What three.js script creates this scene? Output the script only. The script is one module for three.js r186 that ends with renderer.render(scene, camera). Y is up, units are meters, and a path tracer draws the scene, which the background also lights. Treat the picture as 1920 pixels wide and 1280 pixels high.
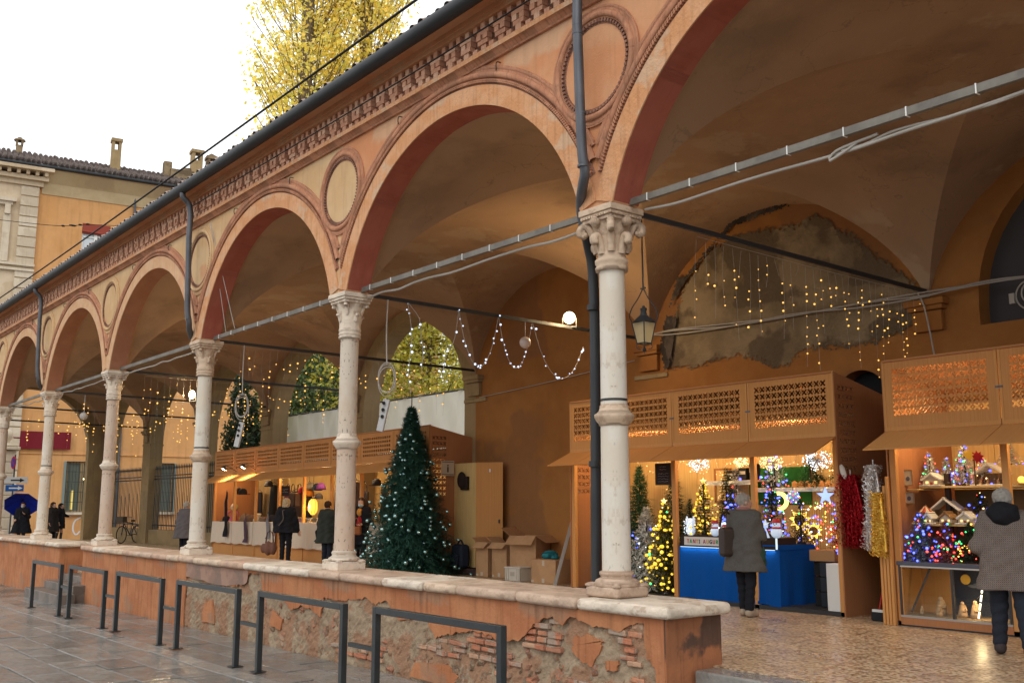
import * as THREE from 'three';
import { mergeGeometries, toCreasedNormals } from 'three/addons/utils/BufferGeometryUtils.js';
import { RoundedBoxGeometry } from 'three/addons/geometries/RoundedBoxGeometry.js';
import { RectAreaLightUniformsLib } from 'three/addons/lights/RectAreaLightUniformsLib.js';
import { FontLoader } from 'three/addons/loaders/FontLoader.js';
import { TextGeometry } from 'three/addons/geometries/TextGeometry.js';

// ---------- camera, sky, daylight, exposure ----------
RectAreaLightUniformsLib.init();
const scene = new THREE.Scene();
const W = 1024, H = 682;
const camera = new THREE.PerspectiveCamera(2 * Math.atan(640 / 1874.5) * 180 / Math.PI, W / H, 0.1, 600);
camera.position.set(7.448, 1.4933, 7.308);
{
  const p = 0.1624, w = 0.6738;
  camera.lookAt(7.448 - Math.cos(w) * Math.cos(p), 1.4933 + Math.sin(p), 7.308 - Math.sin(w) * Math.cos(p));
}
scene.add(camera);
const renderer = new THREE.WebGLRenderer({ antialias: true });
renderer.setSize(W, H);
renderer.toneMapping = THREE.LinearToneMapping;
renderer.toneMappingExposure = 1.55;
renderer.shadowMap.enabled = true;
{ // an even rain-cloud sky
  const w = 256, h = 128, d = new Float32Array(w * h * 4);
  for (let j = 0; j < h; j++) for (let i = 0; i < w; i++) {
    const el = (j + 0.5) / h * Math.PI - Math.PI / 2, az = i / w * Math.PI * 2, k = (j * w + i) * 4;
    const cl = 0.04 * Math.sin(3 * az + 4 * el) * Math.cos(el) + 0.03 * Math.sin(7 * az - 9 * el) * Math.cos(el);
    const L = el < 0 ? 0.5 : 0.86 + 0.22 * Math.sin(el) + cl;
    d[k] = L * 0.985; d[k + 1] = L; d[k + 2] = L * 1.01; d[k + 3] = 1;
  }
  const t = new THREE.DataTexture(d, w, h, THREE.RGBAFormat, THREE.FloatType);
  t.mapping = THREE.EquirectangularReflectionMapping; t.magFilter = THREE.LinearFilter; t.minFilter = THREE.LinearFilter; t.needsUpdate = true;
  scene.background = t; scene.environment = t;
}
const sun = new THREE.DirectionalLight(new THREE.Color(1, 0.97, 0.92), 0.5);
sun.position.set(20, 45, 40); sun.target.position.set(-8, 0, 0);
sun.castShadow = true; sun.shadow.radius = 40; sun.shadow.mapSize.set(2048, 2048);
Object.assign(sun.shadow.camera, { left: -45, right: 45, top: 30, bottom: -30, near: 1, far: 160 });
scene.add(sun, sun.target);

// ---------- helpers ----------
const PI = Math.PI, PH = PI / 2;
function rng(s) { return () => { s |= 0; s = s + 0x6D2B79F5 | 0; let t = Math.imul(s ^ s >>> 15, 1 | s); t = t + Math.imul(t ^ t >>> 7, 61 | t) ^ t; return ((t ^ t >>> 14) >>> 0) / 4294967296; }; }
const V = (x, y, z) => new THREE.Vector3(x, y, z);
const used = {};
function numbered(n) { const k = used[n] = (used[n] ?? -1) + 1; return k ? n + '_' + String(k).padStart(3, '0') : n; }
function norm(g) {
  for (const k of Object.keys(g.attributes)) if (!['position', 'normal', 'uv'].includes(k)) g.deleteAttribute(k);
  g.morphAttributes = {};
  if (!g.attributes.normal) g.computeVertexNormals();
  const n = g.attributes.position.count;
  if (!g.attributes.uv) g.setAttribute('uv', new THREE.BufferAttribute(new Float32Array(n * 2), 2));
  if (!g.index) { const a = new Uint32Array(n); for (let i = 0; i < n; i++) a[i] = i; g.setIndex(new THREE.BufferAttribute(a, 1)); }
  return g;
}
function merge(gs) { gs = [gs].flat(9).filter(Boolean).map(norm); return gs.length === 1 ? gs[0] : mergeGeometries(gs); }
function buv(g) { // uv in metres by the dominant axis of the normal
  norm(g);
  const p = g.attributes.position, n = g.attributes.normal, u = g.attributes.uv;
  for (let i = 0; i < p.count; i++) {
    const ax = Math.abs(n.getX(i)), ay = Math.abs(n.getY(i)), az = Math.abs(n.getZ(i)), x = p.getX(i), y = p.getY(i), z = p.getZ(i);
    if (ay > ax && ay > az) u.setXY(i, x, z); else if (ax > az) u.setXY(i, z, y); else u.setXY(i, x, y);
  }
  return g;
}
const box = (w, h, d, x = 0, y = 0, z = 0, ry = 0) => { const g = new THREE.BoxGeometry(w, h, d); if (ry) g.rotateY(ry); return g.translate(x, y, z); };
const span = (x0, x1, y0, y1, z0, z1) => box(x1 - x0, y1 - y0, z1 - z0, (x0 + x1) / 2, (y0 + y1) / 2, (z0 + z1) / 2);
const rbox = (w, h, d, r = 0.01, x = 0, y = 0, z = 0, ry = 0) => { const g = new RoundedBoxGeometry(w, h, d, 1, r); if (ry) g.rotateY(ry); return g.translate(x, y, z); };
const cyl = (r0, r1, h, x = 0, y = 0, z = 0, n = 12) => new THREE.CylinderGeometry(r1, r0, h, n).translate(x, y + h / 2, z);
const ball = (r, x = 0, y = 0, z = 0, n = 10) => new THREE.SphereGeometry(r, n, Math.max(5, n * 0.6 | 0)).translate(x, y, z);
const lathe = (pts, n = 24) => new THREE.LatheGeometry(pts.map(([r, y]) => new THREE.Vector2(r, y)), n);
const tube = (pts, r, seg = 24, n = 6, closed = false) => new THREE.TubeGeometry(new THREE.CatmullRomCurve3(pts.map((p) => Array.isArray(p) ? V(...p) : p), closed), seg, r, n, closed);
function bar(a, b, r, n = 6) { // straight rod
  const A = V(...a), B = V(...b), d = B.clone().sub(A), L = d.length();
  return new THREE.CylinderGeometry(r, r, L, n).applyMatrix4(new THREE.Matrix4().compose(A.add(B).multiplyScalar(0.5), new THREE.Quaternion().setFromUnitVectors(V(0, 1, 0), d.normalize()), V(1, 1, 1)));
}
function beam(a, b, w, h) { // square bar between two points
  const A = V(...a), B = V(...b), d = B.clone().sub(A), L = d.length();
  const m = new THREE.Matrix4().lookAt(A, B, Math.abs(d.y) > 0.98 * L ? V(1, 0, 0) : V(0, 1, 0)).setPosition(A.add(B).multiplyScalar(0.5));
  return new THREE.BoxGeometry(w, h, L).applyMatrix4(m);
}
const ext = (shape, d, z = 0, bevel = 0, seg = 12) => new THREE.ExtrudeGeometry(shape, { depth: d, bevelEnabled: bevel > 0, bevelSize: bevel, bevelThickness: bevel, bevelSegments: 1, curveSegments: seg }).translate(0, 0, z);
const poly = (pts) => new THREE.Shape(pts.map(([x, y]) => new THREE.Vector2(x, y)));
const hole = (pts) => new THREE.Path(pts.map(([x, y]) => new THREE.Vector2(x, y)));
function tf(g, p = [0, 0, 0], r = [0, 0, 0], s = 1) { return g.applyMatrix4(new THREE.Matrix4().compose(V(...p), new THREE.Quaternion().setFromEuler(new THREE.Euler(...r)), Array.isArray(s) ? V(...s) : V(s, s, s))); }
function shadows(o) { o.castShadow = true; o.receiveShadow = true; return o; }
function tag(o, label, category, group, kind) { if (label) o.userData.label = label; if (category) o.userData.category = category; if (group) o.userData.group = group; if (kind) o.userData.kind = kind; return o; }
function part(name, gs, m, parent, kind, uv = true) { const g = merge(gs); if (uv) buv(g); const o = shadows(new THREE.Mesh(g, m)); o.name = name; parent.add(o); if (kind) o.userData.kind = kind; return o; }
function pm(name, g, m, parent) { const o = shadows(new THREE.Mesh(g, m)); o.name = name; parent.add(o); return o; } // shares a ready geometry
function thing(name, label, category, [x, y, z] = [0, 0, 0], turn = 0, group) { const o = new THREE.Group(); o.name = numbered(name); scene.add(o); o.position.set(x, y, z); o.rotation.y = turn; return tag(o, label, category, group); }
function single(name, gs, m, label, category, group, kind) { const o = part(numbered(name), gs, m, scene, kind); return tag(o, label, category, group); }
function dup(o, [x, y, z], turn, label, group, s = 1) { const r = o.clone(); r.userData = { ...o.userData }; r.name = numbered(o.name.replace(/_\d{3}$/, '')); scene.add(r); r.position.set(x, y, z); r.rotation.y = turn; r.scale.setScalar(s); return tag(r, label, null, group); }
function struct(name, gs, m) { return part(name, gs, m, scene, 'structure'); }

// ---------- noise and textures ----------
function field(size, cx, cy, oct, seed, gain = 0.5) { // tileable value noise, 0..1
  const out = new Float32Array(size * size), r = rng(seed); let amp = 1;
  for (let o = 0; o < oct; o++, cx *= 2, cy *= 2, amp *= gain) {
    const gx = Math.min(cx, size), gy = Math.min(cy, size), g = new Float32Array(gx * gy).map(() => r() - 0.5);
    for (let j = 0; j < size; j++) {
      const v = j / size * gy, y0 = v | 0, y1 = (y0 + 1) % gy; let fy = v - y0; fy = fy * fy * (3 - 2 * fy);
      for (let i = 0; i < size; i++) {
        const u = i / size * gx, x0 = u | 0, x1 = (x0 + 1) % gx; let fx = u - x0; fx = fx * fx * (3 - 2 * fx);
        const a = g[y0 * gx + x0], b = g[y0 * gx + x1], c = g[y1 * gx + x0], d = g[y1 * gx + x1];
        out[j * size + i] += amp * (a + (b - a) * fx + (c - a) * fy + (a - b - c + d) * fx * fy);
      }
    }
  }
  let lo = 1e9, hi = -1e9; for (const v of out) { if (v < lo) lo = v; if (v > hi) hi = v; }
  for (let i = 0; i < out.length; i++) out[i] = (out[i] - lo) / (hi - lo);
  return out;
}
const sm = (a, b, x) => { x = Math.min(1, Math.max(0, (x - a) / (b - a))); return x * x * (3 - 2 * x); };
const lerp = (a, b, t) => a + (b - a) * t;
const mix3 = (a, b, t) => [lerp(a[0], b[0], t), lerp(a[1], b[1], t), lerp(a[2], b[2], t)];
function setRepeat(t, metres) { t.wrapS = t.wrapT = THREE.RepeatWrapping; const [a, b] = Array.isArray(metres) ? metres : [metres, metres]; t.repeat.set(1 / a, 1 / b); t.magFilter = THREE.LinearFilter; t.minFilter = THREE.LinearMipmapLinearFilter; t.generateMipmaps = true; t.needsUpdate = true; return t; }
function colTex(size, f, metres) {
  const d = new Uint8Array(size * size * 4);
  for (let i = 0; i < size * size; i++) { const c = f(i); for (let k = 0; k < 3; k++) { const x = Math.min(1, Math.max(0, c[k])); d[i * 4 + k] = 255 * (x <= 0.0031308 ? 12.92 * x : 1.055 * x ** (1 / 2.4) - 0.055); } d[i * 4 + 3] = 255; }
  const t = new THREE.DataTexture(d, size, size); t.colorSpace = THREE.SRGBColorSpace; return setRepeat(t, metres);
}
function valTex(size, f, metres) {
  const d = new Uint8Array(size * size * 4);
  for (let i = 0; i < size * size; i++) { const v = 255 * Math.min(1, Math.max(0, f(i))); d[i * 4] = d[i * 4 + 1] = d[i * 4 + 2] = v; d[i * 4 + 3] = 255; }
  return setRepeat(new THREE.DataTexture(d, size, size), metres);
}
const F1 = field(512, 4, 4, 7, 11), F2 = field(512, 3, 3, 6, 22), F3 = field(512, 32, 32, 4, 33, 0.6), F4 = field(512, 40, 3, 4, 44, 0.55), F5 = field(512, 6, 6, 7, 55, 0.62), F6 = field(512, 3, 24, 5, 66, 0.6);
const fineBump = valTex(512, (i) => 0.6 * F3[i] + 0.4 * F1[i], 0.5), roughBump = valTex(512, (i) => 0.5 * F5[i] + 0.5 * F3[i], 0.9);
const std = (color, o = {}) => new THREE.MeshPhysicalMaterial({ color: Array.isArray(color) ? new THREE.Color(...color) : color, roughness: 0.8, specularIntensity: (o.roughness ?? 0.8) >= 0.6 && !o.metalness && !o.roughnessMap ? 0.25 : 1, ...o }); // rough chalky surfaces keep little gloss
// plaster: base to second tone in blotches, a third tone in worn patches, optional streaks
function plaster(a, b, c, metres, o = {}, streak = 0, wear = 0.62) {
  return std([1, 1, 1], { roughness: 0.9, map: colTex(512, (i) => { let k = mix3(a, b, sm(0.3, 0.7, F1[i])); k = mix3(k, c, sm(wear, wear + 0.16, F2[i]) * 0.8); const s = 1 - streak * sm(0.45, 0.9, F4[i]) - 0.1 * (F3[i] - 0.5); return [k[0] * s, k[1] * s, k[2] * s]; }, metres), bumpMap: fineBump, bumpScale: 0.004, ...o });
}
const M = {};
M.wall = plaster([0.57, 0.25, 0.12], [0.61, 0.315, 0.17], [0.58, 0.36, 0.22], 3.1, {}, 0.08, 0.66);
M.wallPale = plaster([0.57, 0.36, 0.185], [0.60, 0.41, 0.23], [0.55, 0.28, 0.15], 3.3, {}, 0.1, 0.7);
M.archivolt = plaster([0.59, 0.285, 0.135], [0.63, 0.345, 0.19], [0.56, 0.38, 0.25], 1.3, { bumpMap: roughBump, bumpScale: 0.012 }, 0.18, 0.7);
M.mould = plaster([0.44, 0.2, 0.115], [0.53, 0.26, 0.155], [0.36, 0.18, 0.11], 0.8, {}, 0.25);
M.rope = plaster([0.24, 0.12, 0.085], [0.32, 0.17, 0.12], [0.2, 0.11, 0.08], 0.8, {}, 0.2);
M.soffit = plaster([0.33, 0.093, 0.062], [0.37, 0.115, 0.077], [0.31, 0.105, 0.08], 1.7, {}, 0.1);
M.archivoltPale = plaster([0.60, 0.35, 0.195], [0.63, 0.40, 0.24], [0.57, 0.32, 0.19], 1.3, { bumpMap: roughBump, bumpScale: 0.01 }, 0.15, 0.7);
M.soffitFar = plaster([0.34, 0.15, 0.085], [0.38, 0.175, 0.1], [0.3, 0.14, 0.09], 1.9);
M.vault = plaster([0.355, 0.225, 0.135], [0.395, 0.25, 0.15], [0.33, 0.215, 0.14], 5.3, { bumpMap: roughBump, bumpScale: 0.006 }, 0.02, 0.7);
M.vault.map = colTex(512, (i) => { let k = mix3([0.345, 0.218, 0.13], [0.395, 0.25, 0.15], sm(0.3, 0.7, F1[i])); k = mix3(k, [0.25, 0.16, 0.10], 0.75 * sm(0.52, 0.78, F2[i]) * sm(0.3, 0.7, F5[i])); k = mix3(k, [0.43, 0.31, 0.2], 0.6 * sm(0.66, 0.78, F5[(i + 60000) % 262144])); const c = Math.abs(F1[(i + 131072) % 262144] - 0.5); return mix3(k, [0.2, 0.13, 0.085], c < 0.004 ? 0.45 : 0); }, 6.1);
M.backWall = plaster([0.31, 0.128, 0.036], [0.355, 0.155, 0.046], [0.26, 0.12, 0.05], 4.1, { bumpMap: roughBump, bumpScale: 0.006 }, 0.02, 0.6);
M.pier = plaster([0.30, 0.215, 0.11], [0.35, 0.25, 0.13], [0.27, 0.2, 0.115], 2.9, {}, 0.1);
M.tile = plaster([0.30, 0.22, 0.19], [0.40, 0.30, 0.26], [0.2, 0.18, 0.16], 0.9, { roughness: 0.75 });
M.brickF = [[0.58, 0.32, 0.21], [0.53, 0.27, 0.17], [0.62, 0.38, 0.26], [0.50, 0.26, 0.17]].map((c) => plaster(c, c.map((x) => x * 1.15), c.map((x) => x * 0.75), 0.6, {}, 0.15));
M.brickW = [[0.38, 0.15, 0.085], [0.44, 0.2, 0.115], [0.34, 0.155, 0.095], [0.42, 0.25, 0.16]].map((c) => plaster(c, c.map((x) => x * 1.2), [0.34, 0.28, 0.22], 0.5, { bumpMap: roughBump, bumpScale: 0.014 }, 0.1, 0.6));
M.marble = [[0.66, 0.61, 0.53], [0.58, 0.50, 0.41], [0.64, 0.60, 0.52], [0.55, 0.43, 0.34], [0.63, 0.57, 0.48]].map((c, k) => std([1, 1, 1], { roughness: 0.62, map: colTex(512, (i) => { const j = (i + k * 7919) % 262144; let q = mix3(c, c.map((x, n) => x * [0.95, 0.9, 0.85][n]), sm(0.35, 0.75, F1[j])); q = mix3(q, [0.36, 0.25, 0.18], 0.4 * sm(0.72, 0.9, F5[j])); const s = 1 - 0.6 * sm(0.7, 0.8, F3[j]) * sm(0.4, 0.7, F2[j]); return q.map((x) => x * s); }, [0.7, 1.6]), bumpMap: fineBump, bumpScale: 0.003 }));
M.stone = [[0.47, 0.34, 0.25], [0.53, 0.40, 0.29], [0.60, 0.51, 0.41], [0.46, 0.31, 0.22]].map((c, k) => std([1, 1, 1], { roughness: 0.6, map: colTex(512, (i) => { const j = (i + k * 5711) % 262144; let q = mix3(c, c.map((x) => x * 1.18), sm(0.3, 0.7, F1[j])); q = mix3(q, [0.33, 0.22, 0.15], 0.6 * sm(0.58, 0.78, F5[j])); return mix3(q, [0.18, 0.14, 0.11], 0.2 * sm(0.7, 0.85, F2[j])); }, 0.9), bumpMap: roughBump, bumpScale: 0.01 }));
M.wood = (a, b, m = 1.2, o = {}) => std([1, 1, 1], { roughness: 0.62, map: colTex(512, (i) => { const g = 0.5 * F4[i] + 0.5 * F4[(i * 1 + 131072) % 262144]; return mix3(a, b, sm(0.25, 0.8, 0.75 * g + 0.25 * F1[i])); }, [m * 0.5, m * 2]), bumpMap: fineBump, bumpScale: 0.001, ...o });
M.ply = M.wood([0.50, 0.235, 0.075], [0.55, 0.265, 0.09]);
M.plys = [M.ply, M.wood([0.46, 0.205, 0.066], [0.52, 0.245, 0.085], 1.0), M.wood([0.53, 0.26, 0.088], [0.57, 0.29, 0.105], 1.5)];
M.plyRed = M.wood([0.35, 0.15, 0.065], [0.39, 0.17, 0.075]);
M.plyIn = M.wood([0.58, 0.38, 0.15], [0.68, 0.48, 0.21]);
M.iron = std([0.035, 0.035, 0.037], { roughness: 0.55, metalness: 0.3, bumpMap: fineBump, bumpScale: 0.002 });
M.rack = std([1, 1, 1], { roughness: 0.38, metalness: 0.2, map: colTex(512, (i) => mix3([0.018, 0.022, 0.025], [0.034, 0.038, 0.04], F1[i]), 0.6), bumpMap: fineBump, bumpScale: 0.0015 });
M.zinc = std([1, 1, 1], { roughness: 0.5, metalness: 0.5, map: colTex(512, (i) => mix3([0.075, 0.08, 0.092], [0.125, 0.13, 0.145], F2[i]), 0.9) });
M.gutter = std([1, 1, 1], { roughness: 0.55, metalness: 0.4, map: colTex(512, (i) => mix3([0.022, 0.024, 0.028], [0.04, 0.042, 0.045], F2[i]), 1.4) });
M.rodGrey = std([1, 1, 1], { roughness: 0.7, metalness: 0.2, map: colTex(512, (i) => mix3([0.12, 0.108, 0.092], [0.21, 0.19, 0.16], F5[i]), 0.8) });
M.white = std([0.75, 0.74, 0.7], { roughness: 0.5 });
M.cable = std([0.4, 0.37, 0.33], { roughness: 0.6 });
M.black = std([0.02, 0.02, 0.022], { roughness: 0.7 });
M.bulb = (c, k = 1) => std([0.2, 0.2, 0.2], { emissive: new THREE.Color(...c), emissiveIntensity: k });

// ---------- ground ----------
const S = 5.6, gy = (x) => -0.56 + 0.007 * Math.min(x, 4);
M.street = std([1, 1, 1], { roughness: 1, map: colTex(512, (i) => mix3(mix3([0.10, 0.088, 0.072], [0.19, 0.165, 0.135], sm(0.3, 0.7, F1[i])), [0.07, 0.062, 0.055], 0.7 * sm(0.6, 0.8, F5[i])), 2.6), roughnessMap: valTex(512, (i) => lerp(0.16, 0.6, sm(0.35, 0.65, F5[(i + 5000) % 262144])), 1.7), bumpMap: roughBump, bumpScale: 0.006 });
M.slab = [[0.17, 0.16, 0.148], [0.2, 0.188, 0.17], [0.155, 0.148, 0.138], [0.185, 0.178, 0.168], [0.225, 0.21, 0.19]].map((c, k) => std([1, 1, 1], { roughness: 1, map: colTex(512, (i) => { const j = (i + k * 9001) % 262144; return mix3(mix3(c, c.map((x) => x * 1.25), sm(0.35, 0.75, F1[j])), c.map((x) => x * 0.6), 0.5 * sm(0.6, 0.85, F3[j])); }, 1.4), roughnessMap: valTex(512, (i) => lerp(0.05, 0.27, sm(0.36, 0.62, F5[(i + k * 31001) % 262144])), 1.3), bumpMap: roughBump, bumpScale: 0.009 }));
{
  const g = new THREE.PlaneGeometry(600, 600, 120, 120).rotateX(-PH), p = g.attributes.position;
  for (let i = 0; i < p.count; i++) { const x = p.getX(i); p.setY(i, Math.max(gy(x), -0.9) - 0.05); }
  const st = new THREE.PlaneGeometry(64, 12, 128, 2).rotateX(-PH).translate(-20, 0, 6.3), q = st.attributes.position;
  for (let i = 0; i < q.count; i++) q.setY(i, gy(q.getX(i)) - 0.028);
  g.computeVertexNormals(); st.computeVertexNormals();
  struct('ground', g, M.street);
  const street = struct('street', st, M.street);
  const r = rng(5); let n = 0;
  const zs = [0.36, 0.86, 1.3, 1.72, 2.0, 2.48, 2.98, 3.46, 3.98, 4.5, 5.0];
  for (let k = 0; k < zs.length - 1; k++) {
    const z0 = zs[k], z1 = zs[k + 1], strip = k === 3; let x = 3.2 - r();
    const far = [-19.5, -19.5, -19.5, -19.5, -18, -16, -13, -10.5, -8.5, -7][k];
    while (x > far) {
      const L = strip ? 1.6 + r() * 0.4 : 0.6 + r() * 0.7, x0 = x - L, g2 = 0.018, drop = r() * 0.012;
      const gg = rbox(L - g2, 0.06, z1 - z0 - g2, 0.012); gg.rotateX((r() - 0.5) * 0.022); gg.rotateZ(0.007 + (r() - 0.5) * 0.018);
      gg.translate((x + x0) / 2, gy((x + x0) / 2) - 0.03 - drop + (strip ? 0.008 : 0), (z0 + z1) / 2);
      if (n < 300) part('paving_slab', gg, M.slab[strip ? 4 : r() * 5 | 0], street); n++;
      x = x0;
    }
  }
  console.log('slabs', n);
}
field.sp = field(512, 48, 48, 2, 77);
M.terrazzo = std([1, 1, 1], { roughness: 1, map: colTex(512, (i) => { const f = F3[i], s = field.sp[i]; return mix3(mix3([0.42, 0.26, 0.135], [0.5, 0.325, 0.18], sm(0.3, 0.7, F1[i])), s > 0.56 ? [0.62, 0.5, 0.36] : s < 0.42 ? [0.15, 0.085, 0.055] : [0.42, 0.26, 0.16], 0.95 * sm(0.04, 0.14, Math.abs(s - 0.5)) * (0.7 + 0.3 * f)); }, 1.25), roughnessMap: valTex(512, (i) => 0.22 + 0.25 * F1[i], 2.3), bumpMap: fineBump, bumpScale: 0.001 });
{
  const fl = struct('portico_floor', [span(-39.6, 0.95, -1.2, 0, -7, -0.42), span(0.95, 11.4, -1.2, 0, -7, -0.3), span(-19.1, -17.15, -1.2, 0, -0.42, -0.1)], M.terrazzo);
  M.step = plaster([0.13, 0.1, 0.08], [0.17, 0.135, 0.11], [0.09, 0.075, 0.062], 0.9, { roughness: 0.5 });
  const kerb = [[-0.3, 0.02, -0.005, 1.0], [0.02, 0.36, -0.18, 1.0]];
  for (const [z0, z1, y, x0] of kerb) for (let k = 0; k < 7; k++) part('kerb_stone', rbox(1.48, 0.7, z1 - z0 - 0.006, 0.02, x0 + 0.75 + k * 1.5, y - 0.35, (z0 + z1) / 2), M.slab[(k * 3 + 1) % 5], fl);
  [[-0.1, 0.25, -0.15], [0.25, 0.62, -0.3], [0.62, 1.0, -0.47]].forEach(([z0, z1, y], k) => part('step', rbox(1.94 + k * 0.5, 0.6, z1 - z0, 0.02, -18.12 + (k ? 0.1 : 0), y - 0.3, (z0 + z1) / 2), M.step, fl));
}

// ---------- the portico ----------
const portico = thing('portico', 'long terracotta arcade with marble columns and a groin vaulted porch', 'portico');
const CX = [-2, -1, 0, 1, 2, 3, 4, 5, 6], YC = 3.88, RA = 2.655, YT = 4.62;
function arcShape(xc, r0, y0, yTop, half) {
  const s = new THREE.Shape(), a = Math.asin((y0 - YC) / r0);
  s.moveTo(xc - half, y0); s.lineTo(xc - r0 * Math.cos(a), y0);
  for (let k = 1; k < 48; k++) { const t = PI - a - (PI - 2 * a) * k / 48; s.lineTo(xc + r0 * Math.cos(t), YC + r0 * Math.sin(t)); }
  s.lineTo(xc + r0 * Math.cos(a), y0); s.lineTo(xc + half, y0); s.lineTo(xc + half, yTop); s.lineTo(xc - half, yTop); s.closePath();
  return s;
}
function ring(xc, yc, r0, r1, a0, a1, n = 48) { // flat ring between two angles
  const p = []; for (let k = 0; k <= n; k++) { const t = lerp(a0, a1, k / n); p.push([xc + r1 * Math.cos(t), yc + r1 * Math.sin(t)]); }
  for (let k = n; k >= 0; k--) { const t = lerp(a0, a1, k / n); p.push([xc + r0 * Math.cos(t), yc + r0 * Math.sin(t)]); }
  return poly(p);
}
const arcPts = (xc, yc, r, a0, a1, z, n = 40) => Array.from({ length: n + 1 }, (_, k) => { const t = lerp(a0, a1, k / n); return [xc + r * Math.cos(t), yc + r * Math.sin(t), z]; });
for (const i of CX) {
  const xc = -S * i - S / 2, pale = i >= 1, a = Math.asin((YT - YC) / 2.66);
  part('arch_wall', ext(arcShape(xc, RA + 0.01, YT, 7.95, S / 2), 0.36, -0.16), pale ? M.wallPale : M.wall, portico);
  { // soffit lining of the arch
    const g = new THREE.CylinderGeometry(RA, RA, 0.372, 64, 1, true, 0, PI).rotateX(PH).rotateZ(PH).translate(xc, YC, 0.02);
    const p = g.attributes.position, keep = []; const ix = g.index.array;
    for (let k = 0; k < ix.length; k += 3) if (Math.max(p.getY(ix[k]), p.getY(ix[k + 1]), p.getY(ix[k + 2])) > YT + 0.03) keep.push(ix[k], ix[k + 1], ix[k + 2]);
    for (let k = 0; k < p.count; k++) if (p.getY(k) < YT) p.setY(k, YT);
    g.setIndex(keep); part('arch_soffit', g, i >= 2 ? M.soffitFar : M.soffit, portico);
  }
  part('archivolt', ext(ring(xc, YC, RA + 0.003, 2.91, a, PI - a, 64), 0.022, 0.2), i >= 2 ? M.archivoltPale : M.archivolt, portico);
  const cut = (r) => Math.max(a, Math.acos(Math.min(1, 2.78 / r)));
  const beads = []; { const r = 2.955, a0 = cut(2.99) + 0.02, n = 190, rb = new THREE.BoxGeometry(0.03, 0.05, 0.035); for (let k = 0; k < n; k++) { const t = lerp(a0, PI - a0, k / (n - 1)); beads.push(rb.clone().rotateZ(t + 0.5).translate(xc + r * Math.cos(t), YC + r * Math.sin(t), 0.224)); } }
  part('rope_moulding', beads, M.mould, portico);
  part('moulding_groove', ext(ring(xc, YC, 2.912, 3.0, cut(3.0), PI - cut(3.0), 64), 0.008, 0.2), M.rope, portico);
  part('arch_moulding', [tube(arcPts(xc, YC, 3.035, cut(3.06), PI - cut(3.06), 0.205), 0.046, 64, 8), tube(arcPts(xc, YC, 3.115, cut(3.13), PI - cut(3.13), 0.2), 0.03, 64, 6), ext(ring(xc, YC, 3.0, 3.15, cut(3.15), PI - cut(3.15), 64), 0.02, 0.2)], M.mould, portico);
}
// roundels over the columns
for (let i = -1; i <= 6; i++) {
  const x = -S * i, y = 6.2;
  part('roundel', [ext(ring(x, y, 0.0, 0.47, 0, 2 * PI, 56), 0.006, 0.2)], i >= 1 ? M.wallPale : M.wall, portico);
  part('roundel_ring', [tube(arcPts(x, y, 0.58, 0, 2 * PI, 0.215), 0.042, 56, 8), tube(arcPts(x, y, 0.655, 0, 2 * PI, 0.205), 0.026, 56, 6), ext(ring(x, y, 0.53, 0.68, 0, 2 * PI, 56), 0.024, 0.2)], i >= 2 ? M.wallPale : M.mould, portico);
  const b = []; for (let k = 0; k < 64; k++) { const t = k / 64 * 2 * PI; b.push(new THREE.BoxGeometry(0.032, 0.028, 0.03).rotateZ(t).translate(x + 0.508 * Math.cos(t), y + 0.508 * Math.sin(t), 0.22)); }
  part('roundel_beading', [...b, ext(ring(x, y, 0.475, 0.535, 0, 2 * PI, 56), 0.005, 0.2)], M.rope, portico);
}
const X0 = -39.6, X1 = 11.2;
const prism = (pts, x0, x1) => new THREE.ExtrudeGeometry(poly(pts), { depth: x1 - x0, bevelEnabled: false }).rotateY(PH).translate(x0, 0, 0); // pts are (-z, y)
part('string_course', [prism([[-0.2, 6.93], [-0.2, 7.075], [-0.32, 7.075], [-0.32, 7.0], [-0.29, 6.985], [-0.25, 6.95], [-0.24, 6.93]], X0, X1)], M.mould, portico);
part('string_band', span(X0, X1, 7.0, 7.06, 0.322, 0.332), M.archivolt, portico);
part('eave_cornice', [span(X0, X1, 7.455, 7.52, 0.2, 0.33), prism([[-0.2, 7.52], [-0.2, 7.95], [-0.56, 7.74], [-0.6, 7.7], [-0.6, 7.6], [-0.54, 7.58], [-0.35, 7.58], [-0.35, 7.52]], X0, X1)], M.wall, portico);
{ // pierced brick frieze
  const fr = part('frieze', span(X0, X1, 7.075, 7.455, 0.2, 0.212), std([0.16, 0.085, 0.06]), portico);  // dark backing colour stands in for shade inside the pierced holes
  const r = rng(9), P = 0.35; let n = 0; const rest = [];
  const cell = [[-0.042, 0.042, 7.36, 7.453, 0.075], [0.133, 0.217, 7.36, 7.453, 0.075], [0.055, 0.295, 7.3, 7.359, 0.09], [0.065, 0.153, 7.225, 7.299, 0.09], [0.197, 0.285, 7.225, 7.299, 0.09], [0.075, 0.275, 7.165, 7.224, 0.085], [0.125, 0.225, 7.077, 7.164, 0.075], [-0.045, 0.045, 7.077, 7.15, 0.075]];
  const gs = cell.map(([a, b, c, d, e]) => buv(span(a, b, c, d, 0.213, 0.213 + e)));
  for (let x = X1 - 0.35; x > X0; x -= P) gs.forEach((g, k) => {
    const px = x, dz = (r() - 0.5) * 0.02, m = M.brickF[r() * 4 | 0];
    if (px < -0.6 && n < 292) { const o = pm('brick', g, m, fr); o.position.set(px, 0, dz); n++; } else rest.push(g.clone().translate(px, 0, dz));
  });
  part('frieze_brickwork', rest, M.brickF[0], portico, 'stuff');
}
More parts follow.
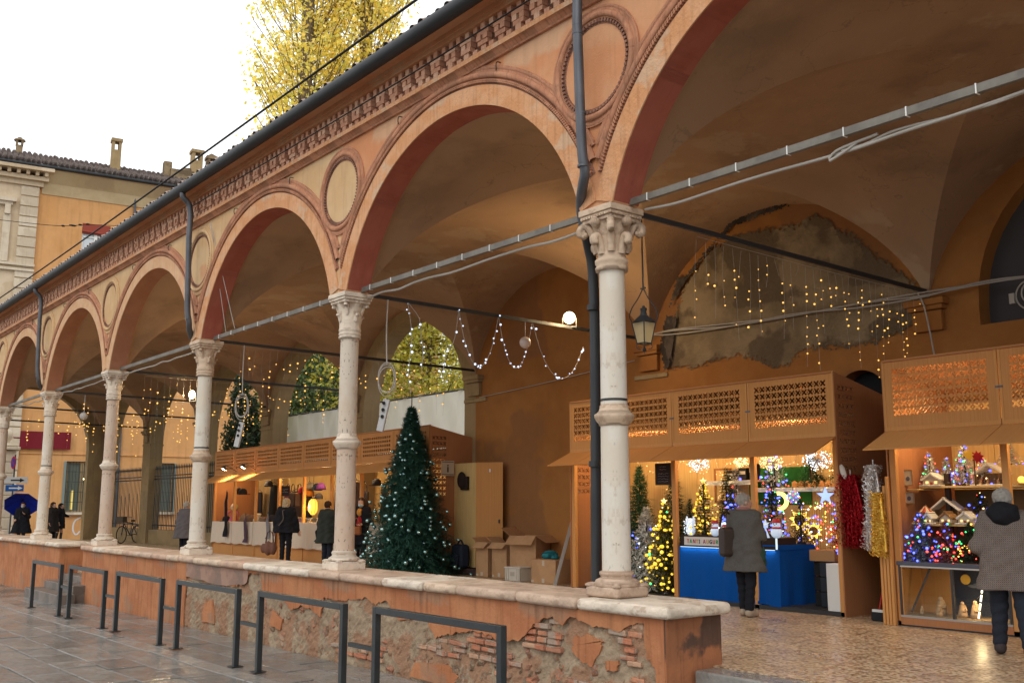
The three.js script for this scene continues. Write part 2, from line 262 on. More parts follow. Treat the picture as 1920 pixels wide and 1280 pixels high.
// gutter, roof and tiles
part('gutter', tube([[X0, 7.585, 0.63], [-20, 7.585, 0.63], [X1, 7.585, 0.63]], 0.105, 40, 12), M.gutter, portico);
part('roof', [prism([[-0.64, 7.7], [3.2, 9.3], [7.2, 7.6], [7.2, 7.5], [3.2, 9.2], [-0.64, 7.61]], X0, X1)], M.tile, portico);
{
  const tg = buv(new THREE.CylinderGeometry(0.075, 0.095, 0.5, 8, 1, true, 0, PI).rotateY(PH).rotateX(PH + 0.4)), rest = []; let n = 0;
  for (let x = X1 - 0.1; x > X0; x -= 0.21) { if (x < 0 && n < 180) { const o = pm('roof_tile', tg, M.tile, portico); o.position.set(x + (n % 5) * 0.012, 7.685 + (n * 7 % 4) * 0.012, 0.46); n++; } else rest.push(tg.clone().translate(x, 7.685, 0.46)); }
  part('roof_tiling', rest, M.tile, portico, 'stuff');
}
// downpipes on every second column
for (const i of [0, 2, 4, 6]) {
  const x = -S * i;
  part('downpipe', [tube([[x, 7.5, 0.63], [x, 7.42, 0.62], [x, 7.3, 0.5], [x, 7.15, 0.46], [x, 6.6, 0.46]], 0.055, 24, 10), tube([[x, 6.6, 0.46], [x, 5.1, 0.4], [x, 4.98, 0.37], [x - 0.08, 4.86, 0.33], [x - 0.26, 4.72, 0.2], [x - 0.33, 4.6, 0.12], [x - 0.33, 4.42, 0.06]], 0.055, 30, 10), ...[6.5, 5.6, 5.02].map((y) => cyl(0.06, 0.06, 0.02, x, y, y > 6 ? 0.455 : 0.42 - (5.6 - y) * 0.03))], M.zinc, portico);
  if (i === 0) part('drain_stack', [tube([[x - 0.33, 4.45, 0.07], [x - 0.38, 4.3, -0.02], [x - 0.4, 4.1, -0.09], [x - 0.4, 0.4, -0.09]], 0.056, 40, 10), cyl(0.064, 0.064, 0.06, x - 0.4, 3.6, -0.09), cyl(0.064, 0.064, 0.06, x - 0.4, 1.9, -0.09)], M.gutter, portico);
}
// groin vaults
const hX = (d) => YC + Math.sqrt(Math.max(0.32, 7.02 - (d * 0.924) ** 2)), ZC = -3.33, ZH = 3.17, hZ = (d) => YC + Math.sqrt(Math.max(0.32, 7.02 - (d * 2.588 / ZH) ** 2));
for (const i of CX) {
  const N = 64, g = new THREE.PlaneGeometry(S, 2 * ZH, N, N).rotateX(-PH), p = g.attributes.position, xc = -S * i - S / 2;
  for (let k = 0; k < p.count; k++) p.setY(k, Math.max(hX(p.getX(k)), hZ(p.getZ(k))));
  { const ix = []; for (let j = 0; j < N; j++) for (let k = 0; k < N; k++) { const a = j * (N + 1) + k, b = a + 1, c = a + N + 1, d = c + 1; (j < N / 2) === (k < N / 2) ? ix.push(a, c, d, a, d, b) : ix.push(a, c, b, b, c, d); } g.setIndex(ix); }
  g.translate(xc, 0, ZC); g.computeVertexNormals();
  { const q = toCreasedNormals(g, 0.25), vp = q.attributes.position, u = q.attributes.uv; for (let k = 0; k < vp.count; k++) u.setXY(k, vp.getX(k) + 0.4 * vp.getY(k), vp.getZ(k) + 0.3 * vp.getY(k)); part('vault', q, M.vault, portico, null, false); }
}
// back wall: solid near the camera, arched openings further off
for (const i of CX) {
  const xc = -S * i - S / 2, s = poly([[xc - 2.8, 0], [xc + 2.8, 0], [xc + 2.8, 7.9], [xc - 2.8, 7.9]]);
  const arch = (c, y, r, y0, n = 24) => hole([[c - r, y0], ...Array.from({ length: n + 1 }, (_, k) => [c - r * Math.cos(PI * k / n), y + r * Math.sin(PI * k / n)]), [c + r, y0]]);
  if (i >= 2) s.holes.push(arch(xc, YC, 2.36, 0.004));
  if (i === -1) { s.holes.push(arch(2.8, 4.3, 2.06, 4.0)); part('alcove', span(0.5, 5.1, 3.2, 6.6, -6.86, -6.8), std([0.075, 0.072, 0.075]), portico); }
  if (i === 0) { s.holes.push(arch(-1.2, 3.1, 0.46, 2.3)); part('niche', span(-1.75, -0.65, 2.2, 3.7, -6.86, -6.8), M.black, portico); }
  part('back_wall', ext(s, 0.5, -7.0), i >= 2 ? M.pier : M.backWall, portico);
  part('corbel', [rbox(0.62, 0.1, 0.2, 0.015, -S * i, 4.42, -6.42), rbox(0.54, 0.07, 0.16, 0.015, -S * i, 4.34, -6.44), rbox(0.46, 0.3, 0.1, 0.02, -S * i, 4.15, -6.46)], i >= 2 ? M.pier : M.backWall, portico);
  if (i >= 1) part('wall_capital', [rbox(0.86, 0.09, 0.58, 0.02, -S * i - 0, 3.9, -6.75)], M.pier, portico);
}
{ // far end: a wall with one arch across the porch
  const s = poly([[0.2, 0], [6.5, 0], [6.5, 7.9], [0.2, 7.9]]), r = 2.5;
  s.holes.push(hole([[3.33 - r, 0.004], ...Array.from({ length: 25 }, (_, k) => [3.33 - r * Math.cos(PI * k / 24), YC + 0.1 + r * Math.sin(PI * k / 24)]), [3.33 + r, 0.004]]));
  part('end_wall', ext(s, 0.4).rotateY(PH).translate(-39.6, 0, 0), M.pier, portico);
}
// stripped patch of old masonry on the back wall, with a ragged crack along the vault
function inside(P, x, y) { let c = false; for (let i = 0, j = P.length - 1; i < P.length; j = i++) if ((P[i][1] > y) !== (P[j][1] > y) && x < (P[j][0] - P[i][0]) * (y - P[i][1]) / (P[j][1] - P[i][1]) + P[i][0]) c = !c; return c; }
function relief(P, z, depth, cell, seed, edge = 0.03) { // rough surface inside an outline
  let x0 = 1e9, x1 = -1e9, y0 = 1e9, y1 = -1e9; for (const [x, y] of P) { x0 = Math.min(x0, x); x1 = Math.max(x1, x); y0 = Math.min(y0, y); y1 = Math.max(y1, y); }
  const r = rng(seed), nx = Math.ceil((x1 - x0) / cell), ny = Math.ceil((y1 - y0) / cell), id = new Int32Array((nx + 1) * (ny + 1)), pos = [], ix = [];
  for (let j = 0; j <= ny; j++) for (let i = 0; i <= nx; i++) {
    const x = x0 + i * cell, y = y0 + j * cell, q = ((((y * 90) | 0) & 511) * 512 + (((x * 90) | 0) & 511)) & 262143;
    id[j * (nx + 1) + i] = pos.length / 3; pos.push(x + (r() - 0.5) * cell * 0.6, y + (r() - 0.5) * cell * 0.6, z + depth * (F5[q] * 1.2 + (r() - 0.5) * 0.5));
  }
  for (let j = 0; j < ny; j++) for (let i = 0; i < nx; i++) {
    const x = x0 + (i + 0.5) * cell, y = y0 + (j + 0.5) * cell; if (!inside(P, x + (r() - 0.5) * edge * 2, y + (r() - 0.5) * edge * 2)) continue;
    const a = id[j * (nx + 1) + i], b = a + 1, c = a + nx + 1, d = c + 1; ix.push(a, b, d, a, d, c);
  }
  const g = new THREE.BufferGeometry(); g.setAttribute('position', new THREE.Float32BufferAttribute(pos, 3)); g.setIndex(ix); g.computeVertexNormals(); return g;
}
M.masonry = plaster([0.2, 0.145, 0.085], [0.285, 0.21, 0.125], [0.115, 0.083, 0.053], 2.3, { bumpMap: roughBump, bumpScale: 0.02 }, 0, 0.5);
M.crack = plaster([0.05, 0.04, 0.035], [0.10, 0.08, 0.065], [0.03, 0.025, 0.02], 1);
part('bare_masonry', relief([[-5.24, 4.02], [-5.01, 4.8], [-4.68, 5.46], [-4.09, 6.04], [-3.47, 6.21], [-2.79, 6.16], [-2.25, 6.09], [-1.83, 6.2], [-1.58, 6.03], [-1.54, 5.93], [-1.17, 5.72], [-0.82, 5.34], [-0.4, 4.97], [-0.08, 4.6], [0.05, 4.33], [-0.02, 4.24], [-0.46, 4.06], [-0.91, 3.97], [-1.28, 3.95], [-1.66, 3.98], [-2.26, 4.01], [-2.48, 3.77], [-2.8, 3.76], [-3.12, 3.96], [-3.57, 4.08], [-4.55, 3.97]], -6.49, 0.022, 0.032, 3, 0.05), M.masonry, portico);
part('ragged_crack', [relief([[-5.19, 3.92], [-5.28, 4.43], [-5.14, 4.9], [-5.1, 5.0], [-4.83, 4.9], [-4.87, 4.87], [-5.02, 4.2]], -6.43, 0.02, 0.03, 4, 0.02), relief([[-5.04, 5.11], [-4.8, 5.68], [-4.6, 5.64], [-4.47, 5.77], [-3.89, 6.2], [-3.51, 6.46], [-2.98, 6.52], [-2.43, 6.51], [-2.2, 6.43], [-2.44, 6.44], [-2.88, 6.42], [-3.22, 6.38], [-3.45, 6.38], [-3.82, 6.19], [-4.34, 5.79], [-4.67, 5.5]], -6.43, 0.02, 0.03, 6, 0.02)], M.crack, portico);

// ---------- columns ----------
function makeCapital(fancy) {
  const g = [lathe(fancy ? [[0.14, 3.94], [0.172, 3.945], [0.178, 3.98], [0.16, 4.0], [0.178, 4.03], [0.18, 4.06], [0.155, 4.08], [0.15, 4.1], [0.155, 4.22], [0.175, 4.34], [0.215, 4.46], [0.22, 4.47]] : [[0.14, 3.94], [0.165, 3.945], [0.168, 3.97], [0.15, 3.985], [0.165, 4.0], [0.168, 4.025], [0.15, 4.04], [0.165, 4.055], [0.168, 4.08], [0.158, 4.1], [0.165, 4.25], [0.178, 4.38], [0.215, 4.47]], 28)];
  for (let k = 0; k < 4; k++) {
    const t = PI / 4 + k * PH, c = Math.cos(t), s = Math.sin(t), u = PI / 2 * k, cu = Math.cos(u), su = Math.sin(u);
    const at = (r, y) => [r * c, y, r * s], au = (r, y) => [r * cu, y, r * su];
    if (fancy) {
      g.push(tube([at(0.15, 4.14), at(0.19, 4.32), at(0.25, 4.43), at(0.305, 4.44), at(0.335, 4.39), at(0.32, 4.335), at(0.29, 4.35)], 0.042, 20, 8));
      g.push(tube([au(0.14, 4.12), au(0.17, 4.24), au(0.215, 4.3), au(0.255, 4.275), au(0.25, 4.23)], 0.046, 16, 8));
      g.push(tf(ball(0.06, 0, 0, 0, 14), au(0.235, 4.45)), tf(ball(0.043, 0, 0, 0, 10), at(0.29, 4.35)), tf(ball(0.047, 0, 0, 0, 10), au(0.25, 4.235)), tf(ball(0.03, 0, 0, 0, 10), at(0.3, 4.39)));
    } else {
      g.push(tube([at(0.155, 4.3), at(0.2, 4.42), at(0.25, 4.45), at(0.26, 4.41)], 0.032, 12, 7));
      g.push(tube([au(0.16, 4.2), au(0.185, 4.28), au(0.2, 4.3), au(0.21, 4.27)], 0.03, 10, 6));
    }
  }
  g.push(rbox(0.44, 0.045, 0.44, 0.012, 0, 4.485, 0), rbox(0.47, 0.04, 0.47, 0.008, 0, 4.527, 0), rbox(0.5, 0.072, 0.5, 0.012, 0, 4.582, 0));
  if (fancy) for (let k = 0; k < 11; k++) for (let q = 0; q < 4; q++) g.push(box(0.022, 0.02, 0.012, -0.2 + k * 0.04, 4.515, 0.238).rotateY(q * PH));
  return buv(merge(g));
}
const gRing = buv(lathe([[0.137, 2.3], [0.16, 2.31], [0.165, 2.33], [0.185, 2.35], [0.206, 2.39], [0.208, 2.42], [0.18, 2.44], [0.16, 2.46], [0.152, 2.49], [0.152, 2.51], [0.137, 2.53]], 28));
const gShaft0 = buv(cyl(0.147, 0.143, 1.5, 0, 0.83, 0, 32)), gShaft1 = buv(cyl(0.138, 0.134, 1.45, 0, 2.5, 0, 32)), gBand = buv(cyl(0.141, 0.141, 0.026, 0, 2.56, 0, 28));
function makeBase(worn) {
  const g = [lathe(worn ? [[0.225, 0.69], [0.235, 0.715], [0.215, 0.75], [0.185, 0.765], [0.165, 0.775], [0.166, 0.79], [0.178, 0.805], [0.178, 0.83], [0.147, 0.845]] : [[0.2, 0.7], [0.225, 0.715], [0.225, 0.745], [0.19, 0.765], [0.17, 0.785], [0.175, 0.8], [0.182, 0.82], [0.172, 0.84], [0.147, 0.848]], 28), rbox(0.46, worn ? 0.11 : 0.12, 0.46, worn ? 0.03 : 0.012, 0, 0.64, 0)];
  for (let k = 0; k < 4; k++) { const t = PI / 4 + k * PH; g.push(tf(ball(0.06, 0, 0, 0, 8), [0.25 * Math.cos(t), 0.7, 0.25 * Math.sin(t)], [0, -t, 0], [1.3, 0.5, 0.8])); }
  return buv(merge(g));
}
const cap0 = makeCapital(true), cap1 = makeCapital(false), bas0 = makeBase(true), bas1 = makeBase(false);
for (let i = -1; i <= 7; i++) {
  const c = new THREE.Group(); c.name = 'column'; c.position.set(-S * i, 0, 0); portico.add(c);
  const k = Math.max(0, i);
  pm('capital', i <= 0 ? cap0 : cap1, i === 0 || i === 2 ? M.stone[1] : M.stone[2], c); pm('upper_shaft', gShaft1, M.marble[[0, 1, 2, 3, 4, 3, 0, 2][k]], c);
  pm('shaft_ring', gRing, i === 0 || i === 2 ? M.stone[1] : M.stone[2], c); pm('lower_shaft', gShaft0, M.marble[[0, 3, 4, 3, 4, 3, 0, 2][k]], c); pm('column_base', i <= 0 ? bas0 : bas1, i === 0 ? M.stone[0] : M.stone[2], c);
  if (i === 0 || i === 2 || i === 4) pm('iron_band', gBand, M.iron, c);
}
// iron ties: along the arcade and across to the back wall
for (const i of CX) {
  const x = -S * i;
  if (i > -2) part('cross_tie', [beam([x, 4.66, -0.2], [x, 4.6, -6.5], 0.035, 0.055), beam([x + 0.02, 4.63, -0.05], [x + 0.16, 4.62, -0.3], 0.02, 0.025)], M.iron, portico);
  const t = part('arcade_tie', [beam([x - 0.25, 4.66, -0.05], [x - S + 0.25, 4.66, -0.05], 0.045, 0.07)], M.rodGrey, portico);
  if (i < 2) for (let k = 0; k < 9; k++) part('cable_clip', box(0.01, 0.082, 0.058, x - 0.45 - k * 0.58, 4.66, -0.05), M.white, t);
}
for (let i = 0; i < 7; i += 1) for (const k of [0.3, 0.7]) { const x = -S * (i + k); part('hook', tube([[x, 6.86, 0.2], [x, 6.85, 0.26], [x, 6.78, 0.27], [x - 0.02, 6.75, 0.25]], 0.008, 8, 5), M.iron, portico); }

// ---------- the low wall under the columns ----------
M.wallPlaster = plaster([0.385, 0.15, 0.07], [0.44, 0.19, 0.09], [0.32, 0.18, 0.11], 2.2, { bumpMap: roughBump, bumpScale: 0.008 }, 0.3, 0.66);
M.rubble = plaster([0.29, 0.21, 0.14], [0.36, 0.27, 0.185], [0.32, 0.17, 0.10], 0.8, { bumpMap: fineBump, bumpScale: 0.012 }, 0, 0.5);
M.sooty = plaster([0.38, 0.15, 0.07], [0.30, 0.125, 0.062], [0.055, 0.045, 0.04], 1.5, { bumpMap: roughBump, bumpScale: 0.006 }, 0.2, 0.47);
M.scar = plaster([0.27, 0.17, 0.13], [0.34, 0.21, 0.155], [0.22, 0.15, 0.12], 0.9);
{
  const bench = thing('low_wall', 'terracotta parapet with stone coping, its plaster fallen away to bare brick near the camera', 'wall', [0, 0, 0]);
  part('wall_core', [span(-17.15, 0.86, -1.3, 0.47, -0.42, 0.27), span(0.86, 0.95, -1.3, 0.47, -0.42, 0.33)], M.rubble, bench);
  part('bare_rubble', relief([[-10.9, -0.75], [-10.9, 0.47], [0.9, 0.47], [0.9, -0.75]], 0.274, 0.055, 0.03, 8, 0), M.rubble, bench);
  const E = [[-9.23, 0.2], [-8.7, 0.17], [-8.26, 0.23], [-8.07, 0.41], [-7.62, 0.43], [-7.5, 0.12], [-7.15, 0.16], [-6.8, 0.12], [-6.52, -0.05], [-6.2, 0.06], [-5.93, 0.03], [-5.61, -0.05], [-5.54, 0.21], [-5.01, 0.21], [-4.37, 0.29], [-4.16, 0.22], [-3.84, 0.29], [-3.54, 0.06], [-2.97, 0.17], [-2.74, -0.06], [-2.25, 0.05], [-1.84, 0.09], [-1.5, 0.04], [-1.13, 0.07], [-0.91, 0.26], [-0.65, 0.36], [-0.44, 0.3], [-0.28, 0.39], [-0.04, 0.32], [0.37, 0.3], [0.51, 0.38], [0.7, 0.42], [0.72, 0.1], [0.8, 0.05], [0.84, 0.0], [0.82, -0.75]];
  const r = rng(17), rag = [];
  for (let k = 0; k < E.length - 1; k++) { const n = Math.max(2, Math.ceil(Math.hypot(E[k + 1][0] - E[k][0], E[k + 1][1] - E[k][1]) / 0.05)); for (let q = 0; q < n; q++) rag.push([lerp(E[k][0], E[k + 1][0], q / n) + (r() - 0.5) * 0.03, lerp(E[k][1], E[k + 1][1], q / n) + (r() - 0.5) * 0.035]); }
  part('plaster', [ext(poly([[-17.15, 0.47], [-17.15, -0.85], [-10.75, -0.85], [-10.78, -0.3], [-10.72, 0.1], [-10.76, 0.22], [-10.2, 0.22], ...rag, [0.95, -0.75], [0.95, 0.47]]), 0.022, 0.328)], M.wallPlaster, bench);
  const isle = (pts) => { const o = []; for (let k = 0; k < pts.length; k++) { const a = pts[k], b = pts[(k + 1) % pts.length]; for (let q = 0; q < 4; q++) o.push([lerp(a[0], b[0], q / 4) + (r() - 0.5) * 0.03, lerp(a[1], b[1], q / 4) + (r() - 0.5) * 0.03]); } return o; };
  for (const P of [[[-0.3, 0.18], [-0.1, 0.23], [0.12, 0.2], [0.09, 0.12], [-0.03, -0.07], [-0.19, -0.04], [-0.32, 0.05]], [[0.16, 0.0], [0.34, 0.04], [0.32, -0.07], [0.17, -0.08]], [[-7.18, -0.1], [-6.81, -0.2], [-6.89, -0.35], [-7.26, -0.32]], [[-9.9, -0.2], [-9.5, -0.1], [-9.4, -0.5], [-9.95, -0.5]], [[-3.2, -0.38], [-2.5, -0.36], [-2.3, -0.46], [-2.4, -0.58], [-3.3, -0.58]]]) part('plaster_remnant', ext(poly(isle(P)), 0.025, 0.31), M.wallPlaster, bench);
  part('end_plaster', span(0.95, 0.968, -0.8, 0.47, -0.43, 0.345), M.sooty, bench);
  part('repair_patch', ext(poly(isle([[-10.7, 0.22], [-10.72, 0.46], [-8.05, 0.46], [-8.1, 0.26], [-8.5, 0.2], [-9.3, 0.16], [-10.1, 0.2]])), 0.006, 0.351), M.scar, bench);
  // bricks laid bare, course by course
  const lay = (x0, x1, y0, y1, p) => { let c = 0; for (let y = y0; y < y1; y += 0.074, c++) for (let x = x0 - (c % 2) * 0.11 + r() * 0.05; x < x1;) { const L = 0.16 + r() * 0.11, d = 0.1, h = 0.06 + (r() - 0.5) * 0.012; if (r() < p && x + L < x1 + 0.05) part('brick', tf(rbox(L - 0.014, h, d, 0.014), [x + L / 2, y + h / 2, 0.272 + r() * 0.03], [(r() - 0.5) * 0.12, (r() - 0.5) * 0.1, (r() - 0.5) * 0.06]), M.brickW[r() * 4 | 0], bench); x += L; } };
  lay(-2.75, -2.1, -0.26, -0.06, 0.95); lay(-2.05, -1.5, -0.12, 0.04, 0.95); lay(-1.18, -0.5, 0.0, 0.27, 0.92); lay(-0.62, -0.38, 0.06, 0.3, 0.6); lay(0.3, 0.68, 0.04, 0.34, 0.9); lay(0.45, 0.8, -0.3, 0.04, 0.7); lay(-1.6, -0.9, -0.5, -0.26, 0.45); lay(-5.2, -4.5, -0.5, -0.38, 0.7); lay(-2.1, -1.1, -0.22, -0.08, 0.6); lay(-3.3, -2.75, -0.3, -0.08, 0.45); lay(-0.35, 0.25, -0.5, -0.25, 0.4); lay(-4.6, -3.9, -0.5, -0.35, 0.5);
  // field stones
  const rock = [1, 2, 3, 4].map((s) => { const q = rng(s), g = new THREE.IcosahedronGeometry(1, 1), p = g.attributes.position, m = {}; for (let k = 0; k < p.count; k++) { const key = [p.getX(k), p.getY(k), p.getZ(k)].map((v) => v.toFixed(3)).join(); const f = m[key] ??= 0.75 + q() * 0.45; p.setXYZ(k, p.getX(k) * f, p.getY(k) * f, p.getZ(k) * f); } g.computeVertexNormals(); return buv(g); });
  for (let k = 0; k < 130; k++) { const x = -7.6 + r() * 8.2, y = -0.62 + r() * 0.62; if (y > -0.05 && x > -2.9 && x < -1.2) continue; const o = pm('stone', rock[k % 4], k % 3 ? M.rubble : M.brickW[k % 4], bench); o.position.set(x, y, 0.275); const s = 0.03 + r() * 0.055; o.scale.set(s * 1.5, s, 0.055); o.rotation.set(0, 0, r() * 3); }
  // coping stones
  const coping = (x1, xEnd, obj) => { let x = x1, k = 0; while (x > xEnd + 0.2) { const L = Math.min(k === 0 ? 1.25 : 0.55 + r() * 0.75, x - xEnd), z1 = 0.43 + (r() - 0.5) * 0.02, w = z1 + 0.48; const g = new RoundedBoxGeometry(L - 0.008, 0.115, w, 3, 0.05); const p = g.attributes.position; for (let q = 0; q < p.count; q++) { const px = p.getX(q) + x, pz = p.getZ(q), pp = (((pz * 160 + 300) | 0) & 511) * 512 + (((px * 160 + 6000) | 0) & 511); p.setZ(q, pz + (pz > 0 ? (F5[pp] - 0.5) * 0.05 : 0)); p.setY(q, p.getY(q) + (F1[pp] - 0.5) * 0.012); } g.computeVertexNormals(); part('coping_stone', g.translate(x - L / 2, 0.527, (z1 - 0.48) / 2), M.stone[r() * 4 | 0], obj); x -= L; k++; } };
  coping(1.08, -17.2, bench);
  const far = thing('low_wall', 'smooth orange parapet with stone coping beyond the steps at the far left', 'wall');
  part('wall_core', span(-39.4, -19.1, -1.3, 0.47, -0.42, 0.35), M.wallPlaster, far);
  coping(-19.0, -39.4, far);
}

// ---------- bicycle racks ----------
{
  const t = thing('bicycle_rack', 'grey steel hoop rack, the nearest of six beside the broken wall', 'bike rack', [-0.9, gy(-0.9), 1.62], 0);
  const w = 2.22, h = 1.0, b = 0.07;
  for (const s of [-1, 1]) { part('post', rbox(b, h, b, 0.006, s * (w / 2 - b / 2), h / 2, 0), M.rack, t); part('base_flange', rbox(0.16, 0.014, 0.16, 0.004, s * (w / 2 - b / 2), 0.007, 0), M.rack, t); }
  part('top_bar', rbox(w - 2 * b, b, b, 0.006, 0, h - b / 2, 0), M.rack, t);
  part('link_bar', box(0.52, 0.045, 0.045, -w / 2 - 0.26, 0.56, 0), M.rack, t);
  const names = ['second', 'third', 'fourth', 'fifth'];
  for (let k = 1; k < 5; k++) dup(t, [-0.9 - 2.85 * k, gy(-0.9 - 2.85 * k), 1.62], 0, `grey steel hoop rack, the ${names[k - 1]} from the camera along the wall`, 'bicycle racks along the low wall');
  tag(t, null, null, 'bicycle racks along the low wall');
  const last = dup(t, [-15.1, gy(-15.1), 1.62], 0, 'grey steel hoop rack farthest left in front of the stone steps', 'bicycle racks along the low wall');
  last.remove(last.children.find((c) => c.name === 'link_bar'));
}

// ---------- cables and wires ----------
single('overhead_cable', [tube([[12, 4.82, 4], [2, 4.75, 4], [-8, 4.7, 4], [-40, 5.0, 4]], 0.0095, 60, 6)], M.black, 'thick black cable strung over the street crossing the sky and ochre house', 'cable');
single('frieze_wire', [tube([[6, 7.32, 0.5], [-1, 7.2, 0.5], [-5, 7.17, 0.5], [-11.1, 7.22, 0.48]], 0.011, 40, 5)], M.black, 'thin dark wire stretched along the brick frieze under the gutter', 'cable');
single('street_wire', [tube([[-60, 20.5, 6], [-30, 15.2, 13]], 0.02, 8, 5)], M.black, 'thin wire high over the street at the upper left', 'cable');
{
  const P = (x0, x1, seed) => { const r = rng(seed), o = []; for (let k = 0; k <= 12; k++) o.push([lerp(x0, x1, k / 12), 4.555 + (r() - 0.5) * 0.05 - 0.02 * Math.sin(PI * k / 12), -0.12 + (r() - 0.5) * 0.02]); return o; };
  const names = ['pale twisted cable under the tie of the widest right hand arch', 'pale cable under the tie of the arch left of the tall near column', 'pale cable under the tie of the arch behind the tree', 'pale cable in the third arch from the near column', 'pale cable in the fourth arch from the near column', 'pale cable in the fifth arch from the near column'];
  [-1, 0, 1, 2, 3, 4].forEach((i, k) => { if (i === 1) return; const a = -S * i - 0.25, b = -S * (i + 1) + 0.3; single('power_cable', i === -1 ? [tube(P(5.4, 0.4, 1), 0.016, 60, 6), tube(P(5.4, 2.75, 2), 0.012, 40, 6), tube([[2.9, 4.56, -0.11], [2.75, 4.5, -0.1], [2.62, 4.47, -0.1], [2.68, 4.53, -0.1], [3.1, 4.58, -0.11]], 0.013, 20, 6)] : tube(P(a, b, 5 + i), 0.017, 60, 6), M.cable, names[k], 'cable'); });
  const wallRun = [[-5.6, 4.68, -6.4], [-5.0, 4.7, -6.4], [-3.6, 4.63, -6.4], [-2.2, 4.57, -6.4], [-1.0, 4.58, -6.38], [0, 4.56, -6.3], [1.0, 4.55, -6.35], [2.6, 4.5, -6.4], [5.2, 4.5, -6.4]];
  single('wall_cables', [0, 1, 2].map((k) => tube(wallRun.map(([x, y, z], j) => [x, y + k * 0.03 * Math.sin(j * 2 + k) - k * 0.02, z + k * 0.012]), 0.014, 80, 5)), M.cable, 'bundle of pale cables running across the stripped back wall', 'cable');
  single('wall_cable', tube([[-0.05, 4.56, -6.3], [0.02, 4.4, -6.3], [0.05, 4.0, -6.38], [0.1, 3.5, -6.42], [0.2, 3.2, -6.45]], 0.013, 24, 5), M.cable, 'pale cable hanging down the wall behind the right hand stall', 'cable');
  single('cable_coil', [tube(arcPts(1.55, 4.28, 0.2, 0, 2 * PI, -6.3, 20), 0.012, 30, 5), tube(arcPts(1.6, 4.3, 0.16, 0, 2 * PI, -6.27, 20), 0.012, 30, 5), box(0.07, 0.14, 0.05, 1.3, 4.26, -6.3)], M.cable, 'coiled pale cable with plug hanging on the dark wall at the right edge', 'cable');
  single('wall_cable', tube([[-11, 3.95, -6.46], [-9, 4.05, -6.46], [-7.8, 4.12, -6.44], [-6, 4.25, -6.46]], 0.01, 30, 5), M.cable, 'thin cable along the wall below the round floodlight', 'cable');
  for (const [x, z, lab, yc] of [[-5.55, -0.62, 'white extension cord coiled over a socket strip beside the tree', 3.4], [-11.15, -0.75, 'white extension cord coiled over a socket strip left of the dark potted conifer', 3.42]]) {
    const t = thing('extension_cord', lab, 'cord', [x, 0, z]);
    part('cord', [tube([[0, 4.62, 0], [-0.02, 4.1, 0], [0.01, yc + 0.2, 0]], 0.012, 20, 6), tube(arcPts(0, yc, 0.17, 0, 2 * PI, 0, 20).map(([x, y, z]) => [x * 0.8, yc + (y - yc) * 1.25, z]), 0.008, 30, 6).rotateY(0.5), tube(arcPts(0.02, yc - 0.05, 0.19, 0, 2 * PI, 0.04, 20).map(([x, y, z]) => [x * 0.7, yc + (y - yc) * 1.2, z]), 0.008, 30, 6).rotateY(1.0), tube(arcPts(0.03, yc, 0.18, 0, 2 * PI, 0.06, 20).map(([x, y, z]) => [x * 0.75, yc + (y - yc) * 1.3, z]), 0.008, 30, 6).rotateY(0.8)], M.cable, t);
    const s = part('socket_strip', tf(rbox(0.11, 0.5, 0.06, 0.015), [-0.06, yc - 0.56, 0], [0, 0.6, -0.22]), std([0.5, 0.5, 0.5]), t);
    for (let k = 0; k < 3; k++) part('socket', tf(cyl(0.028, 0.028, 0.006, 0, 0, 0, 10).rotateX(PH), [-0.02 + 0.02 * (k - 1), yc - 0.48 + 0.1 * (k - 1), 0.034], [0, 0.6, 0]), M.black, s);
  }
}

single('cord', [bar([-10.6, 6.83, 0.28], [-10.0, 4.72, -0.05], 0.006), bar([-10.6, 6.83, 0.28], [-10.4, 4.7, -0.05], 0.006)], M.cable, 'two thin cords hanging down across the third arch from its frieze hook', 'cord');
single('span_wire', [tube([[-50, 16.5, -3.0], [-50, 16.75, -6.6], [-50, 17.1, -8.2], [-50, 17.6, -12.5]], 0.018, 20, 5), ...[-6.7, -7.2, -7.6, -8.0].map((z, k) => tf(ball(0.07, 0, 0, 0, 8), [-50, 16.77 + k * 0.11, z], [0, 0, 0], [1, 0.8, k === 1 ? 3 : 1.6]))], M.black, 'thin span wire with dark insulators in front of the ochre house', 'cable');

// ---------- lamps ----------
const glowWarm = std([0.9, 0.8, 0.6], { emissive: new THREE.Color(1, 0.82, 0.48), emissiveIntensity: 7 });
function flood(pos, turn, label, I) {
  const t = thing('floodlight', label, 'lamp', pos, turn);
  part('housing', [lathe([[0.02, -0.1], [0.07, -0.09], [0.1, -0.02], [0.115, 0.0], [0.115, 0.012]], 20).rotateX(PH)], M.zinc, t);
  part('lamp_glass', tf(ball(0.105, 0, 0, 0, 18), [0, 0, 0.015], [0, 0, 0], [1, 1, 0.5]), glowWarm, t);
  part('bracket', [beam([-0.12, 0, 0], [-0.12, -0.16, -0.02], 0.02, 0.02), beam([0.12, 0, 0], [0.12, -0.16, -0.02], 0.02, 0.02), box(0.26, 0.02, 0.03, 0, -0.16, -0.02)], M.iron, t);
  const l = new THREE.PointLight(new THREE.Color(1, 0.72, 0.38), I); l.castShadow = true; l.shadow.radius = 5; l.position.set(0, 0, 0.16); t.add(l);
}
flood([-5.6, 4.79, -4.42], 0.8, 'round floodlight glowing on the tie rod left of the tall near column', 4.5);
flood([-16.8, 4.2, -1.9], 0.3, 'floodlight glowing beside the third column above the fence', 4.5);
single('globe_lamp', [ball(0.1, -5.6, 4.24, -3.4, 18), bar([-5.6, 4.62, -3.4], [-5.6, 4.3, -3.4], 0.005)], std([0.55, 0.45, 0.4], { roughness: 0.3 }), 'unlit frosted globe hanging by a wire among white fairy lights', 'lamp');
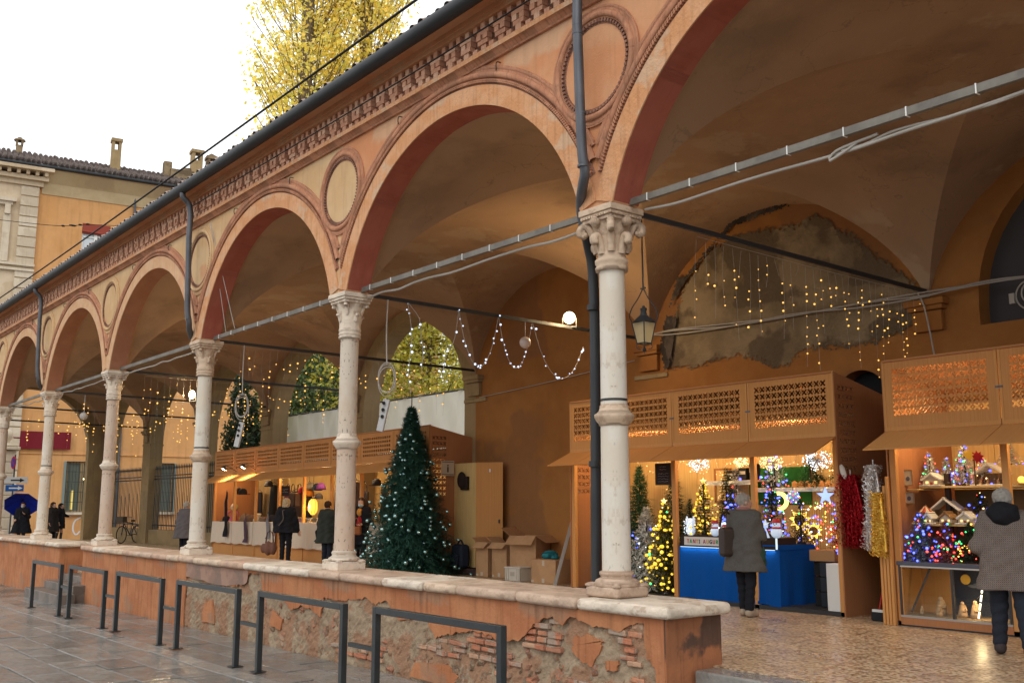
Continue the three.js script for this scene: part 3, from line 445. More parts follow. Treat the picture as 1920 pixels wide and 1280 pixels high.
single('globe_lamp', [ball(0.11, -22.4, 4.0, -0.9, 14), bar([-22.4, 4.6, -0.9], [-22.4, 4.05, -0.9], 0.01)], std([0.5, 0.48, 0.45], { roughness: 0.3 }), 'grey lamp hanging beside the fifth column before the maroon banner', 'lamp');
{
  const t = thing('lantern', 'black wrought iron lantern with yellowed panes hanging beside the near capital', 'lantern', [0, 3.13, -0.47]); t.scale.setScalar(0.76);
  const w0 = 0.1, w1 = 0.17, y0 = 0.12, y1 = 0.42, q = (w, y, k) => { const a = PI / 4 + k * PH; return [w * Math.cos(a), y, w * Math.sin(a)]; };
  part('hanger', [bar([0, 2.0, 0], [0, 0.92, 0], 0.012), box(0.09, 0.02, 0.02, 0, 0.92, 0), ...[-1, 1].map((s) => tube([[0, 0.92, 0], [s * 0.07, 0.78, 0], [s * 0.17, 0.62, 0], [s * 0.2, 0.5, 0], [s * 0.16, 0.42, 0]], 0.009, 20, 6).rotateY(PI / 4))], M.iron, t);
  part('lantern_roof', [new THREE.CylinderGeometry(0.07, 0.205, 0.1, 4).rotateY(0).translate(0, 0.47, 0), new THREE.CylinderGeometry(0.045, 0.075, 0.07, 4).translate(0, 0.55, 0), new THREE.CylinderGeometry(0.05, 0.04, 0.05, 8).translate(0, 0.6, 0), ball(0.022, 0, 0.65, 0)], M.iron, t);
  const edge = []; for (let k = 0; k < 4; k++) edge.push(bar(q(w0, y0, k), q(w1, y1, k), 0.009), bar(q(w0, y0, k), q(w0, y0, k + 1), 0.009), bar(q(w1, y1, k), q(w1, y1, k + 1), 0.009), tube([q(w0, y0, k), q(0.11, 0.06, k), q(0.05, 0.03, k)], 0.007, 8, 5));
  part('lantern_frame', [...edge, ball(0.03, 0, 0.03, 0), bar([0, 0.03, 0], [0, -0.03, 0], 0.008)], M.iron, t);
  const glass = new THREE.MeshPhysicalMaterial({ color: new THREE.Color(0.85, 0.72, 0.42), roughness: 0.45, transmission: 0.6, thickness: 0 });
  for (let k = 0; k < 4; k++) { const g = new THREE.BufferGeometry().setFromPoints([q(w0, y0, k), q(w0, y0, k + 1), q(w1, y1, k + 1), q(w1, y1, k)].map((p) => V(p[0] * 0.97, p[1], p[2] * 0.97))); g.setIndex([0, 1, 2, 0, 2, 3]); g.computeVertexNormals(); part('pane', g, glass, t); }
  part('bulb', [cyl(0.018, 0.022, 0.08, 0, 0.14, 0, 8), ball(0.03, 0, 0.26, 0)], M.white, t);
}

// ---------- fairy lights ----------
const bulbGeo = new THREE.IcosahedronGeometry(1, 1);
function bulbs(pts, r, m, parent, name = 'fairy_bulbs') { return part(name, pts.map((p, k) => bulbGeo.clone().scale(...[1, 1, 1].map(() => r * (0.6 + 0.75 * ((k * 7919 % 13) / 13)))).translate(p[0], p[1], p[2])), m, parent, 'stuff'); }
M.warmBulb = M.bulb([1, 0.5, 0.08], 1.1); M.coolBulb = M.bulb([0.7, 0.8, 1], 1.1);
function curtain(x, z0, z1, yTop, seed, label, dens, drop, rad = 0.013) {
  const r = rng(seed), t = thing('light_curtain', label, 'fairy lights'), wires = [], pts = [];
  wires.push(tube([[x, yTop, z0], [x, yTop - 0.03, (z0 + z1) / 2], [x, yTop - 0.03, z1]], 0.0025, 20, 4)); const top0 = 0.12;
  const n = Math.round(Math.abs(z1 - z0) / 0.16); let gap = 1;
  for (let k = 0; k <= n; k++) {
    const z = lerp(z0, z1, k / n), L = drop * (0.15 + r() * 0.85) * (gap = 0.45 + 0.55 * Math.abs(Math.sin(k * 0.7 + seed))), x1 = x + (r() - 0.5) * 0.1, z2 = z + (r() - 0.5) * 0.08;
    wires.push(tube([[x, yTop - 0.04, z], [lerp(x, x1, 0.5), yTop - L * 0.5, z + (r() - 0.5) * 0.05], [x1, yTop - L, z2]], 0.0016, 6, 3));
    for (let y = top0 + 0.3 * r(); y < L; y += 0.085 + 0.06 * r()) if (r() < dens * 1.1) pts.push([lerp(x, x1, y / L) + (r() - 0.5) * 0.03, yTop - y, lerp(z, z2, y / L) + (r() - 0.5) * 0.03]);
  }
  part('wires', wires, M.cable, t, null, false); bulbs(pts, rad, M.warmBulb, t);
}
curtain(0.02, -1.35, -6.2, 4.56, 1, 'warm fairy light icicles hanging before the stripped masonry', 0.62, 1.75, 0.0105);
curtain(-11.2, -0.7, -5.9, 4.6, 2, 'warm fairy lights hanging over the long stall before the green conifer', 0.46, 1.35, 0.015);
curtain(-16.8, -0.7, -6.0, 4.58, 3, 'warm fairy lights hanging in the fourth bay by the iron fence', 0.48, 1.6, 0.017);
curtain(-22.4, -0.7, -6.0, 4.58, 4, 'warm fairy lights hanging in the fifth bay by the maroon banner', 0.45, 1.5, 0.018);
curtain(-28, -0.7, -6.0, 4.56, 5, 'warm fairy lights hanging in the farthest bays of the arcade', 0.45, 1.6, 0.021);
{
  const t = thing('fairy_light_garland', 'white fairy light garland looped from the tie rod left of the floodlight', 'fairy lights');
  const P = [[4.62, -1.02], [4.1, -1.1], [3.5, -1.05], [3.2, -1.1]].map(([y, z]) => [-5.6, y, z]), Q = [[4.62, -1.02], [4.4, -1.22], [4.2, -1.25], [3.9, -1.3], [3.6, -1.28]].map(([y, z]) => [-5.58, y, z]);
  const loop = (zA, zB, sag) => { const o = []; for (let k = 0; k <= 8; k++) { const s = k / 8; o.push([-5.6, lerp(4.63, 4.63, s) - sag * (1 - (2 * s - 1) ** 2) ** 0.9, lerp(zA, zB, s)]); } return o; };
  const strands = [P, Q, [[-5.6, 4.62, -2.0], [-5.6, 4.1, -1.9], [-5.58, 3.9, -1.75], [-5.6, 3.6, -1.7]], loop(-2.0, -2.82, 0.9), loop(-2.82, -3.56, 0.85), [...loop(-3.56, -4.86, 0.95).slice(0, 8), [-5.6, 4.3, -4.75]]];
  const r = rng(6), pts = []; for (const s of strands) { const c = new THREE.CatmullRomCurve3(s.map((p) => V(...p))), n = c.getLength() / 0.075 | 0; for (let k = 0; k <= n; k++) { if (r() < 0.4) continue; const p = c.getPoint(k / n); pts.push([p.x + (r() - 0.5) * 0.05, p.y + (r() - 0.5) * 0.03, p.z + (r() - 0.5) * 0.05]); } }
  part('wires', strands.map((s) => tube(s, 0.006, 24, 4)), M.cable, t, null, false); bulbs(pts, 0.0155, M.coolBulb, t);
}

// ---------- the ochre house at the end of the street ----------
M.ochre = plaster([0.57, 0.295, 0.115], [0.61, 0.325, 0.135], [0.53, 0.29, 0.13], 7, {}, 0.12, 0.75);
M.palazzo = plaster([0.56, 0.44, 0.3], [0.6, 0.48, 0.34], [0.5, 0.38, 0.25], 5, {}, 0.08);
M.palazzoStone = plaster([0.58, 0.49, 0.37], [0.62, 0.53, 0.41], [0.5, 0.41, 0.3], 3, {}, 0.1);
M.pane = new THREE.MeshPhysicalMaterial({ color: new THREE.Color(0.5, 0.55, 0.58), roughness: 0.08, metalness: 0, clearcoat: 1 });
{
  const t = thing('ochre_house', 'tall ochre house with tiled roof and pale corner bay at the end of the street', 'house', [-55, 0, -7], 81.35 * PI / 180);
  const wallM = M.ochre;
  const s = poly([[-0.55, -1], [26, -1], [26, 20.6], [-0.55, 20.6]]);
  s.holes.push(hole([[1.97, 16], [3.56, 16], [3.56, 18.4], [1.97, 18.4]]), hole([[2.05, 1.1], [3.75, 1.1], [3.75, 4.02], [2.05, 4.02]]), hole([[6.4, 1.1], [8.1, 1.1], [8.1, 4.02], [6.4, 4.02]]), hole([[6.4, 16], [8, 16], [8, 18.4], [6.4, 18.4]]));
  part('wall', [ext(s, 0.4, -0.4), span(-14, 26, -1, 20.6, -9, -0.9)], wallM, t);
  part('corner_bay', [span(-14, -0.55, -1, 20.6, -0.4, 0.14)], M.palazzo, t);
  const q = [[0, 15.0]]; for (let k = 0; k < 34; k++) part('quoin', rbox(0.98, 0.55, 0.1, 0.02, -1.03, -0.6 + k * 0.62, 0.17), M.palazzoStone, t);
  part('string_course', [span(-14, -0.5, 15.0, 15.15, 0.1, 0.3), span(-14, -0.5, 15.3, 15.45, 0.1, 0.34)], M.palazzoStone, t);
  part('ledge', [span(-0.5, 26, 4.42, 4.5, 0, 0.06)], wallM, t);
  part('window_surround', [span(-3.6, -1.72, 19.05, 19.25, 0.14, 0.5), span(-3.4, -1.9, 18.85, 19.05, 0.14, 0.36), span(-2.3, -2.0, 18.3, 18.85, 0.14, 0.4), span(-2.35, -1.95, 15.5, 18.3, 0.14, 0.26)], M.palazzoStone, t);
  part('cornice', [span(-14, -0.35, 20.2, 20.5, 0, 0.3), span(-14, -0.1, 20.5, 20.75, 0, 0.55), span(-14, 0.15, 21.0, 21.2, 0, 0.95), ...Array.from({ length: 26 }, (_, k) => rbox(0.2, 0.3, 0.5, 0.04, -0.25 - k * 0.5, 20.88, 0.5))], M.palazzo, t);
  part('eave_soffit', prism([[0.0, 19.85], [-0.05, 19.85], [-0.2, 20.5], [-0.8, 21.2], [-0.8, 21.3], [0.4, 21.3]].map(([a, b]) => [a, b]), -0.4, 26).translate(0, 0, 0), plaster([0.5, 0.38, 0.22], [0.54, 0.42, 0.25], [0.45, 0.33, 0.2], 4), t);
  part('gutter', bar([-14, 21.3, 0.88], [26, 21.3, 0.88], 0.12, 8), M.gutter, t);
  M.tileGrey = plaster([0.36, 0.31, 0.29], [0.48, 0.43, 0.41], [0.24, 0.21, 0.2], 0.7, { roughness: 0.7 });
  const roof = part('roof', [prism([[-0.9, 21.32], [4.5, 23.5], [9, 21.3], [9, 21.2], [4.5, 23.3], [-0.9, 21.22]], -14, 26)], M.tileGrey, t);
  { // rows of curved tiles
    const r = rng(3), tl = buv(new THREE.CylinderGeometry(0.11, 0.15, 0.62, 6, 1, true, 0, PI).rotateY(PH).rotateX(PH - 0.384)), rest = []; let n = 0;
    for (let k = 0; k < 10; k++) for (let x = -4; x < 13; x += 0.3) { const px = x + (r() - 0.5) * 0.08, py = 21.42 + k * 0.218 + (r() - 0.5) * 0.05, pz = 0.75 - k * 0.54; if (n < 300 && k < 5) { const o = pm('tile', tl, M.tileGrey, roof); o.position.set(px, py, pz); o.rotation.y = (r() - 0.5) * 0.2; n++; } else rest.push(tl.clone().translate(px, py, pz)); }
    part('roof_tiling', rest, M.tileGrey, t, 'stuff');
  }
  const ch = (x, y0, y1, z, w, style) => {
    const g = [];
    if (style === 0) g.push(span(x - w * 0.3, x + w * 0.3, y0, y1 - 0.5, z - w * 0.3, z + w * 0.3), span(x - w * 0.34, x - w * 0.14, y1 - 0.5, y1 - 0.2, z - 0.2, z + 0.2), span(x + w * 0.14, x + w * 0.34, y1 - 0.5, y1 - 0.2, z - 0.2, z + 0.2), cyl(w * 0.55, w * 0.5, 0.1, x, y1 - 0.2, z, 8), cyl(w * 0.25, w * 0.2, 0.12, x, y1 - 0.1, z, 8));
    else g.push(span(x - w / 2, x + w / 2, y0, y1 - 0.75, z - w / 2, z + w / 2), span(x - w / 2, x - w * 0.22, y1 - 0.75, y1 - 0.2, z - w / 2, z + w / 2), span(x + w * 0.22, x + w / 2, y1 - 0.75, y1 - 0.2, z - w / 2, z + w / 2), span(x - w * 0.6, x + w * 0.6, y1 - 0.2, y1, z - w * 0.6, z + w * 0.6));
    if (style === 2) g.push(new THREE.ConeGeometry(w * 0.75, 0.3, 4).rotateY(PI / 4).translate(x, y1 + 0.15, z));
    part('chimney', g, style === 1 ? M.pier : M.masonry, roof);
  };
  ch(-1.66, 22.5, 24.1, -3, 0.62, 0); ch(3.85, 22.0, 24.7, -2, 0.56, 1); ch(9.1, 22.3, 25.2, -3, 0.7, 1); ch(10.2, 22.6, 25.1, -3.5, 0.66, 2);
  part('dormer', [span(7.0, 7.5, 22.6, 24.1, -3.4, -2.8), span(7.4, 8.9, 22.6, 23.6, -3.8, -2.6), cyl(0.5, 0.3, 0.3, 8.6, 23.6, -3.2, 10)], M.masonry, roof);
  const win = (x0, x1, y0, y1, kind) => {
    const f = part('window', [span(x0, x0 + 0.09, y0, y1, -0.2, -0.1), span(x1 - 0.09, x1, y0, y1, -0.2, -0.1), span(x0, x1, y1 - 0.09, y1, -0.2, -0.1), span(x0, x1, y0, y0 + 0.09, -0.2, -0.1), span((x0 + x1) / 2 - 0.09, (x0 + x1) / 2 + 0.09, y0, y1, -0.2, -0.08), ...(kind ? [] : [0.33, 0.66].map((k) => span(x0, x1, lerp(y0, y1, k) - 0.03, lerp(y0, y1, k) + 0.03, -0.2, -0.1)))], kind ? M.pier : M.white, t);
    for (const k of [0, 1]) part('pane', span(lerp(x0, x1, k / 2) + 0.05, lerp(x0, x1, (k + 1) / 2) - 0.05, y0 + 0.05, y1 - 0.05, -0.19, -0.17), kind ? std([0.13, 0.15, 0.12], { roughness: 0.15 }) : M.pane, f);
    if (!kind) part('roller_blind', [span(x0 + 0.02, x1 - 0.02, y1 - 0.62, y1, -0.08, 0.02), bar([x0, y1 - 0.5, 0.02], [x1, y1 - 0.56, 0.02], 0.07)], std([0.28, 0.06, 0.04]), f);
    else {
      part('sill', span(x0 - 0.15, x1 + 0.15, y0 - 0.15, y0, -0.1, 0.2), M.palazzoStone, f);
      const g = []; for (let k = 0; k <= 10; k++) g.push(bar([lerp(x0, x1, k / 10), y0, 0.06], [lerp(x0, x1, k / 10), y1, 0.06], 0.014, 5)); for (let k = 0; k <= 5; k++) g.push(bar([x0, lerp(y0, y1, k / 5), 0.06], [x1, lerp(y0, y1, k / 5), 0.06], 0.014, 5)); part('grille', g, M.iron, f);
      part('window_lining', [span(x0 - 0.16, x0, y0, y1, -0.1, 0.04), span(x1, x1 + 0.16, y0, y1, -0.1, 0.04)], std([0.2, 0.24, 0.22]), f);
    }
  };
  win(1.97, 3.56, 16, 18.4, 0); win(6.4, 8, 16, 18.4, 0); win(2.05, 3.75, 1.1, 4.02, 1); win(6.4, 8.1, 1.1, 4.02, 1);
  part('window_lamp', box(0.5, 0.09, 0.03, 3.15, 3.02, -0.155), std([1, 0.9, 0.5], { emissive: new THREE.Color(1, 0.9, 0.5), emissiveIntensity: 2 }), t);
  for (const x of [2.45, 3.3]) part('window_lamp', box(0.12, 1.1, 0.02, x, 1.8, -0.158), std([0.6, 0.45, 0.1], { emissive: new THREE.Color(1, 0.75, 0.2), emissiveIntensity: 0.35 }), t);
  part('downpipe', bar([4.88, -0.5, 0.1], [4.88, 21.2, 0.1], 0.07), M.zinc, t);
  // spray paint scrawl under the lower window
  const sp = [[[3.0, 0.7], [2.7, 0.5], [2.62, 0], [2.8, -0.3], [3.0, -0.1]], [[3.2, -0.3], [3.25, 0.6], [3.5, 0.8], [3.6, 0.5], [3.3, 0.3], [3.7, -0.2]], [[3.8, 0.7], [3.7, 0.3], [3.95, 0.2], [4.0, -0.3], [3.7, -0.25]]];
  part('spray_paint', sp.map((l) => tf(tube(l.map(([a, b]) => [a, b + 0.1, 0]), 0.045, 30, 5), [0, 0, 0.005], [0, 0, 0], [1, 1, 0.15])), std([0.62, 0.6, 0.58]), t);
  part('spray_paint', [[[-1.4, 0.2], [-1.2, 0.7], [-1.0, 0.1], [-0.8, 0.6], [-0.5, 0.0], [-0.3, 0.5], [0, 0.1]], [[-1.5, 2.1], [-1.2, 2.4], [-1.1, 1.9], [-0.8, 2.4]]].map((l) => tf(tube(l.map(([a, b]) => [a, b - 0.1, 0]), 0.05, 30, 5), [0, 0, 0.15], [0, 0, 0], [1, 1, 0.15])), std([0.5, 0.48, 0.46]), t);
}
{
  const B = (s, y, n) => { const c = Math.cos(81.35 * PI / 180), q = Math.sin(81.35 * PI / 180); return [-55 + s * c + n * q, y, -7 - s * q + n * c]; };
  const b = single('banner', [(() => { const g = new THREE.PlaneGeometry(3.0, 1.0, 40, 6), p = g.attributes.position; for (let i = 0; i < p.count; i++) p.setZ(i, 0.04 * Math.sin(p.getX(i) * 6) * (0.5 + p.getY(i))); g.computeVertexNormals(); return g; })()], std([0.16, 0.012, 0.02], { side: THREE.DoubleSide, roughness: 0.6 }), 'maroon cloth banner hung across the ochre wall', 'banner');
  b.position.set(...B(0.65, 5.2, 0.2)); b.rotation.y = 81.35 * PI / 180;
}
// street signs and stone gatepost at the far left
{
  const t = thing('road_signs', 'post with round no parking disc above white and blue arrow signs at the left edge', 'road sign', [-41, -0.6, -3.25], 0.9);
  part('pole', cyl(0.035, 0.035, 4.3), M.zinc, t);
  part('disc', [cyl(0.28, 0.28, 0.02, 0, 0, 0, 24).rotateX(PH).translate(0, 3.95, 0.05).rotateY(-0.75)], std([0.45, 0.02, 0.03]), t);
  part('disc_centre', [cyl(0.21, 0.21, 0.012, 0, 0, 0, 24).rotateX(PH).translate(0, 3.95, 0.064).rotateY(-0.75)], std([0.02, 0.05, 0.3]), t);
  part('disc_bar', tf(box(0.44, 0.05, 0.01, 0, 0, 0), [0, 3.95, 0.082], [0, 0, -0.78]).rotateY(-0.75), std([0.45, 0.02, 0.03]), t);
  const a = (y, w, col, ink, name) => { const s = part(name, poly2(w, y), std(col), t); part('arrow', tf(ext(poly([[-0.3, -0.03], [0.1, -0.03], [0.1, -0.09], [0.3, 0], [0.1, 0.09], [0.1, 0.03], [-0.3, 0.03]]), 0.008), [w * 0.2, y, 0.075]), std(ink), s); };
  function poly2(w, y) { return rbox(w, 0.28, 0.03, 0.01, 0.1, y, 0.06); }
  a(3.18, 1.1, [0.6, 0.6, 0.58], [0.02, 0.02, 0.02], 'white_sign'); a(2.84, 0.8, [0.02, 0.1, 0.35], [0.7, 0.7, 0.7], 'blue_sign');
  const p = thing('gate_pier', 'rusticated pale stone pier with ball cap behind the road signs', 'pier', [-44, -0.6, -3.4], 81.35 * PI / 180);
  for (let k = 0; k < 9; k++) part('stone_block', rbox(k % 2 ? 0.9 : 1.0, 0.5, 0.9, 0.04, 0, 0.25 + k * 0.51, 0), M.palazzoStone, p);
  part('cap', [rbox(1.3, 0.14, 1.2, 0.03, 0, 4.7, 0), rbox(1.15, 0.1, 1.05, 0.03, 0, 4.84, 0), lathe([[0.3, 4.9], [0.2, 5.0], [0.28, 5.12], [0.34, 5.3], [0.28, 5.5], [0.1, 5.62], [0.0, 5.64]], 14)], M.palazzoStone, p);
}
// garden side: wall, fence, trees, tarpaulin
single('garden_wall', span(-70, 6, -1, 4.6, -24.4, -24), M.ochre, 'ochre garden wall behind the trees beyond the arches', 'wall');
for (const [i, lab] of [[4, 'black iron spearhead fence between the far piers, the section nearest the long stall'], [5, 'black iron spearhead fence in the fifth rear archway'], [6, 'black iron spearhead fence in the farthest rear archway']]) {
  const x1 = -S * i - 0.46, x0 = -S * (i + 1) + 0.46, t = thing('iron_fence', lab, 'fence', [0, 0, -6.75]);
  part('low_wall', span(x0, x1, 0, 0.55, -0.15, 0.15), M.pier, t); part('rail', [span(x0, x1, 0.7, 0.75, -0.02, 0.02), span(x0, x1, 2.5, 2.55, -0.02, 0.02), span(x0, x1, 2.62, 2.66, -0.02, 0.02)], M.iron, t);
  const g = []; for (let x = x0 + 0.07; x < x1; x += 0.17) g.push(bar([x, 0.55, 0], [x, 2.95, 0], 0.013, 4), new THREE.ConeGeometry(0.035, 0.16, 4).translate(x, 3.0, 0), tf(ball(0.025, 0, 0, 0, 5), [x, 2.9, 0])); part('bars', g, M.iron, t, 'stuff');
  const g2 = []; for (let x = x0 + 0.14; x < x1; x += 0.51) g2.push(bar([x, 0.55, 0.03], [x, 1.9 + 0.1 * Math.sin(x * 5), 0.03], 0.018, 4)); part('short_bars', g2, M.iron, t, 'stuff');
}
{
  const t = thing('tarpaulin', 'off white tarpaulin stretched behind the rear arches over the long stall', 'tarpaulin', [0, 0, -7.35]);
  const g = new THREE.PlaneGeometry(12.6, 2.6, 120, 24), p = g.attributes.position; for (let i = 0; i < p.count; i++) { const x = p.getX(i), y = p.getY(i); p.setZ(i, 0.05 * Math.sin(x * 2.3 + y) * (0.5 - y / 3) + 0.03 * Math.sin(x * 7.1 + y * 3) + 0.02 * Math.sin(x * 17 - y * 2)); } g.computeVertexNormals();
  part('sheet', g.translate(-18, 3.06, 0), new THREE.MeshPhysicalMaterial({ color: new THREE.Color(0.93, 0.95, 0.88), roughness: 0.85, transmission: 0.6, thickness: 0, side: THREE.DoubleSide }), t);
  part('pole', [bar([-24.4, 4.37, 0], [-11.7, 4.37, 0], 0.025), bar([-11.72, 0, 0], [-11.72, 4.4, 0], 0.02), bar([-18, 0, -0.05], [-18, 4.4, -0.05], 0.02)], M.zinc, t);
}
// leaves: many small bent faces through the crown volume
const leafMat = (c, t = 0.6) => new THREE.MeshPhysicalMaterial({ color: new THREE.Color(...c), roughness: 0.8, transmission: t, thickness: 0, side: THREE.DoubleSide, vertexColors: true });
function leaves(pts, size, r) {
  const n = pts.length, pos = new Float32Array(n * 12), col = new Float32Array(n * 12), ix = new Uint32Array(n * 6), a = V(), b = V(), c = V();
  for (let k = 0; k < n; k++) {
    const s = size * (0.6 + r() * 0.8); a.set(r() - 0.5, r() - 0.5, r() - 0.5).normalize(); b.set(r() - 0.5, r() - 0.5, r() - 0.5).cross(a).normalize();
    const [x, y, z] = pts[k], t = 0.7 + r() * 0.6, u = 0.85 + r() * 0.3;
    [[a, 1], [b, 0.6], [a, -1], [b, -0.6]].forEach(([v, f], q) => { const o = k * 12 + q * 3; pos[o] = x + v.x * s * f; pos[o + 1] = y + v.y * s * f; pos[o + 2] = z + v.z * s * f; col[o] = t * u; col[o + 1] = t; col[o + 2] = t * 0.8; });
    ix.set([0, 1, 2, 0, 2, 3].map((v) => v + k * 4), k * 6);
  }
  const g = new THREE.BufferGeometry(); g.setAttribute('position', new THREE.BufferAttribute(pos, 3)); g.setAttribute('color', new THREE.BufferAttribute(col, 3)); g.setIndex(new THREE.BufferAttribute(ix, 1)); g.computeVertexNormals(); return g;
}
function crown(parent, g, m) { const o = shadows(new THREE.Mesh(g, m)); o.name = 'crown'; parent.add(o); return o; }
M.bark = plaster([0.16, 0.12, 0.085], [0.22, 0.17, 0.12], [0.1, 0.08, 0.06], 1.2, { bumpMap: roughBump, bumpScale: 0.03 });
function tree(name, label, [x, y, z], h, shape, nb, nl, size, col, seed) {
  const r = rng(seed), t = thing(name, label, 'tree', [x, y, z], 0), limbs = [tube([[0, 0, 0], [0.1, h * 0.3, 0], [-0.05, h * 0.6, 0.05], [0, h * 0.97, 0]], h * 0.009, 20, 8), cyl(h * 0.017, h * 0.01, h * 0.3, 0, 0, 0)], pts = [];
  for (let k = 0; k < nb; k++) {
    const { y0, L, rise } = shape(r, k / nb), a = r() * 2 * PI, c = Math.cos(a), s = Math.sin(a), tip = [c * L, y0 * h + rise * L, s * L], mid = [c * L * 0.55, y0 * h + rise * L * 0.4, s * L * 0.55];
    limbs.push(tube([[0, y0 * h, 0], mid, tip], h * 0.0004 + 0.01, 8, 4));
    for (let q = 0; q < nl; q++) { const f = 0.25 + 0.8 * Math.sqrt(r()), w = L * 0.22 + 0.15; pts.push([tip[0] * f + (r() + r() - 1) * w, y0 * h + (tip[1] - y0 * h) * f + (r() + r() - 1) * w * 1.2, tip[2] * f + (r() + r() - 1) * w]); }
  }
  part('trunk', limbs, M.bark, t); crown(t, leaves(pts, size, r), leafMat(col)); return t;
}
const popl = (hw) => (r) => { const y0 = 0.12 + 0.86 * r(); return { y0, L: hw * (0.45 + 0.55 * r()) * Math.min(1, 0.35 + 2.2 * y0, (1.02 - y0) * 5), rise: 0.9 + 0.8 * r() }; };
tree('poplar_tree', 'tall yellowing poplar above the portico roof, the left one', [-57, -0.6, -24.6], 54, popl(4.3), 520, 56, 0.165, [0.95, 0.8, 0.2], 21);
tree('poplar_tree', 'tall yellowing poplar above the portico roof, the right one', [-56.8, -0.6, -29.5], 57, popl(4.3), 520, 56, 0.165, [0.95, 0.78, 0.18], 22);
const dome = (hw, lo = 0.3) => (r) => { const y0 = lo + (0.92 - lo) * r(), q = (y0 - lo) / (1 - lo); return { y0, L: hw * (0.55 + 0.45 * r()) * Math.sqrt(Math.max(0.05, 1 - (2 * q - 0.8) ** 2 * 0.6)), rise: 0.35 * r() }; };
tree('linden_tree', 'yellow leaved tree seen through the rear arch above the tarpaulin', [-23.5, -0.6, -13.5], 11, dome(4.4), 300, 100, 0.085, [0.6, 0.55, 0.08], 23);
tree('cedar_tree', 'green tree seen through the rear arch left of the second column', [-30, -0.6, -12.5], 10, dome(3.4), 260, 90, 0.085, [0.15, 0.24, 0.08], 24);
tree('yew_tree', 'dark slender conifer rising behind the left end of the long stall', [-30.4, -0.6, -9.2], 7.3, (r) => { const y0 = 0.1 + 0.88 * r(); return { y0, L: 0.95 * (1.05 - y0) + 0.25, rise: 0.2 }; }, 160, 60, 0.07, [0.05, 0.10, 0.045], 25);

// ---------- market stalls ----------
M.fret = M.ply;
const fretCache = {};
function fret(w, h, style) { // plywood board with a pierced field
  const key = [w, h, style].join(); if (fretCache[key]) return fretCache[key];
  const s = poly([[0, 0], [w, 0], [w, h], [0, h]]), mx = 0.085, y0 = h * 0.2, y1 = h * 0.94, p = style === 'x' ? 0.105 : 0.1;
  const nx = Math.max(1, Math.floor((w - 2 * mx) / p)), ny = Math.max(1, Math.floor((y1 - y0) / p)), ox = (w - nx * p) / 2 + p / 2;
  for (let i = 0; i < nx; i++) for (let j = 0; j < ny; j++) {
    const cx = ox + i * p, cy = y0 + (j + 0.5) * p;
    if (style === 'x') {
      const a = 0.048, b = 0.019; // an X
      s.holes.push(hole([[0, b], [a - b, a], [a, a - b], [b, 0], [a, -a + b], [a - b, -a], [0, -b], [-a + b, -a], [-a, -a + b], [-b, 0], [-a, a - b], [-a + b, a]].map(([x, y]) => [cx + x, cy + y])));
      if (i < nx - 1) s.holes.push(hole([[0, 0.016], [0.016, 0], [0, -0.016], [-0.016, 0]].map(([x, y]) => [cx + p / 2 + x, cy + y])));
    } else s.holes.push(hole([[-0.028, -0.028], [0.028, -0.028], [0.028, 0.028], [-0.028, 0.028]].map(([x, y]) => [cx + x, cy + y])));
  }
  return fretCache[key] = buv(ext(s, 0.014));
}
M.unseenTube = std([0.9, 0.85, 0.7], { emissive: new THREE.Color(1, 0.85, 0.55), emissiveIntensity: 3 });
function unseenStallLamp(parent, x, y, z, I, color = [1, 0.74, 0.38]) {  // unseen tube lamp behind the fascia, added to light the stall inside
  part('unseen_lamp_tube', bar([x - 0.2, y, z], [x + 0.2, y, z], 0.014, 8), M.unseenTube, parent); part('unseen_lamp_holder', box(0.44, 0.02, 0.05, x, y + 0.03, z), M.white, parent);
  const l = new THREE.PointLight(new THREE.Color(...color), I); l.shadow.radius = 4; l.castShadow = true; l.position.set(x, y - 0.05, z); parent.add(l);
}
let wob = 0; const plyOf = (m) => m === M.ply ? M.plys[wob++ * 7 % 3] : m;
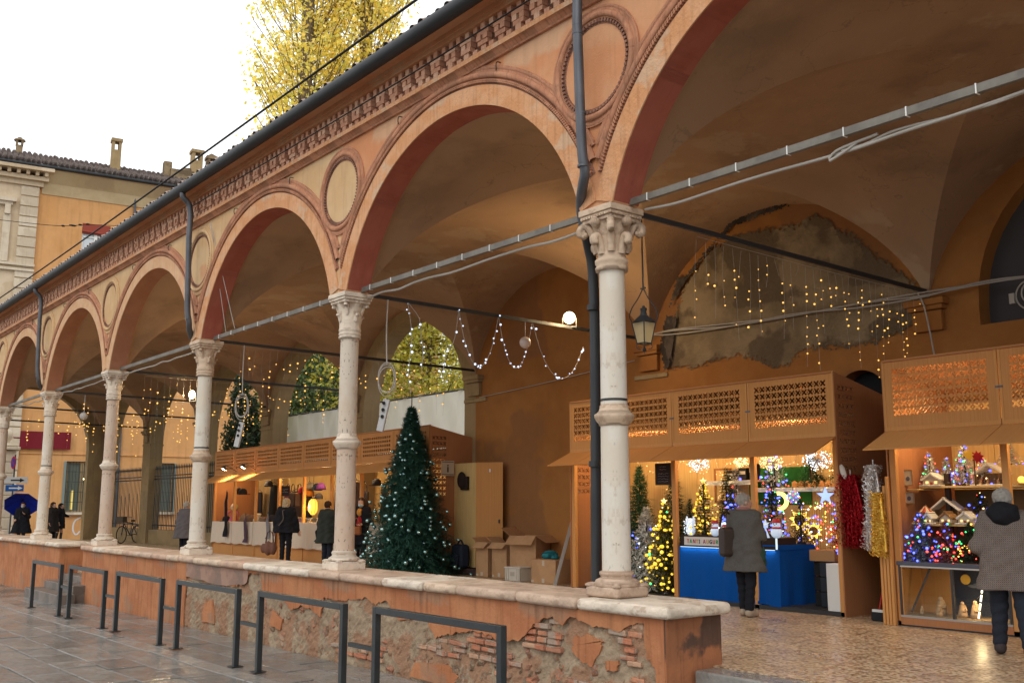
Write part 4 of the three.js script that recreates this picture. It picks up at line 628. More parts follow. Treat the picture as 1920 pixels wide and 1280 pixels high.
function stall(t, xs, zf, zb, o) { // xs: board edges; fascia, flaps, posts, sides, back, roof
  const { yTop = 3.35, yBot = 2.44, style = 'x', m = M.ply, posts = xs, flap = 0.56, flapDrop = 0.25, side = [1, 1], floor = true } = o, x0 = xs[0], x1 = xs[xs.length - 1];
  for (let k = 0; k < xs.length - 1; k++) {
    const w = xs[k + 1] - xs[k] - 0.012;
    const f = pm('fretwork_board', fret(+w.toFixed(3), +(yTop - yBot).toFixed(3), style), plyOf(m), t); f.position.set(xs[k] + 0.006, yBot, zf - 0.014);
    const a = part('awning_flap', tf(rbox(w, 0.018, Math.hypot(flap, flapDrop), 0.004), [xs[k] + w / 2 + 0.006, yBot - flapDrop / 2 - 0.01, zf + flap / 2], [Math.atan2(flapDrop, flap), 0, 0]), plyOf(m), t);
    part('edge_strip', [span(xs[k] + 0.006, xs[k] + 0.036, yBot, yTop, zf + 0.001, zf + 0.006), span(xs[k + 1] - 0.036, xs[k + 1] - 0.006, yBot, yTop, zf + 0.001, zf + 0.006), span(xs[k] + 0.036, xs[k + 1] - 0.036, yBot, yBot + 0.05, zf + 0.001, zf + 0.006)], plyOf(m), t);
    if (k && o.hinge !== false) part('hinge', box(0.09, 0.025, 0.01, xs[k], yBot + 0.45, zf + 0.006), M.zinc, t);
  }
  part('frame_rail', [span(x0, x1, yTop - 0.03, yTop + 0.012, zf - 0.05, zf - 0.016), span(x0, x1, yBot - 0.0, yBot + 0.07, zf - 0.06, zf - 0.016)], m, t);
  for (const x of posts) part('post', rbox(0.085, yBot, 0.07, 0.006, x, yBot / 2, zf - 0.055), plyOf(m), t);
  const yb = yTop - (zf - zb) * 0.2;
  [[x0, side[0]], [x1, side[1]]].forEach(([x, on]) => {
    if (!on) return;
    if (on === 2) part('side_board', new THREE.ExtrudeGeometry(poly([[-zf, 0], [-zf, yTop], [-zb, yb], [-zb, 0]]), { depth: 0.018, bevelEnabled: false }).rotateY(PH).translate(x - 0.009, 0, 0), o.sideM ?? M.plyRed, t);
    else { // pierced above, plain below
      const s = poly([[-zf, 0], [-zf, yTop], [-zb, yb], [-zb, 0]]);
      for (let i = 0; i < 4; i++) for (let j = 0; j < 12; j++) { const cx = -zf + 0.12 + i * 0.1, cy = 1.75 + j * 0.125, a = 0.045, b = 0.016; if (cy < yTop - 0.2) s.holes.push(hole([[0, b], [a - b, a], [a, a - b], [b, 0], [a, -a + b], [a - b, -a], [0, -b], [-a + b, -a], [-a, -a + b], [-b, 0], [-a, a - b], [-a + b, a]].map(([x, y]) => [cx + x, cy + y]))); }
      part('side_board', new THREE.ExtrudeGeometry(s, { depth: 0.018, bevelEnabled: false }).rotateY(PH).translate(x - 0.009, 0, 0), o.sideM ?? M.plyRed, t);
    }
  });
  for (let x = x0 + 0.01; x < x1 - 0.1; x += 0.6) part('back_board', span(x, Math.min(x + 0.594, x1 - 0.01), 0.02, 2.9, zb + 0.01, zb + 0.03), M.plyIn, t);
  part('stall_roof', new THREE.ExtrudeGeometry(poly([[-zf - 0.02, yTop - 0.02], [-zf - 0.02, yTop - 0.002], [-zb + 0.0, yb - 0.002], [-zb, yb - 0.02]]), { depth: x1 - x0 - 0.04, bevelEnabled: false }).rotateY(PH).translate(x0 + 0.02, 0, 0), M.plyRed, t);
  if (o.lightBlockY) part('light_block_board', span(x0 + 0.02, x1 - 0.02, o.lightBlockY, o.lightBlockY + 0.012, zb + 0.03, zf - 0.06), M.plyRed, t);  // unseen board added to keep lamp light from the fretwork holes
  if (floor) part('floor_sill', span(x0, x1, 0.0, 0.06, zb, zf - 0.02), M.iron, t);
}
const s1 = thing('market_stall', 'plywood stall with pierced fascia, blue cloth counter and lit trees', 'market stall');
stall(s1, [-6.15, -5.42, -3.66, -2.12, -0.62], -4.9, -6.3, { posts: [-6.1, -3.68, -2.1, -0.66], side: [1, 1], lightBlockY: 2.72 });
part('side_lining', span(-0.655, -0.645, 0.02, 2.72, -6.25, -5.0), M.plyIn, s1);  // added inner board, stops lamp light showing through the pierced side
for (const x of [-5.2, -4.3, -3.0, -1.5]) unseenStallLamp(s1, x, 2.62, -5.15, 1.7);
const s2 = thing('market_stall', 'plywood stall at the right edge with shelves of lit houses and a glass showcase', 'market stall');
stall(s2, [0.3, 1.82, 3.34], -4.62, -6.3, { posts: [0.36, 1.8, 3.3], side: [2, 2], yTop: 3.36 });
for (const x of [0.9, 2.4]) unseenStallLamp(s2, x, 2.6, -4.9, 1.7);
const s0 = thing('market_stall', 'long plywood stall of hats and bags in the middle distance', 'market stall', [-11.3, 0, 0]);
{ const xs = [-12.2]; for (let k = 1; k <= 8; k++) xs.push(-12.2 + k * 1.525); stall(s0, xs, -5.3, -6.95, { style: 'g', side: [2, 1], yTop: 3.28, yBot: 2.52, flap: 0.5, flapDrop: 0.24, hinge: false, lightBlockY: 2.56 }); s0.rotation.z = 0.009; }
for (let k = 0; k < 6; k++) unseenStallLamp(s0, -11.4 + k * 2.05, 2.46, -5.6, 1.6);
for (let k = 0; k < 2; k++) { // clip lamps on the flaps of the long stall
  const c = part('clip_lamp', [new THREE.ConeGeometry(0.1, 0.14, 12, 1, true).rotateX(-0.5).translate([-10.4, -9.0][k], 2.72, -4.86), bar([[-10.4, -9.0][k], 2.78, -4.9], [[-10.4, -9.0][k], 2.6, -5.25], 0.01)], M.zinc, s0);
  part('clip_bulb', ball(0.05, [-10.4, -9.0][k], 2.69, -4.84, 8), M.bulb([1, 0.85, 0.6], 5), c);
  const l = new THREE.SpotLight(new THREE.Color(1, 0.72, 0.36), 3.5, 0, 1.2, 0.8); l.position.set([-10.4, -9.0][k], 2.66, -4.8); l.target.position.set([-10.6, -9.2][k], 2.2, -5.4); l.castShadow = true; s0.add(l, l.target);
}
// shelves, counters
part('shelf', span(-2.66, -0.75, 1.74, 1.765, -6.2, -5.75), M.plyIn, s1); part('shelf', span(-3.8, -2.7, 1.87, 1.895, -6.2, -5.8), M.plyIn, s1);
part('shelf_fringe', [span(-2.66, -0.75, 1.7, 1.76, -5.745, -5.735), span(-3.8, -2.7, 1.82, 1.89, -5.795, -5.785)], std([0.6, 0.58, 0.52], { metalness: 0.8, roughness: 0.35, bumpMap: roughBump, bumpScale: 0.02 }), s1);
part('green_board', span(-3.2, -2.0, 1.5, 2.1, -6.26, -6.24), std([0.03, 0.16, 0.03]), s1);
part('counter', span(-3.55, -1.72, 0.1, 0.895, -5.75, -5.0), M.plyRed, s1);
part('display_ledge', [span(-3.6, -1.72, 0.85, 1.02, -5.4, -4.96)], std([0.035, 0.022, 0.018]), s1);
part('ledge_light', [span(-1.735, -1.715, 0.86, 1.02, -4.95, -4.93), span(-3.56, -1.75, 0.843, 0.852, -4.93, -4.915)], M.bulb([0.75, 0.95, 1], 0.7), s1);
{
  const cloth = (x0, x1, y0, y1, z, m, label, name, seed, cat = 'cloth') => { // a cloth falling from a table top, with soft folds
    const g = new THREE.PlaneGeometry(x1 - x0, y1 - y0, 90, 14).translate((x0 + x1) / 2, (y0 + y1) / 2, 0), p = g.attributes.position;
    for (let i = 0; i < p.count; i++) { const x = p.getX(i), f = (y1 - p.getY(i)) / (y1 - y0); p.setZ(i, z + f * (0.014 * Math.sin(x * 14 + seed) + 0.008 * Math.sin(x * 31 + seed * 2)) + 0.01 * f); p.setY(i, p.getY(i) + f * f * 0.012 * Math.sin(x * 9 + seed)); }
    g.computeVertexNormals();
    return single(name, [g, span(x0, x1, y1 - 0.004, y1, z - 0.6, z)], m, label, cat);
  };
  M.blueCloth = std([0.003, 0.07, 0.30], { roughness: 0.95, side: THREE.DoubleSide, bumpMap: fineBump, bumpScale: 0.003 });
  cloth(-3.6, -1.67, 0.06, 0.855, -4.93, M.blueCloth, 'blue cloth covering the counter front behind the woman in grey', 'counter_cloth', 1);
  { const g = new THREE.PlaneGeometry(0.86, 0.86, 40, 12).translate(0, 0.49, 0), p = g.attributes.position; for (let i = 0; i < p.count; i++) { const x = p.getX(i), f = 0.92 - p.getY(i); p.setZ(i, 0.02 * f * Math.sin(x * 16)); } g.computeVertexNormals(); const e = single('counter_cloth', [g.rotateY(PH).translate(-1.685, 0, -5.37), span(-2.3, -1.69, 0.9, 0.92, -5.8, -4.95)], M.blueCloth, 'blue cloth covering the right end of the counter beside the dark boxes', 'cloth'); }
  const wc = std([0.58, 0.5, 0.4], { roughness: 0.95, side: THREE.DoubleSide });
  [[-12.15, -10.65, 'white counter cloth at the far left end of the long stall'], [-10.6, -9.1, 'white counter cloth second from the left end of the long stall'], [-9.05, -7.6, 'white counter cloth left of the woman in black'], [-7.0, -4.5, 'pleated white counter cloth behind the woman in black'], [-4.4, -1.6, 'white counter cloth at the right part of the long stall']].forEach(([a, b, l], k) => { const c = cloth(a - 11.3, b - 11.3, 0.36, 1.0 + (a + 12) * 0.008, -5.27 + 0.01 * k, wc, l, 'counter_cloth', k + 3); });
  part('counter', span(-12.15, -1.5, 0.02, 0.97, -6.0, -5.34), M.ply, s0);
}
{ const l = new THREE.RectAreaLight(new THREE.Color(0.6, 0.95, 1), 9, 1.8, 0.02); l.position.set(-2.65, 0.838, -4.9); l.lookAt(-2.65, 0.3, -4.95); s1.add(l); }
// TANTI AUGURI strip
const fontB = await new FontLoader().loadAsync('fonts/droid/droid_sans_bold.typeface.json');
{
  const t = thing('greeting_strip', 'white paper strip with coloured letters TANTI AUGURI on the counter ledge', 'sign', [-3.5, 0.875, -4.955]);
  part('strip', box(1.02, 0.13, 0.006, 0.5, 0.065, 0), std([0.62, 0.58, 0.54]), t);
  const cols = [[0.5, 0.03, 0.03], [0.4, 0.05, 0.12], [0.05, 0.05, 0.08], [0.02, 0.3, 0.08], [0.5, 0.3, 0.02]].map((c) => std(c)); let x = 0.05;
  'TANTI  AUGURI'.split('').forEach((ch, k) => { if (ch === ' ') { x += 0.025; return; } const g = new TextGeometry(ch, { font: fontB, size: 0.061, depth: 0.004, curveSegments: 3 }); g.computeBoundingBox(); part('letter', g.translate(x, 0.03, 0.004), cols[(k * 3) % 5], t); x += g.boundingBox.max.x - x + 0.009; });
}
// ---------- conifers and lights ----------
function needles({ h, r, rows, per, steps, tuft, len, w, seed, droop = 0.25, pow = 0.95, y0 = 0.06 }) {
  const R = rng(seed), pos = [], col = [], tips = [];
  for (let k = 0; k < rows; k++) {
    const f = k / (rows - 1), y = h * (y0 + (0.97 - y0) * f), L = r * Math.pow(1 - f, pow) + 0.035 * h ** 0.5 * 0.5, n = Math.max(4, Math.round(per * (0.25 + 0.75 * (1 - f))));
    for (let b = 0; b < n; b++) {
      const a = (b + R() * 0.8) / n * 2 * PI + k * 2.4, l = L * (0.64 + 0.54 * R()), c = Math.cos(a), s = Math.sin(a), dr = droop * (R() * 0.6 + 0.5);
      for (let q = 0; q < steps; q++) {
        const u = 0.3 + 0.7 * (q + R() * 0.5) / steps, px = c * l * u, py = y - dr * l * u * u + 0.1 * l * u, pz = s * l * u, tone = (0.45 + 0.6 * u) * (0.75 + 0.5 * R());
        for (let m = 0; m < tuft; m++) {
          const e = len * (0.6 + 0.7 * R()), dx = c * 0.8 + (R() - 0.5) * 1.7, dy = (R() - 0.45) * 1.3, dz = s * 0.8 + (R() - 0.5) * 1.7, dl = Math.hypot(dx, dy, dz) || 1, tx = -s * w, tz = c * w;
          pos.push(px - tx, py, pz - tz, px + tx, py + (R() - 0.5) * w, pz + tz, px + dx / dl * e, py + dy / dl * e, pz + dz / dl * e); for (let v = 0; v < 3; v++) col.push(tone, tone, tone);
        }
      }
      tips.push([c * l * 1.02, y - dr * l + 0.1 * l, s * l * 1.02]);
    }
  }
  const g = new THREE.BufferGeometry(); g.setAttribute('position', new THREE.Float32BufferAttribute(pos, 3)); g.setAttribute('color', new THREE.Float32BufferAttribute(col, 3)); g.computeVertexNormals(); return { g, tips };
}
const needleMat = (c) => std(c, { vertexColors: true, side: THREE.DoubleSide, roughness: 0.75 });
M.firDark = needleMat([0.042, 0.12, 0.088]); M.firGreen = needleMat([0.04, 0.11, 0.05]); M.firDull = needleMat([0.035, 0.06, 0.03]); M.snow = needleMat([0.62, 0.62, 0.58]); M.firBlue = needleMat([0.18, 0.22, 0.26]);
M.goldLeaf = needleMat([0.10, 0.11, 0.03]);
const LB = { blue: M.bulb([0.06, 0.1, 1], 3.2), red: M.bulb([1, 0.05, 0.03], 2.4), green: M.bulb([0.05, 1, 0.25], 1.6), amber: M.bulb([1, 0.5, 0.06], 2.6), white: M.bulb([0.8, 0.9, 1], 2), warm: M.bulb([1, 0.7, 0.3], 2), gold: std([0.7, 0.5, 0.05], { emissive: new THREE.Color(1, 0.62, 0.06), emissiveIntensity: 0.75 }) };
const stand = std([0.05, 0.04, 0.035]);
function fir(name, label, pos, h, r, m, o = {}) {
  const t = thing(name, label, 'christmas tree', pos), k = o.k ?? 1, nd = needles({ h, r: o.seed === 4 ? r : r * 1.3, rows: Math.round((13 + 9 * h) * k), per: Math.round((9 + 6 * h) * k), steps: o.steps ?? 4, tuft: o.tuft ?? 4, len: o.len ?? (0.035 + 0.022 * h), w: o.w ?? (0.004 + 0.0025 * h), seed: o.seed ?? Math.round(h * 1000 + r * 77), droop: o.droop, y0: o.y0, pow: o.pow ?? 0.8 });
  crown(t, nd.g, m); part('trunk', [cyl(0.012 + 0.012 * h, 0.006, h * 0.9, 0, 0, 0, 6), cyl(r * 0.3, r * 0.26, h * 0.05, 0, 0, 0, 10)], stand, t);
  const R = rng(9 + Math.round(h * 99));
  for (const [c, n, rad] of o.lights ?? []) bulbs(Array.from({ length: n }, () => nd.tips[R() * nd.tips.length | 0].map((v, q) => q === 1 ? v + 0.01 : v * (0.85 + 0.2 * R()))), rad ?? 0.012, LB[c], t, c + '_bulbs');
  if (o.star) part('star', tf(ext(starShape(0.06, 0.026), 0.012), [0, h * 1.0, 0], [0, 0.6, 0]), M.bulb([1, 0.75, 0.25], 1.4), t);
  return { t, nd };
}
function starShape(a, b, n = 5) { const p = []; for (let k = 0; k < 2 * n; k++) { const t = PH + k * PI / n, q = k % 2 ? b : a; p.push([q * Math.cos(t), q * Math.sin(t)]); } return poly(p); }
{ // the big tree with teal glass balls
  const { t, nd } = fir('decorated_tree', 'tall dark artificial fir hung with teal glass balls beside the long stall', [-11.45, 0, -4.9], 3.72, 1.12, M.firDark, { k: 1.55, steps: 9, tuft: 8, len: 0.1, w: 0.011, droop: 0.3, pow: 0.86, seed: 4, y0: 0.03 });
  const R = rng(77), bm = std([0.34, 0.56, 0.56], { metalness: 0.9, roughness: 0.2 }), bg = buv(new THREE.SphereGeometry(0.042, 14, 10)); let n = 0;
  for (let k = 0; k < 700 && n < 190; k++) { const p = nd.tips[R() * nd.tips.length | 0]; if (p[0] * 0.55 + p[2] * 0.8 < -0.25) continue; const b = pm('glass_ball', bg, bm, t), f = 0.98 + R() * 0.08; b.position.set(p[0] * f, p[1] - 0.02, p[2] * f); b.scale.setScalar(0.8 + R() * 0.4); n++; }
  part('treetop', bar([0, 3.55, 0], [0, 4.0, 0], 0.012), stand, t);
}
fir('fir_tree', 'plain green fir standing in the left part of the stall under the chalk sign', [-5.2, 0.06, -5.7], 2.15, 0.4, M.firGreen, { k: 1.15, steps: 5, tuft: 5 });
fir('snowy_fir', 'snow white artificial fir on the stall floor beside the near column', [-4.62, 0.06, -5.25], 1.42, 0.36, M.snow, { k: 1.1, tuft: 5, steps: 5, len: 0.06, w: 0.012, lights: [['blue', 6, 0.016], ['white', 16, 0.012]] });
fir('lit_fir', 'fir covered with glowing golden leaf lights right of the snow white fir', [-4.2, 0.06, -5.25], 1.5, 0.3, M.goldLeaf, { k: 0.8, tuft: 2, len: 0.08, w: 0.022, lights: [['gold', 170, 0.025], ['green', 9, 0.024], ['warm', 40, 0.011]], star: true });
fir('fir_tree', 'dark fir with tiny white lights behind the golden lit fir', [-4.62, 0.06, -5.95], 2.05, 0.4, M.firDull, { k: 1.1, lights: [['warm', 30, 0.009]] });
fir('fir_tree', 'dark fir with blue lights low behind the near column', [-5.3, 0.06, -5.5], 1.3, 0.26, M.firDark, { lights: [['blue', 16, 0.02], ['green', 4, 0.016]] });
fir('fir_tree', 'dark fir at the left end of the stall beside the drain pipe', [-6.42, 0.0, -5.55], 0.95, 0.22, M.firDark);
fir('fir_tree', 'small bare dark fir standing on the counter near the stall back', [-4.05, 0.98, -5.72], 0.62, 0.16, M.firDull);
fir('lit_fir', 'counter fir with glowing golden lights and star behind the white owl figure', [-3.38, 1.02, -5.3], 0.86, 0.2, M.goldLeaf, { k: 0.9, tuft: 2, len: 0.05, w: 0.016, lights: [['gold', 110, 0.018], ['warm', 30, 0.009]], star: true });
fir('fir_tree', 'dark fir rising behind the golden counter fir', [-3.2, 1.0, -5.65], 1.1, 0.22, M.firDull, { lights: [['warm', 14, 0.008]] });
fir('lit_fir', 'counter fir with blue bulbs left of the woman in grey', [-2.95, 1.02, -5.45], 0.72, 0.17, M.firDull, { lights: [['blue', 34, 0.018], ['red', 6, 0.01], ['warm', 10, 0.008]] });
fir('snowy_fir', 'cream fir with blue lights at the back of the counter', [-3.15, 1.2, -5.85], 0.9, 0.17, M.snow, { lights: [['blue', 12, 0.016], ['red', 6, 0.012]] });
fir('lit_fir', 'counter fir with many blue and violet bulbs right of the woman in grey', [-2.2, 1.0, -5.5], 0.88, 0.2, M.firDull, { lights: [['blue', 46, 0.015], ['red', 16, 0.011], ['green', 10, 0.011], ['white', 10, 0.009]] });
fir('fir_tree', 'bare dark fir on the counter left of the golden sun lights', [-1.78, 0.92, -5.62], 0.66, 0.24, M.firDull, { lights: [['warm', 8, 0.008]] });
fir('snowy_fir', 'small white fir with blue bulbs on the upper shelf', [-2.46, 1.77, -5.95], 0.52, 0.19, M.snow, { lights: [['blue', 18, 0.017], ['red', 6, 0.012], ['green', 6, 0.012]] });
fir('fir_tree', 'small green fir with frosted twigs in the middle of the upper shelf', [-1.8, 1.77, -5.95], 0.55, 0.22, M.firGreen, { lights: [['warm', 14, 0.008]] });
fir('fir_tree', 'small green fir with red and warm bulbs at the right end of the upper shelf', [-1.25, 1.77, -5.95], 0.55, 0.22, M.firDull, { lights: [['warm', 26, 0.011], ['red', 6, 0.012], ['green', 3, 0.014]] });
// lit figures on the counter
M.iceLit = std([0.5, 0.55, 0.6], { emissive: new THREE.Color(0.55, 0.7, 0.9), emissiveIntensity: 0.35, roughness: 0.4, bumpMap: roughBump, bumpScale: 0.01 });
M.redGloss = std([0.42, 0.02, 0.02], { roughness: 0.4 });
{
  const t = thing('light_figure', 'white glowing owl figure at the left end of the counter', 'light figure', [-3.5, 1.02, -5.1]);
  part('body', [tf(ball(0.1, 0, 0.09, 0, 14), [0, 0, 0], [0, 0, 0], [0.9, 1, 0.6]), tf(ball(0.085, 0, 0, 0, 14), [0, 0.2, 0], [0, 0, 0], [1.1, 0.85, 0.7])], M.iceLit, t); part('ear', [new THREE.ConeGeometry(0.03, 0.07, 6).translate(-0.07, 0.28, 0), new THREE.ConeGeometry(0.03, 0.07, 6).translate(0.07, 0.28, 0)], M.iceLit, t);
  bulbs(Array.from({ length: 30 }, (_, k) => [0.08 * Math.cos(k * 2.4), 0.02 + k * 0.008, 0.065]), 0.006, LB.white, t);
  const s = thing('light_figure', 'small snowman figure in red hat and scarf beside the white owl', 'light figure', [-2.98, 1.02, -5.08]);
  part('body', [ball(0.075, 0, 0.07, 0, 12), ball(0.055, 0, 0.165, 0, 12)], M.iceLit, s); part('hat', [cyl(0.058, 0.04, 0.05, 0, 0.195, 0), cyl(0.062, 0.062, 0.015, 0, 0.19, 0)], M.redGloss, s); part('scarf', new THREE.TorusGeometry(0.05, 0.016, 6, 14).rotateX(PH).translate(0, 0.125, 0), M.redGloss, s); part('nose', new THREE.ConeGeometry(0.01, 0.05, 6).rotateX(PH).translate(0, 0.165, 0.07), std([0.5, 0.18, 0.02]), s); part('eye', [ball(0.008, -0.02, 0.18, 0.05, 6), ball(0.008, 0.02, 0.18, 0.05, 6)], M.black, s);
  dup(s, [-1.8, 1.02, -5.05], 0.3, 'snowman figure with red hat at the right end of the counter ledge', null, 1.15);
  const h = thing('light_house', 'glowing arched red and white house beside the small snowman', 'light figure', [-2.74, 1.02, -5.06]);
  part('arch', tf(ext(ring(0, 0.05, 0.085, 0.12, 0, PI, 20), 0.05), [0, 0.05, 0]), M.iceLit, h); part('house', [box(0.14, 0.1, 0.06, 0, 0.05, 0.03)], M.redGloss, h); part('roof', tf(ext(poly([[-0.09, 0], [0.09, 0], [0, 0.08]]), 0.07), [0, 0.1, 0]), M.redGloss, h); for (const wx of [-0.035, 0.035]) part('window', box(0.03, 0.04, 0.005, wx, 0.05, 0.062), M.bulb([1, 0.8, 0.4], 1), h); bulbs(Array.from({ length: 14 }, (_, k) => [0.102 * Math.cos(k / 13 * PI), 0.1 + 0.102 * Math.sin(k / 13 * PI), 0.055]), 0.008, LB.white, h);
  const st = thing('light_figure', 'blue white glowing star doll right of the woman in grey', 'light figure', [-1.97, 1.02, -5.02]);
  part('body', [new THREE.ConeGeometry(0.06, 0.16, 10).translate(0, 0.08, 0), ball(0.04, 0, 0.18, 0, 10)], M.iceLit, st); part('star', tf(ext(starShape(0.07, 0.03), 0.02), [0, 0.2, -0.01]), M.iceLit, st); bulbs(Array.from({ length: 12 }, (_, k) => [0.05 * Math.cos(k * 1.3), 0.03 + k * 0.012, 0.05]), 0.007, LB.blue, st);
  const mo = thing('moon_light', 'glowing yellow crescent moon light behind the counter', 'light', [-2.3, 1.42, -5.9], 0.4);
  part('crescent', tf(ext(ring(0, 0.14, 0.09, 0.15, -PH - 0.2, PH + 0.2, 24), 0.03), [-0.05, 0, 0]), M.bulb([1, 0.62, 0.12], 2.2), mo); part('stand', bar([0, -0.4, 0], [0, 0.0, 0], 0.01), M.iron, mo);
  for (const [x, y, s, l] of [[-2.02, 1.1, 0.17, 'larger golden glowing sun light left of the coloured light curtain'], [-1.78, 0.98, 0.13, 'smaller golden glowing sun light low behind the counter end']]) { const su = thing('sun_light', l, 'light', [x, y, -5.95], 0.4); part('rays', tf(ext(starShape(s, s * 0.62, 9), 0.02), [0, s, 0]), M.bulb([1, 0.6, 0.08], 1.6), su); part('face', cyl(s * 0.5, s * 0.5, 0.02, 0, 0, 0, 20).rotateX(PH).translate(0, s, 0.03), std([0.3, 0.17, 0.03]), su); part('stand', bar([0, -0.3, 0], [0, 0.05, 0], 0.01), M.iron, su); }
  const cb = thing('light_ball', 'round multicoloured glowing ball left of the blue star', 'light', [-1.95, 1.52, -5.7]); part('ball', ball(0.09, 0, 0.1, 0, 16), std([0.25, 0.28, 0.4], { roughness: 0.3, emissive: new THREE.Color(0.1, 0.15, 0.4), emissiveIntensity: 0.4 }), cb);
  ['red', 'blue', 'green', 'white'].forEach((c, q) => bulbs(Array.from({ length: 10 }, (_, k) => { const a = k * 2.4 + q, y = 1 - 2 * (k + 0.5) / 10, w = Math.sqrt(1 - y * y); return [0.094 * w * Math.cos(a), 0.1 + 0.094 * y, 0.094 * w * Math.sin(a)]; }), 0.011, LB[c], cb, c + '_bulbs'));
  part('hook', bar([0, 0.19, 0], [0, 0.26, 0], 0.005), M.iron, cb);
  const bs = thing('star_light', 'blue white glowing star above the coloured light curtain', 'light', [-1.31, 1.52, -5.6], 0.5); part('star', tf(ext(starShape(0.13, 0.055), 0.03), [0, 0.11, 0]), std([0.2, 0.28, 0.5], { emissive: new THREE.Color(0.3, 0.45, 1), emissiveIntensity: 0.9 }), bs); part('hook', bar([0, 0.2, 0.01], [0, 0.26, 0.01], 0.005), M.iron, bs);
  const burst = (x, y, z, s, c, l, n = 60) => { const b = thing('starburst_light', l, 'light', [x, y, z]), R = rng(n), rods = [], pts = []; for (let k = 0; k < n; k++) { const a = R() * 2 * PI, u = R() * 2 - 1, w = Math.sqrt(1 - u * u), d = [w * Math.cos(a) * s, u * s * 0.7, w * Math.sin(a) * s]; rods.push(bar([0, 0, 0], d, 0.0015, 3)); pts.push(d, d.map((v) => v * 0.7)); } part('rods', rods, M.cable, b, 'stuff', false); bulbs(pts, 0.007, LB[c], b); part('cord', bar([0, 0, 0], [0, 0.3, 0], 0.004), M.white, b); };
  burst(-3.36, 2.14, -5.2, 0.17, 'white', 'white starburst light under the flap above the white owl'); burst(-2.52, 2.15, -5.2, 0.11, 'warm', 'warm yellow starburst light above the woman in grey'); burst(-1.95, 2.13, -5.2, 0.17, 'warm', 'warm yellow starburst light above the blue lit fir', 80); burst(-1.05, 2.12, -5.05, 0.2, 'white', 'large white starburst light at the right end of the flap', 90);
  const cu = thing('light_curtain', 'multicoloured curtain of lights at the right end of the blue counter stall', 'fairy lights'), R = rng(31);
  part('wires', Array.from({ length: 22 }, (_, k) => bar([-1.9 + k * 0.042, 1.55, -5.8], [-1.9 + k * 0.042 + (R() - 0.5) * 0.02, 0.84, -5.78], 0.003, 3)), std([0.3, 0.1, 0.06]), cu, null, false);
  [['red', 44], ['blue', 54], ['amber', 44], ['white', 34], ['green', 16]].forEach(([c, n], q) => bulbs(Array.from({ length: n }, () => { const u = R(); return [-1.9 + Math.floor((q === 0 ? 0.35 + u * 0.6 : u) * 22) * 0.042, 0.84 + R() * 0.7, -5.77 + R() * 0.02]; }), 0.011, LB[c], cu, c + '_bulbs'));
  const bl = thing('light_string', 'bundle of blue lights hanging on the right post inside the blue counter stall', 'fairy lights', [-0.85, 0, -5.2]); part('wires', [0, 1, 2].map((k) => tube([[0.04 * k, 1.7, 0], [0.03 * k - 0.03, 1.3, 0.03], [0.05 * k, 0.85, 0]], 0.004, 10, 4)), M.black, bl, null, false); bulbs(Array.from({ length: 40 }, () => [(R() - 0.3) * 0.2, 0.8 + R() * 0.9, (R() - 0.5) * 0.12]), 0.014, LB.blue, bl);
}
{ // chalk board
  const t = thing('chalk_board', 'small dark chalkboard hanging under the flap above the golden lit fir', 'sign', [-3.97, 1.83, -5.0], 0.05);
  part('board', box(0.31, 0.34, 0.012, 0, 0.17, 0), std([0.03, 0.022, 0.02], { roughness: 0.6 }), t); part('frame', [box(0.33, 0.018, 0.018, 0, 0.0, 0), box(0.33, 0.018, 0.018, 0, 0.34, 0), box(0.018, 0.34, 0.018, -0.16, 0.17, 0), box(0.018, 0.34, 0.018, 0.16, 0.17, 0)], std([0.06, 0.035, 0.02]), t);
  const R = rng(2), g = []; for (let k = 0; k < 6; k++) { const y = 0.29 - k * 0.042 - (k > 1 ? 0.03 : 0), w = k < 2 ? 0.07 : 0.11, p = []; for (let q = 0; q <= 16; q++) p.push([-w + 2 * w * q / 16, y + (R() - 0.5) * 0.018, 0.0075]); g.push(tube(p, 0.0018, 50, 3)); } part('chalk_lines', g, std([0.35, 0.32, 0.33]), t); part('cord', [bar([-0.12, 0.34, 0], [-0.12, 0.62, 0], 0.003), bar([0.12, 0.34, 0], [0.12, 0.62, 0], 0.003)], M.white, t);
}
